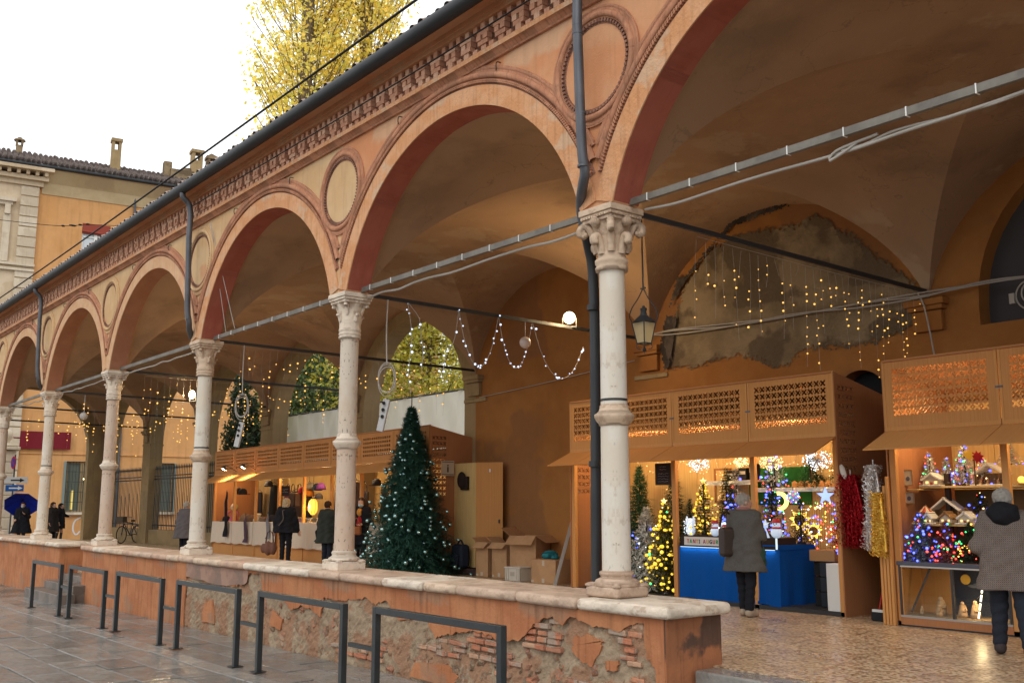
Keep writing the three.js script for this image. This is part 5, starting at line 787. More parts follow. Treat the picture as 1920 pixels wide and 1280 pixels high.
{ // small stock on the upper shelves
  const tr = thing('planter_trough', 'small wooden picket planter trough on the upper shelf', 'planter', [-1.62, 1.767, -5.8]); for (let k = 0; k < 7; k++) part('picket', ext(poly([[-0.05, 0], [0.05, 0], [0.05, 0.07], [0, 0.1], [-0.05, 0.07]]), 0.012).translate(-0.36 + k * 0.12, 0, 0), M.ply, tr); part('rail', box(0.84, 0.02, 0.012, 0, 0.03, -0.008), M.ply, tr); part('greens', needles({ h: 0.16, r: 0.38, rows: 6, per: 16, steps: 5, tuft: 4, len: 0.05, w: 0.006, seed: 5 }).g.translate(0, 0.02, -0.08), std([0.03, 0.07, 0.03], { side: THREE.DoubleSide }), tr);
  for (const [x, w, h, l] of [[-3.05, 0.16, 0.2, 'black boxed lantern at the left of the high shelf'], [-2.85, 0.12, 0.26, 'taller black boxed lantern at the right of the high shelf'], [-3.3, 0.14, 0.16, 'dark gift box at the far left of the high shelf']]) { const b = thing('boxed_lantern', l, 'box', [x, 1.897, -5.95]); part('carton', rbox(w, h, 0.14, 0.006, 0, h / 2, 0), M.black, b); part('printed_band', box(w * 0.8, h * 0.25, 0.003, 0, h * 0.6, 0.072), std([0.4, 0.36, 0.3]), b); }
  for (const [x, z, c, l] of [[-2.45, -5.3, [0.4, 0.36, 0.3], 'pale gift carton on the counter behind the person in grey'], [-1.85, -5.2, [0.45, 0.42, 0.38], 'white leaflet box at the right end of the blue counter'], [-2.05, -5.15, [0.12, 0.1, 0.1], 'dark card reader at the right end of the blue counter']]) { const b = thing('counter_box', l, 'box', [x, 0.92, z], 0.2); part('carton', rbox(0.14, 0.09, 0.12, 0.006, 0, 0.05, 0), std(c), b); part('lid', rbox(0.15, 0.015, 0.13, 0.004, 0, 0.1, 0), std(c.map((v) => v * 0.7)), b); }
  const fr = thing('shadow_box', 'wooden framed panel on the back boards between the posts', 'picture', [-3.75, 1.55, -6.24]); for (const [w, h, x, y] of [[0.36, 0.03, 0, 0], [0.36, 0.03, 0, 0.55], [0.03, 0.55, -0.165, 0.275], [0.03, 0.55, 0.165, 0.275]]) part('frame', box(w, h, 0.03, x, y, 0), M.hutWood ?? M.plyRed, fr); part('panel', box(0.32, 0.53, 0.008, 0, 0.275, -0.005), M.plyIn, fr); const R = rng(12); bulbs(Array.from({ length: 24 }, () => [(R() - 0.5) * 0.28, 0.05 + R() * 0.45, 0.008]), 0.006, LB.warm, fr);
  const iw = thing('light_string', 'string of warm lights pinned along the back boards above the firs', 'fairy lights'), pts = []; for (let k = 0; k < 70; k++) pts.push([-5.9 + k * 0.075, 2.3 + 0.12 * Math.sin(k * 0.8) - (k % 5) * 0.07, -6.24]); part('wire', tube(pts.filter((_, k) => k % 2 === 0), 0.003, 90, 3), M.white, iw, null, false); bulbs(pts, 0.008, LB.warm, iw);
}
// tinsel bundles hung on the stall ends
function tinsel(label, pos, h, w0, w1, d, m, seed, n = 6500) {
  const t = thing('tinsel_bundle', label, 'tinsel', pos), R = rng(seed), p = [], ix = [];
  for (let k = 0; k < n; k++) { const f = R(), y = h * (1 - f), w = lerp(w0, w1, Math.min(1, f * 1.3)), strand = Math.floor(R() * 9) / 8 - 0.5, x = strand * w + (R() - 0.5) * 0.05 + 0.02 * Math.sin(f * 9 + strand * 7), z = (R() - 0.5) * d, l = 0.014 + R() * 0.016, a = R() * 2 * PI, u = (R() - 0.5) * 2, c = Math.cos(a), s = Math.sin(a), o = p.length / 3; p.push(x, y, z, x + c * l, y + u * l, z + s * l, x + c * l + 0.007, y + u * l + 0.007, z + s * l, x + 0.007, y + 0.008, z); ix.push(o, o + 1, o + 2, o, o + 2, o + 3); }
  const g = new THREE.BufferGeometry(); g.setAttribute('position', new THREE.Float32BufferAttribute(p, 3)); g.setIndex(ix); g.computeVertexNormals(); part('fringe', g, m, t, 'stuff');
  part('strands', Array.from({ length: 7 }, (_, k) => tube([[(k - 3) / 6 * w0 * 0.7, h, 0], [(k - 3) / 6 * w1 * 0.8, h * 0.5, 0], [(k - 3) / 6 * w1, 0.03 + 0.05 * R(), 0]], 0.025, 14, 6)), m, t, null, false); part('hook', bar([0, h, -0.02], [0, h + 0.08, -0.02], 0.008), M.white, t);
}
const foil = (c) => std(c, { metalness: 0.8, roughness: 0.34, side: THREE.DoubleSide });
tinsel('bundle of red tinsel garlands hung on the end board between the stalls', [-0.5, 0.92, -4.99], 0.98, 0.2, 0.42, 0.26, foil([0.36, 0.008, 0.014]), 1);
tinsel('bundle of silver tinsel garlands hung between the red and the gold', [-0.12, 0.9, -4.95], 1.12, 0.12, 0.26, 0.2, foil([0.75, 0.72, 0.7]), 2);
tinsel('bundle of gold tinsel garlands hung on the right hand stall post', [0.2, 0.85, -4.5], 0.8, 0.1, 0.16, 0.14, foil([0.75, 0.48, 0.08]), 3, 3500);
single('white_glove', [tf(ball(0.05, 0, 0, 0, 10), [-0.55, 1.95, -4.92], [0, 0, 0.3], [0.9, 2.2, 0.6])], std([0.6, 0.56, 0.5]), 'white padded paddle hanging above the red tinsel', 'ornament');
single('carton', [rbox(0.2, 0.64, 0.2, 0.006, -0.82, 0.38, -5.05)], std([0.66, 0.66, 0.63], { roughness: 0.5 }), 'tall white carton standing inside the stall beside the end board', 'box');
for (let k = 0; k < 3; k++) for (let j = 0; j < 2; j++) single('crate', [rbox(0.15, 0.2, 0.25, 0.008, -1.34 + j * 0.17, 0.17 + k * 0.21, -5.5 + j * 0.1)], [M.black, std([0.03, 0.035, 0.045])][j], `dark bottle carton, ${['bottom', 'middle', 'top'][k]} of the ${['left', 'right'][j]} pile inside the stall`, 'box');
single('carton', [rbox(0.42, 0.16, 0.3, 0.008, -1.22, 0.78, -5.45)], std([0.36, 0.2, 0.09]), 'brown carton on top of the dark boxes at the counter end', 'box');
// between the stalls
single('picture_board', [box(0.03, 0.3, 0.24, 0.02, 1.0, -5.4), box(0.03, 0.34, 0.24, 0.02, 0.45, -5.4)], std([0.5, 0.46, 0.42]), 'pair of white printed boards leaning in the gap between the stalls', 'board');
single('green_board', [box(0.02, 0.8, 0.5, -0.2, 0.45, -5.9)], std([0.02, 0.12, 0.04]), 'dark green board in the gap between the stalls', 'board');
{ const t = thing('broom', 'small broom with red handle leaning in the gap between the stalls', 'broom', [-0.08, 0, -4.85]); part('handle', bar([0, 0.12, 0], [0.07, 0.62, -0.1], 0.012), std([0.4, 0.04, 0.03]), t); part('bristles', [rbox(0.2, 0.12, 0.08, 0.02, 0, 0.06, 0)], M.black, t); part('head', rbox(0.18, 0.04, 0.06, 0.01, 0, 0.13, 0), std([0.6, 0.6, 0.58]), t); }
single('timber_battens', [0, 1, 2, 3].map((k) => rbox(0.035, 1.5 + 0.12 * k, 0.05, 0.004, 0.16 + k * 0.045, 0.75 + 0.06 * k, -4.6)), M.ply, 'row of thin timber battens standing against the right hand stall post', 'timber');

// ---------- goods of the right hand stall ----------
part('shelf', [span(0.42, 3.25, 1.715, 1.74, -5.9, -5.15)], M.plyIn, s2); part('shelf', [span(0.4, 3.25, 1.235, 1.26, -5.9, -4.98)], M.plyIn, s2); part('shelf', span(0.34, 0.48, 1.69, 1.705, -5.6, -5.0), M.plyIn, s2);
for (const x of [0.72, 1.9]) part('shelf_post', span(x, x + 0.06, 0.7, 1.9, -5.3, -5.24), std([0.04, 0.025, 0.02]), s2);
part('shelf_back', span(0.5, 3.2, 0.7, 1.7, -5.93, -5.91), std([0.22, 0.13, 0.06]), s2);
{
  const t = thing('glass_showcase', 'low glass showcase with black frame holding nativity figures at the right', 'showcase', [0.36, 0, -4.66]);
  const w = 1.4, fr = std([0.03, 0.028, 0.03], { roughness: 0.4 }), gl = new THREE.MeshPhysicalMaterial({ color: new THREE.Color(0.95, 0.97, 0.96), roughness: 0.03, transmission: 1, thickness: 0 });
  part('plinth', [span(0, w, 0.02, 0.11, -0.5, 0.03)], M.plyRed, t); part('trim', [span(0, w, 0.11, 0.135, -0.02, 0.035)], std([0.4, 0.38, 0.36], { metalness: 0.6, roughness: 0.4 }), t);
  part('counter_top', [rbox(w + 0.04, 0.05, 0.6, 0.008, w / 2, 0.77, -0.26)], std([0.06, 0.065, 0.09], { roughness: 0.4 }), t);
  for (const x of [0, 0.68, w - 0.03]) part('frame_post', span(x, x + 0.03, 0.13, 0.75, 0, 0.03), fr, t); part('brace', beam([0.28, 0.72, -0.25], [0.06, 0.16, -0.12], 0.025, 0.025), fr, t); part('bright_rail', [span(0.03, w - 0.03, 0.725, 0.745, 0.0, 0.034)], std([0.5, 0.48, 0.45], { metalness: 0.7, roughness: 0.35 }), t);
  part('pane', [span(0.03, 0.68, 0.13, 0.73, 0.012, 0.015)], gl, t); part('pane', [span(0.71, w - 0.03, 0.13, 0.73, 0.012, 0.015)], gl, t);
  part('backdrop', [span(0.45, w, 0.13, 0.74, -0.5, -0.49)], std([0.02, 0.03, 0.055]), t); part('side_lining', [span(0.0, 0.45, 0.13, 0.74, -0.5, -0.49), span(0, 0.01, 0.13, 0.74, -0.5, 0)], M.ply, t); part('showcase_floor', span(0, w, 0.12, 0.14, -0.49, 0), std([0.3, 0.2, 0.1]), t);
  const moon = part('paper_moon', [cyl(0.062, 0.062, 0.012, 0, 0, 0, 20).rotateX(PH).translate(0.62, 0.58, -0.46)], std([0.6, 0.36, 0.06]), t); part('painted_cloud', [0, 1, 2].map((k) => tf(ball(0.06, 0, 0, 0, 8), [0.7 + k * 0.07, 0.5 + 0.02 * k, -0.485], [0, 0, 0], [1.3, 0.35, 0.08])), std([0.12, 0.14, 0.18]), t);
  part('led_strip', [0, 1, 2, 3, 4].map((k) => tf(box(0.02, 0.08, 0.006), [0.96 + 0.02 * k, 0.2 + k * 0.1, -0.06], [0, 0, -0.2])), M.bulb([1, 0.85, 0.6], 2.5), t);
  const l = new THREE.PointLight(new THREE.Color(1, 0.7, 0.35), 0.25); l.position.set(0.95, 0.4, -0.1); t.add(l);
}
M.terra = std([0.46, 0.29, 0.16], { roughness: 0.8, bumpMap: fineBump, bumpScale: 0.004 });
{
  const fig = (label, pos, s, turn) => { const t = thing('nativity_figure', label, 'figurine', pos, turn); part('robe', lathe([[0.0, 0], [0.06, 0], [0.055, 0.05], [0.04, 0.11], [0.03, 0.14], [0.02, 0.15]], 12), M.terra, t); part('head', [ball(0.024, 0, 0.17, 0, 10)], std([0.5, 0.33, 0.2]), t); part('cloak', [tf(ball(0.04, 0, 0.1, -0.01, 10), [0, 0, 0], [0, 0, 0], [1.1, 1.2, 0.9]), tube([[0.03, 0.12, 0], [0.05, 0.09, 0.03], [0.02, 0.08, 0.05]], 0.012, 8, 6)], std([0.4, 0.24, 0.12]), t); t.scale.setScalar(s); return t; };
  fig('small clay figure alone in the left corner of the showcase', [0.54, 0.14, -4.82], 0.55, 0); fig('taller standing clay figure at the middle of the showcase', [0.74, 0.14, -4.92], 1.2, 0.3); fig('kneeling clay figure in front of the tall one in the showcase', [0.79, 0.14, -4.78], 0.75, -0.4); fig('clay figure group member before the dark backdrop, nearest the frame', [1.06, 0.14, -4.84], 1.0, 0.2); fig('clay figure beside the glowing strip in the showcase', [1.2, 0.14, -4.88], 1.1, 0);
  M.snowRoof = std([0.66, 0.63, 0.56], { roughness: 0.85, bumpMap: roughBump, bumpScale: 0.01 }); M.hutWood = M.wood([0.22, 0.12, 0.05], [0.32, 0.18, 0.08]);
  const hut = (label, [x, y, z], w, h, snow, open) => {
    const t = thing('model_house', label, 'model house', [x, y, z]);
    if (open) part('wall', [span(-w / 2, w / 2, 0, h * 0.55, -0.14, -0.12), span(-w / 2, -w / 2 + 0.02, 0, h * 0.55, -0.12, 0.05), span(w / 2 - 0.02, w / 2, 0, h * 0.55, -0.12, 0.05)], M.hutWood, t); else { part('wall', [ext(poly([[-w / 2, 0], [w / 2, 0], [w / 2, h * 0.5], [0, h * 0.92], [-w / 2, h * 0.5]]), 0.14, -0.1)], std([0.5, 0.42, 0.32]), t); for (const k of [-0.25, 0.25]) part('window', box(w * 0.16, h * 0.2, 0.006, k * w, h * 0.28, 0.043), M.bulb([1, 0.66, 0.22], 0.9), t); part('door', box(w * 0.14, h * 0.3, 0.006, 0, h * 0.15, 0.043), std([0.3, 0.06, 0.03]), t); }
    for (const k of [-1, 1]) part('roof', tf(rbox(Math.hypot(w / 2, h * 0.42) + 0.04, 0.025, 0.2, 0.006), [k * w / 4, h * 0.73, -0.03], [0, 0, -k * Math.atan2(h * 0.42, w / 2)]), snow ? M.snowRoof : M.hutWood, t);
    part('base', rbox(w + 0.06, 0.015, 0.22, 0.004, 0, 0.008, -0.02), snow ? M.snowRoof : M.hutWood, t);
    if (open) { const R = rng(w * 999 | 0); for (let k = 0; k < 4; k++) part('figurine', [lathe([[0, 0], [0.02, 0], [0.014, 0.05], [0.006, 0.065]], 8).translate((R() - 0.5) * w * 0.7, 0.015, -0.05 + R() * 0.06), ball(0.012, 0, 0, 0, 6).translate((k - 1.5) * w * 0.2, 0.08, -0.02)], M.terra, t); }
    return t;
  };
  hut('wide snow roofed stable with figures at the right of the top shelf', [1.3, 1.74, -5.3], 0.4, 0.28, true, true); hut('small snow roofed house between the lit trees on the top shelf', [0.58, 1.74, -5.22], 0.24, 0.17, true, false); hut('rustic nativity hut with curved snowy roof on the middle shelf', [0.72, 1.26, -5.25], 0.38, 0.34, true, true);
  hut('small cream house below the nativity hut on the middle shelf', [0.83, 1.26, -5.05], 0.16, 0.15, false, false); hut('small snowy house at the right of the middle shelf by the woman', [1.08, 1.26, -5.05], 0.17, 0.15, true, false); hut('brown cottage at the end of the middle shelf behind the woman', [1.38, 1.26, -5.1], 0.22, 0.2, true, false); hut('snowy house on the top shelf right of the second stall post', [2.15, 1.74, -5.3], 0.34, 0.3, true, false);
  const c = thing('toy_carousel', 'striped model carousel at the left of the middle shelf', 'carousel', [0.53, 1.26, -5.08]); part('canopy', [new THREE.ConeGeometry(0.1, 0.09, 12).translate(0, 0.19, 0)], std([0.6, 0.48, 0.32]), c); part('stripe', Array.from({ length: 6 }, (_, k) => new THREE.ConeGeometry(0.102, 0.0915, 12, 1, true, k / 6 * 2 * PI, PI / 6).translate(0, 0.1905, 0)), std([0.4, 0.06, 0.03]), c); part('platform', cyl(0.1, 0.1, 0.02), M.hutWood, c); part('pole', Array.from({ length: 8 }, (_, k) => bar([0.08 * Math.cos(k * PI / 4), 0.02, 0.08 * Math.sin(k * PI / 4)], [0.08 * Math.cos(k * PI / 4), 0.15, 0.08 * Math.sin(k * PI / 4)], 0.005)), std([0.6, 0.45, 0.1]), c); part('horse', Array.from({ length: 4 }, (_, k) => tf(ball(0.022, 0, 0, 0, 6), [0.06 * Math.cos(k * PH + 0.4), 0.07, 0.06 * Math.sin(k * PH + 0.4)], [0, 0, 0], [0.7, 1, 1.4])), std([0.6, 0.5, 0.4]), c); part('finial', ball(0.01, 0, 0.245, 0, 6), M.black, c);
  const mixL = (n, s = 0.011) => [['blue', n, s], ['red', n * 0.7 | 0, s * 0.85], ['green', n * 0.5 | 0, s], ['warm', n * 0.5 | 0, s * 0.7]];
  fir('lit_fir', 'frosted blue lit fir at the left of the showcase top', [0.54, 0.79, -4.9], 0.62, 0.21, M.firBlue, { k: 1.3, tuft: 5, lights: [['blue', 46, 0.014], ['green', 10, 0.014], ['red', 12, 0.012]] });
  fir('lit_fir', 'red and green lit fir in the middle of the showcase top', [0.88, 0.79, -4.9], 0.5, 0.17, needleMat([0.25, 0.09, 0.1]), { k: 1.3, tuft: 5, lights: [['red', 30, 0.012], ['green', 12, 0.013], ['blue', 12, 0.012]] });
  fir('lit_fir', 'dark fir with red and amber lights right of the red one', [1.16, 0.79, -4.95], 0.5, 0.17, M.firDull, { k: 1.3, lights: [['red', 22, 0.012], ['amber', 24, 0.01], ['green', 6, 0.012]] });
  fir('lit_fir', 'frosted fir with coloured bulbs at the left of the top shelf', [0.47, 1.74, -5.36], 0.44, 0.1, M.snow, { lights: mixL(12) }); fir('lit_fir', 'smaller frosted fir second on the top shelf', [0.68, 1.74, -5.4], 0.36, 0.08, M.snow, { lights: mixL(8) }); fir('lit_fir', 'tallest coloured light fir in the middle of the top shelf', [0.95, 1.74, -5.36], 0.52, 0.15, M.snow, { lights: mixL(18) }); fir('lit_fir', 'pale frosted fir high at the right of the top shelf', [1.45, 2.0, -5.5], 0.3, 0.12, M.snow, { lights: mixL(4, 0.008) }); fir('lit_fir', 'frosted fir with lights right of the second stall post', [1.98, 1.74, -5.4], 0.44, 0.13, M.snow, { lights: mixL(10) });
  fir('lit_fir', 'bushy fir with coloured bulbs behind the houses of the middle shelf', [1.12, 1.27, -5.35], 0.38, 0.18, M.firDull, { lights: mixL(18, 0.013) }); fir('lit_fir', 'fir with blue bulbs on the middle shelf right of the second post', [1.95, 1.27, -5.2], 0.36, 0.14, M.firDull, { lights: mixL(16, 0.013) });
  fir('lit_fir', 'squat frosted fir with coloured bulbs beside the wide stable on the top shelf', [1.13, 1.74, -5.5], 0.34, 0.14, M.snow, { lights: mixL(14) }); fir('lit_fir', 'low dark fir with coloured bulbs behind the small snow roofed house', [0.8, 1.74, -5.55], 0.4, 0.13, M.firDull, { lights: mixL(14) }); fir('lit_fir', 'dark fir with red bulbs at the right end of the showcase top', [1.45, 0.79, -4.95], 0.52, 0.18, M.firDull, { lights: mixL(18, 0.012) });
  hut('low brown barn with lit windows between the firs of the middle shelf', [0.98, 1.26, -5.3], 0.24, 0.2, false, false); hut('tiny snowy chapel left of the nativity hut', [0.62, 1.26, -5.0], 0.11, 0.14, true, false);
  const po = thing('poinsettia', 'red and gold poinsettia bunch at the top of the right stall', 'flowers', [1.18, 2.0, -5.15]); part('red_bloom', Array.from({ length: 9 }, (_, k) => tf(ext(poly([[0, 0], [0.025, 0.04], [0, 0.09], [-0.025, 0.04]]), 0.004), [0.05, 0.09, 0], [0.3, 0, k * 0.7])), std([0.35, 0.02, 0.03]), po); part('gold_bloom', Array.from({ length: 8 }, (_, k) => tf(ext(poly([[0, 0], [0.022, 0.035], [0, 0.08], [-0.022, 0.035]]), 0.004), [-0.06, 0.12, 0.01], [0.3, 0, k * 0.8])), std([0.6, 0.4, 0.06]), po); part('stem', [bar([0, -0.26, 0], [0, 0.1, -0.01], 0.008)], stand, po);
  const pf = (label, y, w, h) => { const t = thing('small_picture', label, 'picture', [0.345, y, -5.02], 0.5); part('frame', [box(w, 0.014, 0.015, 0, 0, 0), box(w, 0.014, 0.015, 0, h, 0), box(0.014, h, 0.015, -w / 2, h / 2, 0), box(0.014, h, 0.015, w / 2, h / 2, 0)], M.hutWood, t); part('picture', box(w - 0.01, h - 0.01, 0.004, 0, h / 2, -0.004), std([0.32, 0.26, 0.2]), t); part('motif', tf(ball(0.03, 0, 0, 0, 8), [0, h * 0.45, 0.002], [0, 0, 0], [0.8, 1, 0.1]), std([0.08, 0.07, 0.1]), t); };
  pf('small framed picture above the little shelf on the stall post', 1.75, 0.11, 0.2); pf('small square framed picture below the little shelf on the stall post', 1.52, 0.12, 0.14);
  const ll = thing('light_string', 'dotted warm light string along the left of the middle shelf', 'fairy lights'); bulbs(Array.from({ length: 26 }, (_, k) => [0.4 + k * 0.015, 1.262 + 0.004 * (k % 2), -4.975]), 0.0045, LB.warm, ll); part('wire', bar([0.4, 1.262, -4.978], [0.8, 1.262, -4.978], 0.002), M.white, ll);
  const yl = thing('snow_globe', 'glowing yellow lantern house right of the second stall post', 'lamp', [1.75, 1.74, -5.15]); part('globe', ball(0.045, 0, 0.06, 0, 12), M.bulb([1, 0.6, 0.08], 1), yl); part('base', cyl(0.04, 0.035, 0.02), M.hutWood, yl);
}
// ---------- goods of the long stall ----------
{
  const dark = [0.018, 0.017, 0.022];
  const scarf = (label, [x, y, z], L, w, c) => { const t = thing('hanging_scarf', label, 'scarf', [x, y, z]); const g = new THREE.PlaneGeometry(w, L, 8, 20), p = g.attributes.position; for (let i = 0; i < p.count; i++) { const yy = p.getY(i) / L + 0.5; p.setX(i, p.getX(i) * (0.55 + 0.5 * (1 - yy)) + 0.02 * Math.sin(yy * 9)); p.setZ(i, 0.03 * Math.sin(p.getX(i) * 40 + yy * 6)); } g.computeVertexNormals(); part('cloth', g.translate(0, L / 2, 0), std(c, { side: THREE.DoubleSide, roughness: 0.95 }), t); part('hook', bar([0, L, 0], [0, L + 0.05, 0], 0.012), M.iron, t); };
  scarf('long dark scarf with pale end hanging from the leftmost post of the long stall', [-22.2, 0.55, -5.18], 1.35, 0.26, dark); scarf('patterned dark scarf hanging from the second post of the long stall', [-20.75, 0.42, -5.18], 0.8, 0.22, [0.09, 0.06, 0.09]); scarf('grey scarf hanging left of the woman in black', [-19.25, 0.56, -5.18], 0.7, 0.2, [0.2, 0.2, 0.22]); scarf('black scarf hanging over the pleated cloth', [-16.2, 0.57, -5.14], 0.34, 0.24, dark);
  const hat = (label, pos, s, c, brim) => { const t = thing('hat', label, 'hat', pos); part('crown', lathe([[0.1, 0], [0.102, 0.05], [0.085, 0.11], [0.04, 0.14], [0, 0.145]], 14), std(c, { roughness: 0.9 }), t); part('brim', brim ? cyl(0.17, 0.17, 0.008, 0, 0, 0, 18) : new THREE.TorusGeometry(0.1, 0.018, 6, 16).rotateX(PH).translate(0, 0.01, 0), std(c.map((v) => v * 0.7), { roughness: 0.9 }), t); t.scale.setScalar(s); };
  const hs = [['black hat hung high at the left of the long stall', [-22.55, 1.85, -5.7], 1.3, dark, 0], ['black wide hat next to the high left one', [-22.2, 1.82, -5.7], 1.3, dark, 1], ['black hat hanging from the third board of the long stall', [-20.6, 2.05, -5.8], 1.2, dark, 0], ['red knitted hat hung behind the lamp', [-18.2, 1.83, -5.7], 1.2, [0.32, 0.02, 0.03], 0], ['orange knitted hat hung below the grey one', [-17.8, 1.75, -5.7], 1.3, [0.5, 0.2, 0.03], 0], ['grey knitted hat above the orange one', [-17.75, 1.94, -5.72], 1.2, [0.25, 0.25, 0.24], 0], ['navy knitted hat right of the orange one', [-17.35, 1.9, -5.7], 1.3, [0.03, 0.04, 0.08], 0], ['purple knitted hat at the right of the hat row', [-17.1, 1.92, -5.68], 1.2, [0.16, 0.04, 0.2], 0], ['dark felt hat above the yellow lamp', [-17.05, 1.66, -5.6], 1.1, [0.07, 0.06, 0.06], 1], ['grey woollen hat lying right of the yellow lamp', [-16.7, 1.05, -5.55], 1.5, [0.26, 0.26, 0.27], 0], ['black cap hung right of the marble column', [-14.4, 1.98, -5.8], 1.2, dark, 1], ['dark brimmed hat hung beside the big tree', [-13.4, 2.0, -5.8], 1.3, [0.05, 0.03, 0.02], 1], ['dark hat on the counter at the left end', [-22.9, 1.0, -5.5], 1.2, dark, 1], ['brown fur hat on the counter by the pale doll', [-21.6, 1.0, -5.55], 1.7, [0.16, 0.1, 0.06], 0], ['dark brown hat on the counter second from the doll', [-21.1, 1.0, -5.5], 1.6, [0.1, 0.06, 0.04], 0], ['black hat on the counter left of the woman in black', [-19.7, 1.01, -5.55], 1.5, dark, 0]];
  for (const [l, p, s, c, b] of hs) hat(l, p, s, c, b);
  const knit = (label, [x, y, z], c, seed) => { const R = rng(seed), t = thing('folded_knitwear', label, 'knitwear', [x, y, z]); for (let k = 0; k < 3; k++) part('fold', tf(rbox(0.34, 0.05, 0.26, 0.022), [(R() - 0.5) * 0.05, 0.027 + k * 0.048, 0], [0, (R() - 0.5) * 0.3, (R() - 0.5) * 0.08]), std(c.map((v) => v * (0.8 + 0.4 * R())), { roughness: 0.95 }), t); };
  [['mauve knitwear folded on the counter left of the yellow lamp', -17.75, [0.2, 0.12, 0.16]], ['grey violet knitwear folded under the yellow lamp', -17.3, [0.17, 0.14, 0.2]], ['dark plum knitwear at the right of the yellow lamp', -16.3, [0.12, 0.06, 0.1]], ['brown knitwear beside the white boot', -20.2, [0.2, 0.13, 0.09]], ['grey knitwear behind the woman in black', -18.6, [0.16, 0.16, 0.18]], ['dark knitwear at the right end of the counter', -15.4, [0.06, 0.05, 0.07]]].forEach(([l, x, c], k) => knit(l, [x, 1.0, -5.55], c, k + 1));
  const d = thing('doll', 'pale haired doll in pink on the counter of the long stall', 'doll', [-22.6, 0.97, -5.6], 0.7); part('dress', new THREE.ConeGeometry(0.16, 0.36, 12).translate(0, 0.2, 0), std([0.4, 0.1, 0.14]), d); part('head', ball(0.1, 0, 0.48, 0, 12), std([0.55, 0.38, 0.28]), d); part('hair', tf(ball(0.12, 0, 0.52, -0.03, 12), [0, 0, 0], [0, 0, 0], [1.05, 0.9, 1]), std([0.55, 0.42, 0.18]), d); part('arm', [tube([[0.08, 0.36, 0], [0.17, 0.28, 0.03], [0.18, 0.2, 0.06]], 0.03, 8, 6), tube([[-0.08, 0.36, 0], [-0.17, 0.28, 0.03], [-0.18, 0.2, 0.06]], 0.03, 8, 6)], std([0.4, 0.1, 0.14]), d);
  const b = thing('slipper_boot', 'white slipper boot on the counter of the long stall', 'boot', [-20.7, 1.0, -5.5]); part('sole', tf(rbox(0.34, 0.03, 0.12, 0.012), [0, 0.015, 0]), std([0.3, 0.25, 0.2]), b); part('upper', [tf(ball(0.07, 0, 0, 0, 12), [-0.09, 0.06, 0], [0, 0, 0], [1.3, 0.8, 0.85]), cyl(0.075, 0.085, 0.2, 0.08, 0.03, 0, 14)], std([0.62, 0.58, 0.5]), b); part('cuff', new THREE.TorusGeometry(0.082, 0.025, 8, 16).rotateX(PH).translate(0.08, 0.23, 0), std([0.66, 0.62, 0.56]), b);
  const l = thing('paper_lamp', 'glowing amber lantern lamp hanging right of the woman in black', 'lamp', [-17.08, 1.24, -5.45]); part('shade', lathe([[0.05, 0], [0.12, 0.1], [0.13, 0.25], [0.11, 0.36], [0.06, 0.42]], 16), M.bulb([1, 0.45, 0.03], 1.3), l); part('cap', [cyl(0.065, 0.05, 0.03, 0, 0.42, 0), bar([0, 0.44, 0], [0, 1.2, 0], 0.006)], M.iron, l); part('rib', Array.from({ length: 8 }, (_, k) => { const a = k * PI / 4; return tube([[0.052, 0, 0], [0.122, 0.1, 0], [0.132, 0.25, 0], [0.112, 0.36, 0], [0.062, 0.42, 0]].map(([r, y]) => [r * Math.cos(a), y, r * Math.sin(a)]), 0.004, 12, 4); }), std([0.3, 0.12, 0.02]), l); { const q = new THREE.PointLight(new THREE.Color(1, 0.5, 0.1), 1.2); q.position.set(0, 0.2, 0.2); q.castShadow = true; l.add(q); }
  const sg = thing('chalk_board', 'dark chalkboard hanging over the woman in black at the long stall', 'sign', [-18.6, 1.75, -5.38]); part('board', box(0.46, 0.28, 0.015, 0, 0.14, 0), std([0.02, 0.016, 0.016]), sg); { const R = rng(4), g = []; for (const y of [0.18, 0.11]) { const p = []; for (let q = 0; q <= 14; q++) p.push([-0.17 + 0.34 * q / 14, y + (R() - 0.5) * 0.03, 0.01]); g.push(tube(p, 0.004, 40, 3)); } part('chalk_lines', g, std([0.35, 0.3, 0.28]), sg); } part('cord', [bar([-0.2, 0.28, 0], [-0.2, 0.7, 0], 0.004), bar([0.2, 0.28, 0], [0.2, 0.7, 0], 0.004)], M.white, sg);
  const gm = [std([0.03, 0.025, 0.03]), std([0.06, 0.04, 0.035]), std([0.02, 0.022, 0.028])];
  const surface0 = (w, L, s) => { const g = new THREE.CylinderGeometry(w * 0.75, w, L, 20, 10, false).translate(0, L / 2, 0), p = g.attributes.position; for (let i = 0; i < p.count; i++) { const a = Math.atan2(p.getZ(i), p.getX(i)), f = 1 + 0.08 * Math.sin(a * 6 + s); p.setX(i, p.getX(i) * f); p.setZ(i, p.getZ(i) * 0.45 * f); } g.computeVertexNormals(); return g; };
  const hg = (label, x, c) => { const t = thing('hanging_bag', label, 'bag', [x, 1.45, -5.75]); part('body', tf(rbox(0.3, 0.4, 0.12, 0.04), [0, 0.2, 0]), std(c, { roughness: 0.8 }), t); part('strap', tube([[-0.12, 0.4, 0], [-0.06, 0.62, 0], [0.06, 0.62, 0], [0.12, 0.4, 0]], 0.014, 14, 5), std(c.map((v) => v * 0.7)), t); };
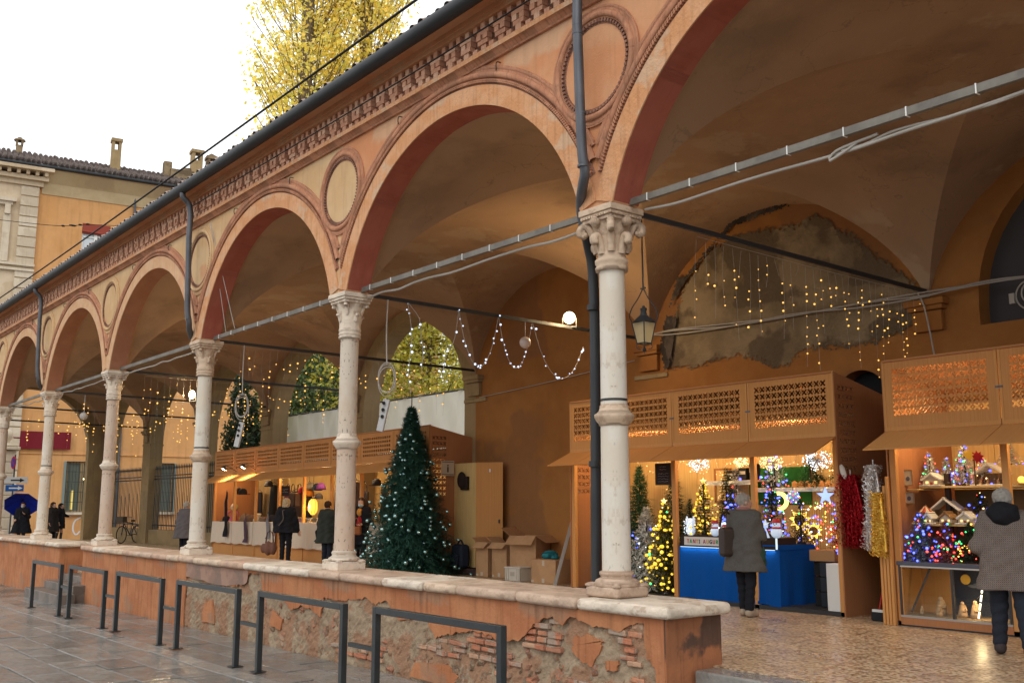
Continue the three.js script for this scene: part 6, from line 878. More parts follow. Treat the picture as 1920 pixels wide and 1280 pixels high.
  for (let k = 0; k < 16; k++) { const x = -22.3 + k * 0.62 + (k % 3) * 0.1; if (k % 2) continue; const t = thing('hanging_garment', `${['dark', 'deep brown', 'navy'][k === 4 || k === 10 ? 1 : 2 * (k % 4 ? 1 : 0)]} garment hung at the back of the long stall, ${['first', 'second', 'third', 'fourth', 'fifth', 'sixth', 'seventh', 'eighth'][k / 2]} from the left`, 'garment', [x, 1.15, -6.3 + (k % 4) * 0.1], k), L = 0.75 + (k % 4) * 0.1; part('cloth', surface0(0.2, L, k), k === 4 || k === 10 ? gm[1] : gm[k % 4 ? 2 : 0], t, null, true); part('hanger', [bar([-0.18, L, 0], [0, L + 0.08, 0], 0.008), bar([0.18, L, 0], [0, L + 0.08, 0], 0.008), bar([0, L + 0.08, 0], [0, L + 0.2, 0], 0.006)], M.iron, t); }
  hg('dark bag hung behind the chalkboard', -18.9, [0.05, 0.035, 0.03]); hg('brown bag hung left of the hat row', -18.5, [0.12, 0.06, 0.03]); hg('dark bag hung right of the marble column', -14.9, [0.04, 0.03, 0.03]); hg('maroon bag hung in the middle of the long stall', -19.2, [0.14, 0.03, 0.04]); hg('dark coat bag at the right of the lamp', -16.2, [0.06, 0.04, 0.035]);
  const ps = thing('notice', 'white printed notice with an i fixed to the end of the long stall', 'sign', [-11.24, 2.15, -5.75], PH); part('sheet', rbox(0.36, 0.34, 0.01, 0.003, 0, 0.17, 0), std([0.5, 0.4, 0.3]), ps); part('letter_i', tf(new TextGeometry('i', { font: fontB, size: 0.16, depth: 0.003, curveSegments: 3 }), [-0.03, 0.08, 0.007]), M.black, ps); part('border', [box(0.32, 0.012, 0.004, 0, 0.03, 0.006), box(0.32, 0.012, 0.004, 0, 0.31, 0.006)], M.black, ps);
}
// open cupboard door, cartons, crate, ladder
{
  const t = thing('cupboard', 'tall open plywood cupboard with yellow lit inside behind the big tree', 'cupboard', [-11.0, 0.15, -6.0]);
  part('lit_board', [0, 1, 2].map((k) => rbox(0.33, 2.28, 0.02, 0.004, -0.33 + k * 0.335, 1.14, 0)), M.plyIn, t);
  part('door', tf(rbox(0.62, 2.28, 0.025, 0.004, 0.31, 1.14, 0), [0.52, 0, 0.01], [0, 0.62, 0]), M.ply, t); part('base', rbox(1.6, 0.14, 0.6, 0.01, 0.0, -0.08, -0.1), std([0.06, 0.035, 0.03]), t); part('handle', box(0.02, 0.08, 0.03, 0.98, 1.0, -0.28), M.zinc, t); part('paper_tag', box(0.05, 0.07, 0.004, 0.8, 2.1, -0.16), M.white, t);
  const m = single('hand_mirror_bag', [tf(ball(0.17, 0, 0, 0, 16), [-10.95, 2.05, -5.93], [0, 0, 0], [0.9, 1.1, 0.3]), rbox(0.26, 0.3, 0.08, 0.02, -10.85, 1.98, -5.95)], std([0.03, 0.02, 0.016]), 'dark round hat hanging on the yellow cupboard boards', 'hat');
  single('backpack', [rbox(0.4, 0.5, 0.26, 0.07, -10.72, 0.4, -5.75), rbox(0.3, 0.24, 0.08, 0.03, -10.72, 0.32, -5.58), tube([[-10.85, 0.62, -5.75], [-10.72, 0.74, -5.75], [-10.6, 0.62, -5.75]], 0.02, 10, 6)], std([0.02, 0.025, 0.04]), 'dark backpack on the floor in front of the cupboard', 'bag');
  M.card = plaster([0.42, 0.24, 0.12], [0.46, 0.27, 0.14], [0.40, 0.23, 0.12], 0.9, { bumpScale: 0.001 });
  const carton = (label, [x, y, z], w, h, d, turn, open) => { const c = thing('cardboard_box', label, 'box', [x, y, z], turn); part('body', [span(-w / 2, w / 2, 0, 0.006, -d / 2, d / 2), span(-w / 2, w / 2, 0, h, d / 2 - 0.006, d / 2), span(-w / 2, w / 2, 0, h, -d / 2, -d / 2 + 0.006), span(-w / 2, -w / 2 + 0.006, 0, h, -d / 2, d / 2), span(w / 2 - 0.006, w / 2, 0, h, -d / 2, d / 2), open ? null : span(-w / 2, w / 2, h - 0.006, h, -d / 2, d / 2)], M.card, c); if (open) { part('flap', tf(box(w, 0.005, d * 0.45, 0, 0, d * 0.22), [0, h, d / 2], [0.7, 0, 0]), M.card, c); part('flap', tf(box(w * 0.45, 0.005, d, w * 0.22, 0, 0), [w / 2, h, 0], [0, 0, -0.5]), M.card, c); part('flap', tf(box(w * 0.45, 0.005, d, -w * 0.22, 0, 0), [-w / 2, h, 0], [0, 0, -0.6]), M.card, c); } part('tape', [span(-0.03, 0.03, h - 0.12, h - 0.02, d / 2 + 0.001, d / 2 + 0.003), span(-w / 2 + 0.01, -w / 2 + 0.07, 0.02, 0.06, d / 2 + 0.001, d / 2 + 0.003), span(-0.04, 0.03, 0.02, 0.1, d / 2 + 0.001, d / 2 + 0.003)], std([0.5, 0.42, 0.32]), c); };
  carton('tall narrow open carton, leftmost on the floor', [-9.95, 0, -5.95], 0.36, 0.72, 0.42, 0.15, true); carton('upright carton in the middle of the box pile', [-9.42, 0, -6.0], 0.45, 0.72, 0.4, 0.1, true); carton('large carton behind the white crate', [-8.72, 0.0, -6.08], 0.62, 0.88, 0.6, 0.35, true); carton('wide taped carton with a torn top at the right of the pile', [-7.65, 0, -5.75], 0.66, 0.46, 0.5, 0.1, false);
  const cr = thing('plastic_crate', 'low white plastic crate on the floor before the cartons', 'crate', [-8.55, 0, -5.62], 0.1); part('body', [span(-0.22, 0.22, 0, 0.012, -0.16, 0.16), span(-0.22, 0.22, 0, 0.26, 0.148, 0.16), span(-0.22, 0.22, 0, 0.26, -0.16, -0.148), span(-0.22, -0.208, 0, 0.26, -0.16, 0.16), span(0.208, 0.22, 0, 0.26, -0.16, 0.16)], std([0.55, 0.5, 0.42]), cr); part('rim', [rbox(0.47, 0.025, 0.35, 0.008, 0, 0.265, 0)], std([0.6, 0.55, 0.48]), cr); part('rib', [-0.18, -0.12, 0.12, 0.18].map((x) => span(x, x + 0.012, 0.01, 0.25, 0.16, 0.17)), std([0.5, 0.45, 0.38]), cr); part('label_plate', span(-0.06, 0.06, 0.1, 0.18, 0.161, 0.164), std([0.4, 0.36, 0.3]), cr);
  single('teal_bag', [tf(ball(0.16, 0, 0, 0, 14), [-7.72, 0.53, -5.75], [0, 0.3, 0.1], [1.1, 0.6, 0.8]), tf(ball(0.08, 0, 0, 0, 10), [-7.5, 0.5, -5.7], [0, 0, 0], [1.3, 0.6, 0.9])], std([0.02, 0.17, 0.2], { roughness: 0.6, bumpMap: roughBump, bumpScale: 0.03 }), 'crumpled teal bag lying on the wide carton', 'bag');
  const ld = thing('folding_ladder', 'narrow grey ladder leaning on the left stall post', 'ladder', [-6.85, 0, -5.1]); const a = [0, 0, 0], b2 = [0.28, 1.75, -0.42]; for (const k of [0, 0.13]) part('rail', beam([a[0] - k, a[1], a[2] - k], [b2[0] - k, b2[1], b2[2] - k], 0.03, 0.055), std([0.4, 0.37, 0.33], { metalness: 0.5, roughness: 0.5 }), ld); for (let k = 1; k < 6; k++) part('rung', beam([0.28 * k / 6, 1.75 * k / 6, -0.42 * k / 6], [0.28 * k / 6 - 0.13, 1.75 * k / 6, -0.42 * k / 6 - 0.13], 0.03, 0.03), std([0.4, 0.37, 0.33], { metalness: 0.5, roughness: 0.5 }), ld);
}
// bicycle by the fence
{
  const t = thing('bicycle', 'dark bicycle leaning by the iron fence beyond the fourth column', 'bicycle', [-34.2, 0, -6.2], -0.9);
  for (const x of [-0.52, 0.52]) { const w = part('wheel', new THREE.TorusGeometry(0.33, 0.02, 8, 32).translate(x, 0.34, 0), M.black, t); part('spokes', Array.from({ length: 12 }, (_, k) => bar([x, 0.34, 0], [x + 0.32 * Math.cos(k * PI / 6), 0.34 + 0.32 * Math.sin(k * PI / 6), 0], 0.004, 3)), M.zinc, w); }
  part('frame', [bar([-0.52, 0.34, 0], [-0.05, 0.32, 0], 0.016), bar([-0.05, 0.32, 0], [-0.2, 0.82, 0], 0.018), bar([-0.52, 0.34, 0], [-0.18, 0.75, 0], 0.014), bar([-0.05, 0.32, 0], [0.38, 0.78, 0], 0.02), bar([-0.19, 0.78, 0], [0.37, 0.84, 0], 0.018), bar([0.36, 0.95, 0], [0.52, 0.34, 0], 0.018)], std([0.04, 0.05, 0.06]), t);
  part('handlebar', tube([[0.3, 1.02, -0.28], [0.36, 1.04, -0.1], [0.36, 1.0, 0], [0.36, 1.04, 0.1], [0.3, 1.02, 0.28]], 0.014, 20, 6), M.zinc, t); part('saddle', tf(ball(0.1, 0, 0, 0, 10), [-0.22, 0.88, 0], [0, 0, 0], [1.4, 0.4, 0.7]), M.black, t); part('basket', [span(0.45, 0.7, 0.82, 0.84, -0.16, 0.16), span(0.45, 0.47, 0.82, 1.05, -0.16, 0.16), span(0.68, 0.7, 0.82, 1.05, -0.16, 0.16), span(0.45, 0.7, 0.82, 1.05, 0.14, 0.16), span(0.45, 0.7, 0.82, 1.05, -0.16, -0.14)], std([0.1, 0.08, 0.06]), t); part('pedal', box(0.1, 0.02, 0.2, -0.05, 0.3, 0), M.black, t); part('mudguard', new THREE.TorusGeometry(0.36, 0.02, 6, 20, PI).translate(-0.52, 0.34, 0), M.zinc, t);
}

// ---------- people ----------
function surface(f, [x0, y0, z0], [x1, y1, z1], c) { // surface nets of a distance field
  const nx = Math.ceil((x1 - x0) / c) + 1, ny = Math.ceil((y1 - y0) / c) + 1, nz = Math.ceil((z1 - z0) / c) + 1, d = new Float32Array(nx * ny * nz), id = new Int32Array(nx * ny * nz).fill(-1), pos = [], ix = [];
  for (let k = 0, o = 0; k < nz; k++) for (let j = 0; j < ny; j++) for (let i = 0; i < nx; i++, o++) d[o] = f(x0 + i * c, y0 + j * c, z0 + k * c);
  const dx = 1, dy = nx, dz = nx * ny, off = [0, dx, dy, dx + dy, dz, dx + dz, dy + dz, dx + dy + dz], E = [[0, 1], [2, 3], [4, 5], [6, 7], [0, 2], [1, 3], [4, 6], [5, 7], [0, 4], [1, 5], [2, 6], [3, 7]];
  for (let k = 0; k < nz - 1; k++) for (let j = 0; j < ny - 1; j++) for (let i = 0; i < nx - 1; i++) {
    const o = i + j * dy + k * dz; let px = 0, py = 0, pz = 0, n = 0;
    for (const [a, b] of E) { const A = d[o + off[a]], B = d[o + off[b]]; if ((A < 0) === (B < 0)) continue; const t = A / (A - B), ax = a & 1, ay = a >> 1 & 1, az = a >> 2; px += ax + t * ((b & 1) - ax); py += ay + t * ((b >> 1 & 1) - ay); pz += az + t * ((b >> 2) - az); n++; }
    if (n) { id[o] = pos.length / 3; pos.push(x0 + (i + px / n) * c, y0 + (j + py / n) * c, z0 + (k + pz / n) * c); }
  }
  const quad = (a, b, e, g, flip) => { if (a < 0 || b < 0 || e < 0 || g < 0) return; flip ? ix.push(a, e, b, b, e, g) : ix.push(a, b, e, b, g, e); };
  for (let k = 1; k < nz - 1; k++) for (let j = 1; j < ny - 1; j++) for (let i = 1; i < nx - 1; i++) {
    const o = i + j * dy + k * dz, s = d[o] < 0;
    if (s !== d[o + dx] < 0) quad(id[o - dy - dz], id[o - dz], id[o - dy], id[o], !s);
    if (s !== d[o + dy] < 0) quad(id[o - dx - dz], id[o - dx], id[o - dz], id[o], !s);
    if (s !== d[o + dz] < 0) quad(id[o - dx - dy], id[o - dy], id[o - dx], id[o], !s);
  }
  const g = new THREE.BufferGeometry(); g.setAttribute('position', new THREE.Float32BufferAttribute(pos, 3)); g.setIndex(ix); g.computeVertexNormals(); return norm(g);
}
const bone = (L, k = 0.035, flat = 1) => (x, y, z) => { // smooth union of tapered capsules [a, b, ra, rb]
  let m = 9; z /= flat;
  for (const [a, b, ra, rb] of L) { const bx = b[0] - a[0], by = b[1] - a[1], bz = b[2] - a[2], px = x - a[0], py = y - a[1], pz = z - a[2], t = Math.min(1, Math.max(0, (px * bx + py * by + pz * bz) / (bx * bx + by * by + bz * bz || 1))), q = Math.hypot(px - t * bx, py - t * by, pz - t * bz) - ra - t * (rb - ra), h = Math.max(0, k - Math.abs(m - q)) / k; m = Math.min(m, q) - h * h * k * 0.25; }
  return m * Math.min(1, flat);
};
const ell = (x, y, z, cx, cy, cz, a, b, c) => { const k = Math.hypot((x - cx) / a, (y - cy) / b, (z - cz) / c); return (k - 1) * Math.min(a, b, c); };
const smin = (a, b, k) => { const h = Math.max(0, k - Math.abs(a - b)) / k; return Math.min(a, b) - h * h * k * 0.25; };
// head about its own centre, facing +z; hand with its wrist at the origin, fingers along -y, thumb to +x
const headGeo = surface((x, y, z) => {
  let d = smin(ell(x, y, z, 0, 0.025, -0.012, 0.077, 0.098, 0.097), ell(x, y, z, 0, -0.05, 0.022, 0.055, 0.07, 0.066), 0.05);
  d = smin(d, bone([[[0, 0.02, 0.085], [0, -0.018, 0.108], 0.011, 0.015]])(x, y, z), 0.02);
  for (const s of [-1, 1]) { d = Math.max(d, -(ell(x, y, z, s * 0.033, 0.012, 0.098, 0.02, 0.013, 0.016))); d = Math.min(d, ell(x, y, z, s * 0.033, 0.012, 0.078, 0.014, 0.012, 0.013)); d = smin(d, ell(x, y, z, s * 0.079, -0.005, -0.01, 0.011, 0.032, 0.02), 0.012); }
  d = Math.max(d, -ell(x, y, z, 0, -0.05, 0.094, 0.024, 0.004, 0.012)); d = smin(d, ell(x, y, z, 0, -0.06, 0.083, 0.02, 0.007, 0.008), 0.008);
  return smin(d, bone([[[0, -0.06, -0.025], [0, -0.17, -0.035], 0.052, 0.058]])(x, y, z), 0.03);
}, [-0.11, -0.18, -0.13], [0.11, 0.14, 0.14], 0.005);
const fingers = [[0.03, 0.062, 0.008], [0.011, 0.072, 0.0085], [-0.009, 0.066, 0.008], [-0.028, 0.05, 0.007]];
const handGeo = surface((x, y, z) => {
  let d = ell(x, y, z, 0, -0.045, 0, 0.042, 0.056, 0.016); d = smin(d, bone([[[0, 0.02, 0], [0, -0.02, 0], 0.026, 0.028]])(x, y, z), 0.02);
  for (const [fx, L, r] of fingers) d = smin(d, bone([[[fx, -0.082, 0], [fx * 1.1, -0.09 - L * 0.45, 0.006], r, r * 0.95], [[fx * 1.1, -0.09 - L * 0.45, 0.006], [fx * 1.12, -0.09 - L, 0.028], r * 0.95, r * 0.75]], 0.004)(x, y, z), 0.008);
  return smin(d, bone([[[0.028, -0.02, 0.004], [0.055, -0.052, 0.014], 0.012, 0.011], [[0.055, -0.052, 0.014], [0.056, -0.082, 0.024], 0.011, 0.008]], 0.006)(x, y, z), 0.012);
}, [-0.07, -0.19, -0.05], [0.08, 0.05, 0.06], 0.004);
M.skin = std([0.52, 0.3, 0.21], { roughness: 0.55 });
const fabric = (c, o = {}) => std([1, 1, 1], { roughness: 0.95, map: colTex(512, (i) => c.map((v) => v * (0.82 + 0.36 * F3[i])), 0.35), bumpMap: fineBump, bumpScale: 0.003, ...o });
function person(label, pos, turn, o) {
  const t = thing('person', label, 'person', pos, turn), h = (o.h ?? 1.65) / 1.7; t.scale.setScalar(h);
  const { coat = {}, legs = [[0.09, 0, 0.03], [-0.09, 0, -0.02]], lean = 0, head = [0, 0], arms } = o;
  const sh = (s) => [s * 0.165, 1.385, lean * 0.9], A = arms ?? [[[0.235, 1.12, -0.02], [0.24, 0.88, 0.07]], [[-0.235, 1.12, -0.02], [-0.24, 0.88, 0.07]]];
  const hd = [0, 1.565, lean * 1.15 + 0.02], foot = (k) => [legs[k][0], 0.08, legs[k][2]], knee = (k) => { const f = foot(k); return [lerp(0.09 * (k ? -1 : 1), f[0], 0.5), 0.49, f[2] * 0.5 + 0.03]; };
  // one continuous body under the clothes
  const body = [[[0.07, 0.93, 0], [0.09, 1.3, lean * 0.8], 0.11, 0.095], [[-0.07, 0.93, 0], [-0.09, 1.3, lean * 0.8], 0.11, 0.095], [[0, 1.36, lean], [0, 1.47, lean * 1.05], 0.06, 0.052]];
  [0, 1].forEach((k) => { const s = k ? -1 : 1; body.push([[s * 0.09, 0.93, 0], knee(k), 0.085, 0.055], [knee(k), foot(k), 0.055, 0.038], [foot(k), [foot(k)[0] + s * 0.02, 0.04, foot(k)[2] + 0.14], 0.038, 0.032], [sh(s), A[k][0], 0.05, 0.04], [A[k][0], A[k][1], 0.04, 0.026]); });
  const hands = [0, 1].map((k) => { const e = V(...A[k][0]), w = V(...A[k][1]), d = w.clone().sub(e).normalize(), q = new THREE.Quaternion().setFromUnitVectors(V(0, -1, 0), d); const g = handGeo.clone(); if (k) { g.scale(-1, 1, 1); const a = g.index.array; for (let i = 0; i < a.length; i += 3) { const v = a[i]; a[i] = a[i + 1]; a[i + 1] = v; } g.computeVertexNormals(); } return g.applyMatrix4(new THREE.Matrix4().compose(w, q, V(1, 1, 1))); });
  part('body', [surface(bone(body, 0.04), [-0.5, -0.01, -0.4], [0.5, 1.52, 0.5], 0.018), ...hands, tf(headGeo.clone(), hd, [head[1], head[0], 0])], M.skin, t);
  // trousers or stockings
  const tr = [[[0.075, 0.95, 0], [-0.075, 0.95, 0], 0.12, 0.12]]; [0, 1].forEach((k) => { const s = k ? -1 : 1, f = foot(k); tr.push([[s * 0.09, 0.92, 0], knee(k), 0.105, (o.slim ?? 0.075)], [knee(k), [f[0], 0.12, f[2]], o.slim ?? 0.075, (o.slim ?? 0.075) * 0.85]); });
  const legF = bone(tr, 0.03); part('trousers', surface((x, y, z) => Math.max(legF(x, y, z) + 0.004 * Math.sin(y * 60 + x * 20), 0.09 - y), [-0.4, 0.06, -0.4], [0.4, 1.1, 0.45], 0.016), o.legM ?? M.black, t);
  [0, 1].forEach((k) => { const f = foot(k), s = k ? -1 : 1, q = [f[0] + s * 0.03, 0.045, f[2] + 0.15], L = [[[f[0], 0.06, f[2] - 0.03], [f[0], 0.07, f[2] + 0.04], 0.05, 0.05], [[f[0], 0.055, f[2]], q, 0.05, 0.042]]; if (o.boots) L.push([[f[0], 0.08, f[2] - 0.01], [lerp(f[0], knee(k)[0], o.boots), lerp(0.08, 0.49, o.boots), lerp(f[2], knee(k)[2], o.boots)], 0.055, 0.06]); const fF = bone(L, 0.025); part('shoe', surface((x, y, z) => Math.max(fF(x, y, z), 0.004 - y), [f[0] - 0.2, -0.01, f[2] - 0.2], [f[0] + 0.2, 0.5, f[2] + 0.3], 0.012), o.shoeM ?? M.black, t); });
  // coat
  const hem = coat.hem ?? 0.72, fl = coat.flare ?? 0.06, r0 = coat.r ?? 0.135, L = [[[0.1, 1.3, lean * 0.8], [-0.1, 1.3, lean * 0.8], r0 - 0.005, r0 - 0.005], [[0.085, 1.3, lean * 0.8], [0.085, 0.95, 0], r0, r0 + 0.01], [[-0.085, 1.3, lean * 0.8], [-0.085, 0.95, 0], r0, r0 + 0.01], [sh(1), sh(-1), 0.075, 0.075], [[0, 1.36, lean * 0.95], [0, 1.45, lean * 1.02 - 0.01], 0.1, 0.075]];
  if (hem < 0.9) L.push([[0.09, 0.95, 0], [0.1 + fl * 0.4, hem, 0.0], r0 + 0.01, r0 + fl], [[-0.09, 0.95, 0], [-0.1 - fl * 0.4, hem, 0.0], r0 + 0.01, r0 + fl]);
  [0, 1].forEach((k) => L.push([sh(k ? -1 : 1), A[k][0], 0.078, 0.068], [A[k][0], [lerp(A[k][0][0], A[k][1][0], 0.94), lerp(A[k][0][1], A[k][1][1], 0.94), lerp(A[k][0][2], A[k][1][2], 0.94)], 0.068, coat.cuff ?? 0.05]));
  const cF = bone(L, 0.05, 0.92); part('coat', surface((x, y, z) => { const f = Math.max(0, (1.25 - y)), a = Math.atan2(x, z); return Math.max(cF(x, y, z) + 0.009 * f * Math.sin(a * 7 + y * 4) + 0.0045 * Math.sin(y * 38 + x * 25 + Math.sin(z * 17 + y * 9) * 2) + 0.004 * Math.sin(x * 31 - y * 22 + z * 14) , hem - y + 0.006 * Math.sin(a * 5)); }, [-0.55, hem - 0.05, -0.45], [0.55, 1.56, 0.6], 0.014), coat.m ?? M.black, t);
  // hair
  if (o.hair) { const { style = 'short', m } = o.hair, hx = hd, low = { short: -0.07, bob: -0.11, long: -0.2 }[style], c = Math.cos(head[0]), s = Math.sin(head[0]); part('hair', surface((x, y, z) => { const X = x * c - z * s, Z = x * s + z * c, b = 0.008 * Math.sin(x * 90 + y * 40) * Math.sin(z * 80 + y * 60) + 0.004 * Math.sin(x * 210 + z * 130) * Math.sin(y * 70 + x * 60); let d = ell(X, y, Z, 0, 0.035, -0.02, 0.093, 0.102, 0.108) + b; if (style !== 'short') d = smin(d, ell(X, y, Z, 0, low * 0.45, -0.045, 0.095, 0.1 - low * 0.35, 0.085) + b, 0.04); d = Math.max(d, low - y); return Math.max(d, -Math.max(-(Z - 0.045), y - 0.062)); }, [-0.14, -0.24, -0.16], [0.14, 0.17, 0.14], 0.008).translate(...hx), m, t); }
  if (o.mask) part('face_mask', tf(surface((x, y, z) => Math.max(ell(x, y, z, 0, -0.045, 0.02, 0.067, 0.06, 0.094), -ell(x, y, z, 0, -0.045, 0.02, 0.061, 0.056, 0.088), 0.015 - z), [-0.1, -0.13, -0.02], [0.1, 0.04, 0.13], 0.006), hd, [head[1], head[0], 0]), std([0.5, 0.62, 0.68]), t);
  return t;
}
const grey = std([0.3, 0.28, 0.25], { roughness: 0.9, bumpMap: fineBump, bumpScale: 0.006 }), blonde = std([0.42, 0.32, 0.2], { roughness: 0.85, bumpMap: fineBump, bumpScale: 0.006 }), brown = std([0.05, 0.025, 0.015], { roughness: 0.8 }), denim = fabric([0.022, 0.026, 0.036]), blackCloth = fabric([0.014, 0.014, 0.018]), greyWool = fabric([0.092, 0.086, 0.078]);
const tweed = std([1, 1, 1], { roughness: 0.95, map: colTex(512, (i) => { const x = i % 512, y = i / 512 | 0, k = ((x >> 4) + (y >> 4)) % 2 ? 1 : 0, b = (y >> 4) % 2; return (k ? [0.2, 0.16, 0.14] : b ? [0.055, 0.047, 0.045] : [0.125, 0.1, 0.088]).map((v) => v * (0.8 + 0.4 * F3[i])); }, 0.3), bumpMap: fineBump, bumpScale: 0.003 });
// looking at things: local +z faces the stall
{
  const w = person('person with short grey hair in a grey knee length coat facing the blue counter', [-1.5, 0, -3.92], PI + 0.2, { h: 1.66, lean: 0.03, head: [-0.7, 0.08], coat: { m: greyWool, hem: 0.62, flare: 0.05, r: 0.15 }, legM: blackCloth, shoeM: std([0.34, 0.27, 0.2]), slim: 0.072, legs: [[0.07, 0, 0.06], [-0.07, 0, -0.05]], hair: { style: 'short', m: grey }, arms: [[[0.24, 1.1, 0.04], [0.1, 1.12, 0.27]], [[-0.24, 1.1, 0.06], [-0.08, 1.18, 0.27]]] });
  part('collar', new THREE.TorusGeometry(0.075, 0.025, 8, 20).rotateX(PH + 0.15).translate(0, 1.475, 0.02), std([0.3, 0.14, 0.12]), w);
  const b = thing('shoulder_bag', 'dark brown shoulder bag hanging at the left of the person in grey', 'bag', [-1.63, 0.8, -3.73], 1.3);
  part('body', tf(rbox(0.26, 0.4, 0.12, 0.05), [0, 0.2, 0]), std([0.035, 0.022, 0.018], { roughness: 0.5 }), b); part('strap', tube([[-0.12, 0.4, 0], [-0.05, 0.58, -0.02], [0.07, 0.585, -0.05], [0.13, 0.4, 0]], 0.014, 18, 6), std([0.03, 0.02, 0.016]), b);
  const g = thing('shopping_bag', 'dark green scarf bundle hanging from the arm of the person in grey', 'bag', [-1.28, 0.62, -3.98]); part('bundle', surface((x, y, z) => ell(x, y, z, 0, 0.15, 0, 0.08, 0.17, 0.07) + 0.012 * Math.sin(x * 60 + y * 40) * Math.sin(z * 55), [-0.12, -0.05, -0.12], [0.12, 0.36, 0.12], 0.012), fabric([0.03, 0.06, 0.04]), g); part('handle', tube([[-0.04, 0.3, 0], [0, 0.48, 0], [0.04, 0.3, 0]], 0.01, 10, 5), M.black, g);
  const v = person('person in a checked tweed jacket with dark hood seen from behind at the right edge', [2.47, 0, -3.12], PI + 0.4, { h: 1.67, lean: 0.02, head: [-0.1, 0.12], coat: { m: tweed, hem: 0.66, flare: 0.05, r: 0.15, cuff: 0.055 }, legM: denim, slim: 0.082, boots: 0.35, shoeM: fabric([0.05, 0.04, 0.04]), legs: [[0.13, 0, 0.1], [-0.15, 0, -0.14]], hair: { style: 'short', m: grey }, arms: [[[0.28, 1.1, -0.01], [0.2, 0.98, 0.23]], [[-0.28, 1.1, -0.01], [-0.22, 0.92, 0.18]]] });
  part('hood', surface((x, y, z) => smin(ell(x, y, z, 0, 1.43, -0.07, 0.155, 0.13, 0.12), ell(x, y, z, 0, 1.47, 0.0, 0.13, 0.07, 0.11), 0.05) + 0.008 * Math.sin(x * 30) * Math.sin(y * 40), [-0.2, 1.26, -0.24], [0.2, 1.6, 0.16], 0.012), fabric([0.014, 0.014, 0.017]), v);
}
{
  person('person with blonde hair in a black jacket at the long stall', [-16.55, 0.02, -4.42], PI + 0.75, { h: 1.66, coat: { m: blackCloth, hem: 0.8, flare: 0.05, r: 0.155, cuff: 0.055 }, legM: blackCloth, slim: 0.068, hair: { style: 'bob', m: blonde }, arms: [[[0.27, 1.12, -0.02], [0.31, 0.86, 0.02]], [[-0.27, 1.12, 0.0], [-0.33, 0.86, 0.04]]], legs: [[0.08, 0, 0], [-0.08, 0, 0.03]] });
  const b = thing('handbag', 'patterned brown bag carried low by the person in black', 'bag', [-16.82, 0.24, -4.12], 0.8); part('body', tf(surface((x, y, z) => ell(x, y, z, 0, 0.17, 0, 0.22, 0.17, 0.1) + 0.01 * Math.sin(x * 40), [-0.26, -0.03, -0.14], [0.26, 0.37, 0.14], 0.016), [0, 0, 0]), fabric([0.16, 0.08, 0.06]), b); part('handle', [-0.03, 0.03].map((z) => tube([[-0.1, 0.3, z], [-0.05, 0.58, z * 0.5], [0.05, 0.58, z * 0.5], [0.1, 0.3, z]], 0.01, 14, 5)), std([0.08, 0.04, 0.03]), b);
  const st = single('bag_strap', tube([[-16.52, 1.38, -4.4], [-16.46, 1.36, -4.28], [-16.42, 1.15, -4.28], [-16.5, 0.98, -4.2]], 0.014, 12, 5), std([0.12, 0.1, 0.09]), 'grey strap slung across the back of the black jacket', 'strap');
  const r = person('masked person in dark coat over red, standing between the column and the big tree', [-14.0, 0.02, -5.15], 0.65, { h: 1.66, head: [0.1, 0.1], coat: { m: blackCloth, hem: 0.55, flare: 0.05, r: 0.15 }, legM: blackCloth, hair: { style: 'bob', m: brown }, mask: true, arms: [[[0.25, 1.1, 0.06], [0.12, 1.05, 0.28]], [[-0.25, 1.1, 0.04], [-0.1, 0.98, 0.28]]] });
  part('red_jumper', surface((x, y, z) => Math.max(ell(x, y, z, 0.01, 1.02, 0.1, 0.085, 0.26, 0.085), 0.04 - z), [-0.14, 0.7, 0.0], [0.16, 1.34, 0.24], 0.014), fabric([0.35, 0.02, 0.03]), r); part('orange_scarf', surface((x, y, z) => ell(x, y, z, 0, 1.33, 0.1, 0.08, 0.11, 0.07), [-0.12, 1.18, 0], [0.12, 1.48, 0.2], 0.012), fabric([0.5, 0.22, 0.04]), r);
  single('handbag', [tf(rbox(0.26, 0.2, 0.1, 0.04), [-13.72, 0.9, -4.86], [0, 0.6, 0]), tube([[-13.83, 1.0, -4.8], [-13.74, 1.2, -4.86], [-13.63, 1.0, -4.93]], 0.01, 10, 5)], std([0.3, 0.1, 0.035]), 'tan handbag held by the masked person in red and dark coat', 'bag');
  person('person in a dark green coat half hidden behind the second column', [-14.95, 0.02, -4.75], PI + 0.5, { h: 1.58, coat: { m: fabric([0.035, 0.04, 0.035]), hem: 0.6, flare: 0.05, r: 0.16 }, legM: denim, hair: { style: 'short', m: brown } });
  person('grey haired person in a grey jacket half hidden behind the third column', [-20.6, 0.0, -3.3], PI + 0.5, { h: 1.6, lean: 0.05, coat: { m: fabric([0.10, 0.09, 0.095]), hem: 0.62, flare: 0.05, r: 0.17 }, legM: blackCloth, hair: { style: 'short', m: grey } });
  const u = person('masked person in black coat under a blue umbrella at the far left', [-35, 0, -2.36], 1.15, { h: 1.62, coat: { m: blackCloth, hem: 0.45, flare: 0.1, r: 0.165 }, legM: denim, mask: true, hair: { style: 'short', m: brown }, arms: [[[0.25, 1.1, 0.05], [0.12, 1.22, 0.24]], [[-0.25, 1.12, 0.02], [-0.22, 1.0, 0.2]]] });
  const m = thing('umbrella', 'open deep blue umbrella tilted behind the masked person at the far left', 'umbrella', [-34.9, 1.3, -2.25], 0);
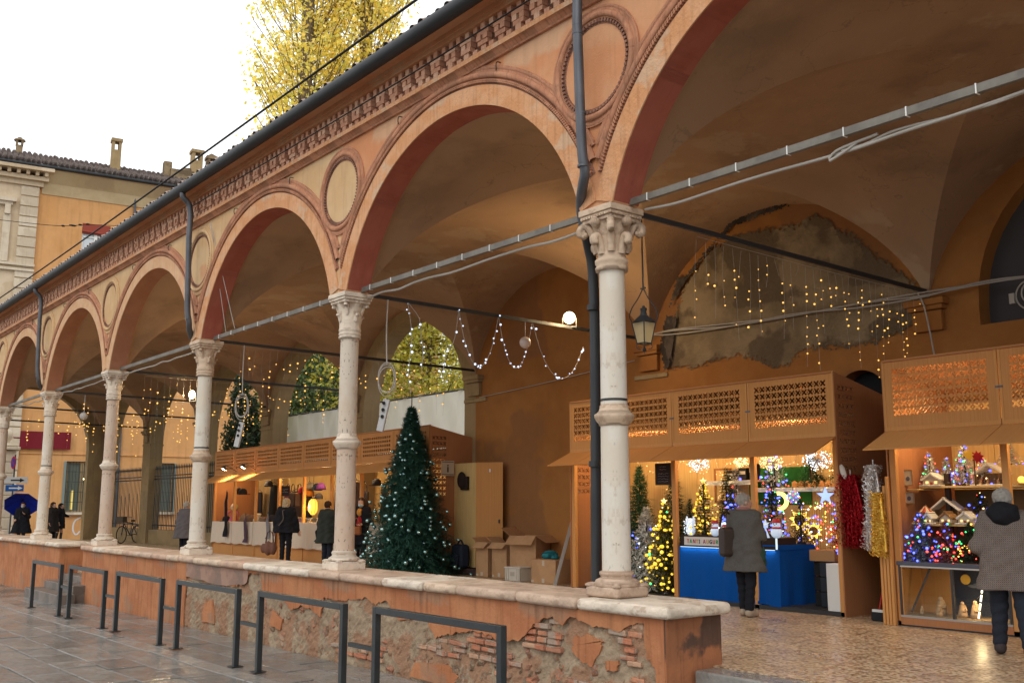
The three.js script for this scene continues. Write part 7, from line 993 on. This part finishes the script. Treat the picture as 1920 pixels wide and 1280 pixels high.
  const rib = [], cl = new THREE.SphereGeometry(0.62, 8, 5, 0, 2 * PI, 0, 1.05); const p = cl.attributes.position; for (let i = 0; i < p.count; i++) { const a = Math.atan2(p.getZ(i), p.getX(i)); p.setY(i, p.getY(i) * 0.8); } cl.computeVertexNormals();
  for (let k = 0; k < 8; k++) { const a = k * PI / 4; rib.push(tube([[0, 0.495, 0], [0.3 * Math.cos(a), 0.43, 0.3 * Math.sin(a)], [0.535 * Math.cos(a), 0.25, 0.535 * Math.sin(a)]], 0.005, 8, 4)); }
  const tilt = [0, 0.0, 0.0]; m.rotation.set(-0.3, 0, 0.75); m.scale.setScalar(1.2);
  part('canopy', cl, std([0.015, 0.035, 0.42], { side: THREE.DoubleSide, roughness: 0.6 }), m); part('ribs', rib, M.black, m, 'stuff'); part('shaft', [bar([0, -0.3, 0], [0, 0.56, 0], 0.008), tube([[0, -0.3, 0], [0.0, -0.38, 0], [0.05, -0.4, 0], [0.08, -0.35, 0]], 0.014, 10, 6)], M.black, m);
  const w = person('person in black jacket, skirt and tall boots walking away at the gap in the wall', [-36, 0, -4.0], 2.4, { h: 1.58, slim: 0.052, coat: { m: blackCloth, hem: 0.62, flare: 0.04, r: 0.15 }, legM: std([0.2, 0.13, 0.1]), boots: 0.85, shoeM: std([0.012, 0.012, 0.013], { roughness: 0.4 }), hair: { style: 'long', m: std([0.016, 0.012, 0.012]) }, arms: [[[0.3, 1.18, 0.02], [0.36, 1.12, 0.22]], [[-0.25, 1.12, 0], [-0.26, 0.9, 0.08]]], legs: [[0.06, 0, 0.05], [-0.06, 0, -0.12]] });
  single('handbag', [rbox(0.26, 0.22, 0.12, 0.04, -35.72, 0.72, -3.75), tube([[-35.72, 0.8, -3.7], [-35.86, 1.2, -3.82], [-36.0, 1.38, -4.0]], 0.01, 12, 5)], std([0.04, 0.03, 0.03]), 'small dark handbag at the hip of the walking person in boots', 'bag');
  person('person in dark coat almost hidden behind the fifth column', [-34.6, 0, -3.35], 2.2, { h: 1.62, coat: { m: fabric([0.03, 0.026, 0.026]), hem: 0.5, flare: 0.06, r: 0.17 }, legM: blackCloth, hair: { style: 'long', m: brown } });
}
renderer.render(scene, camera);
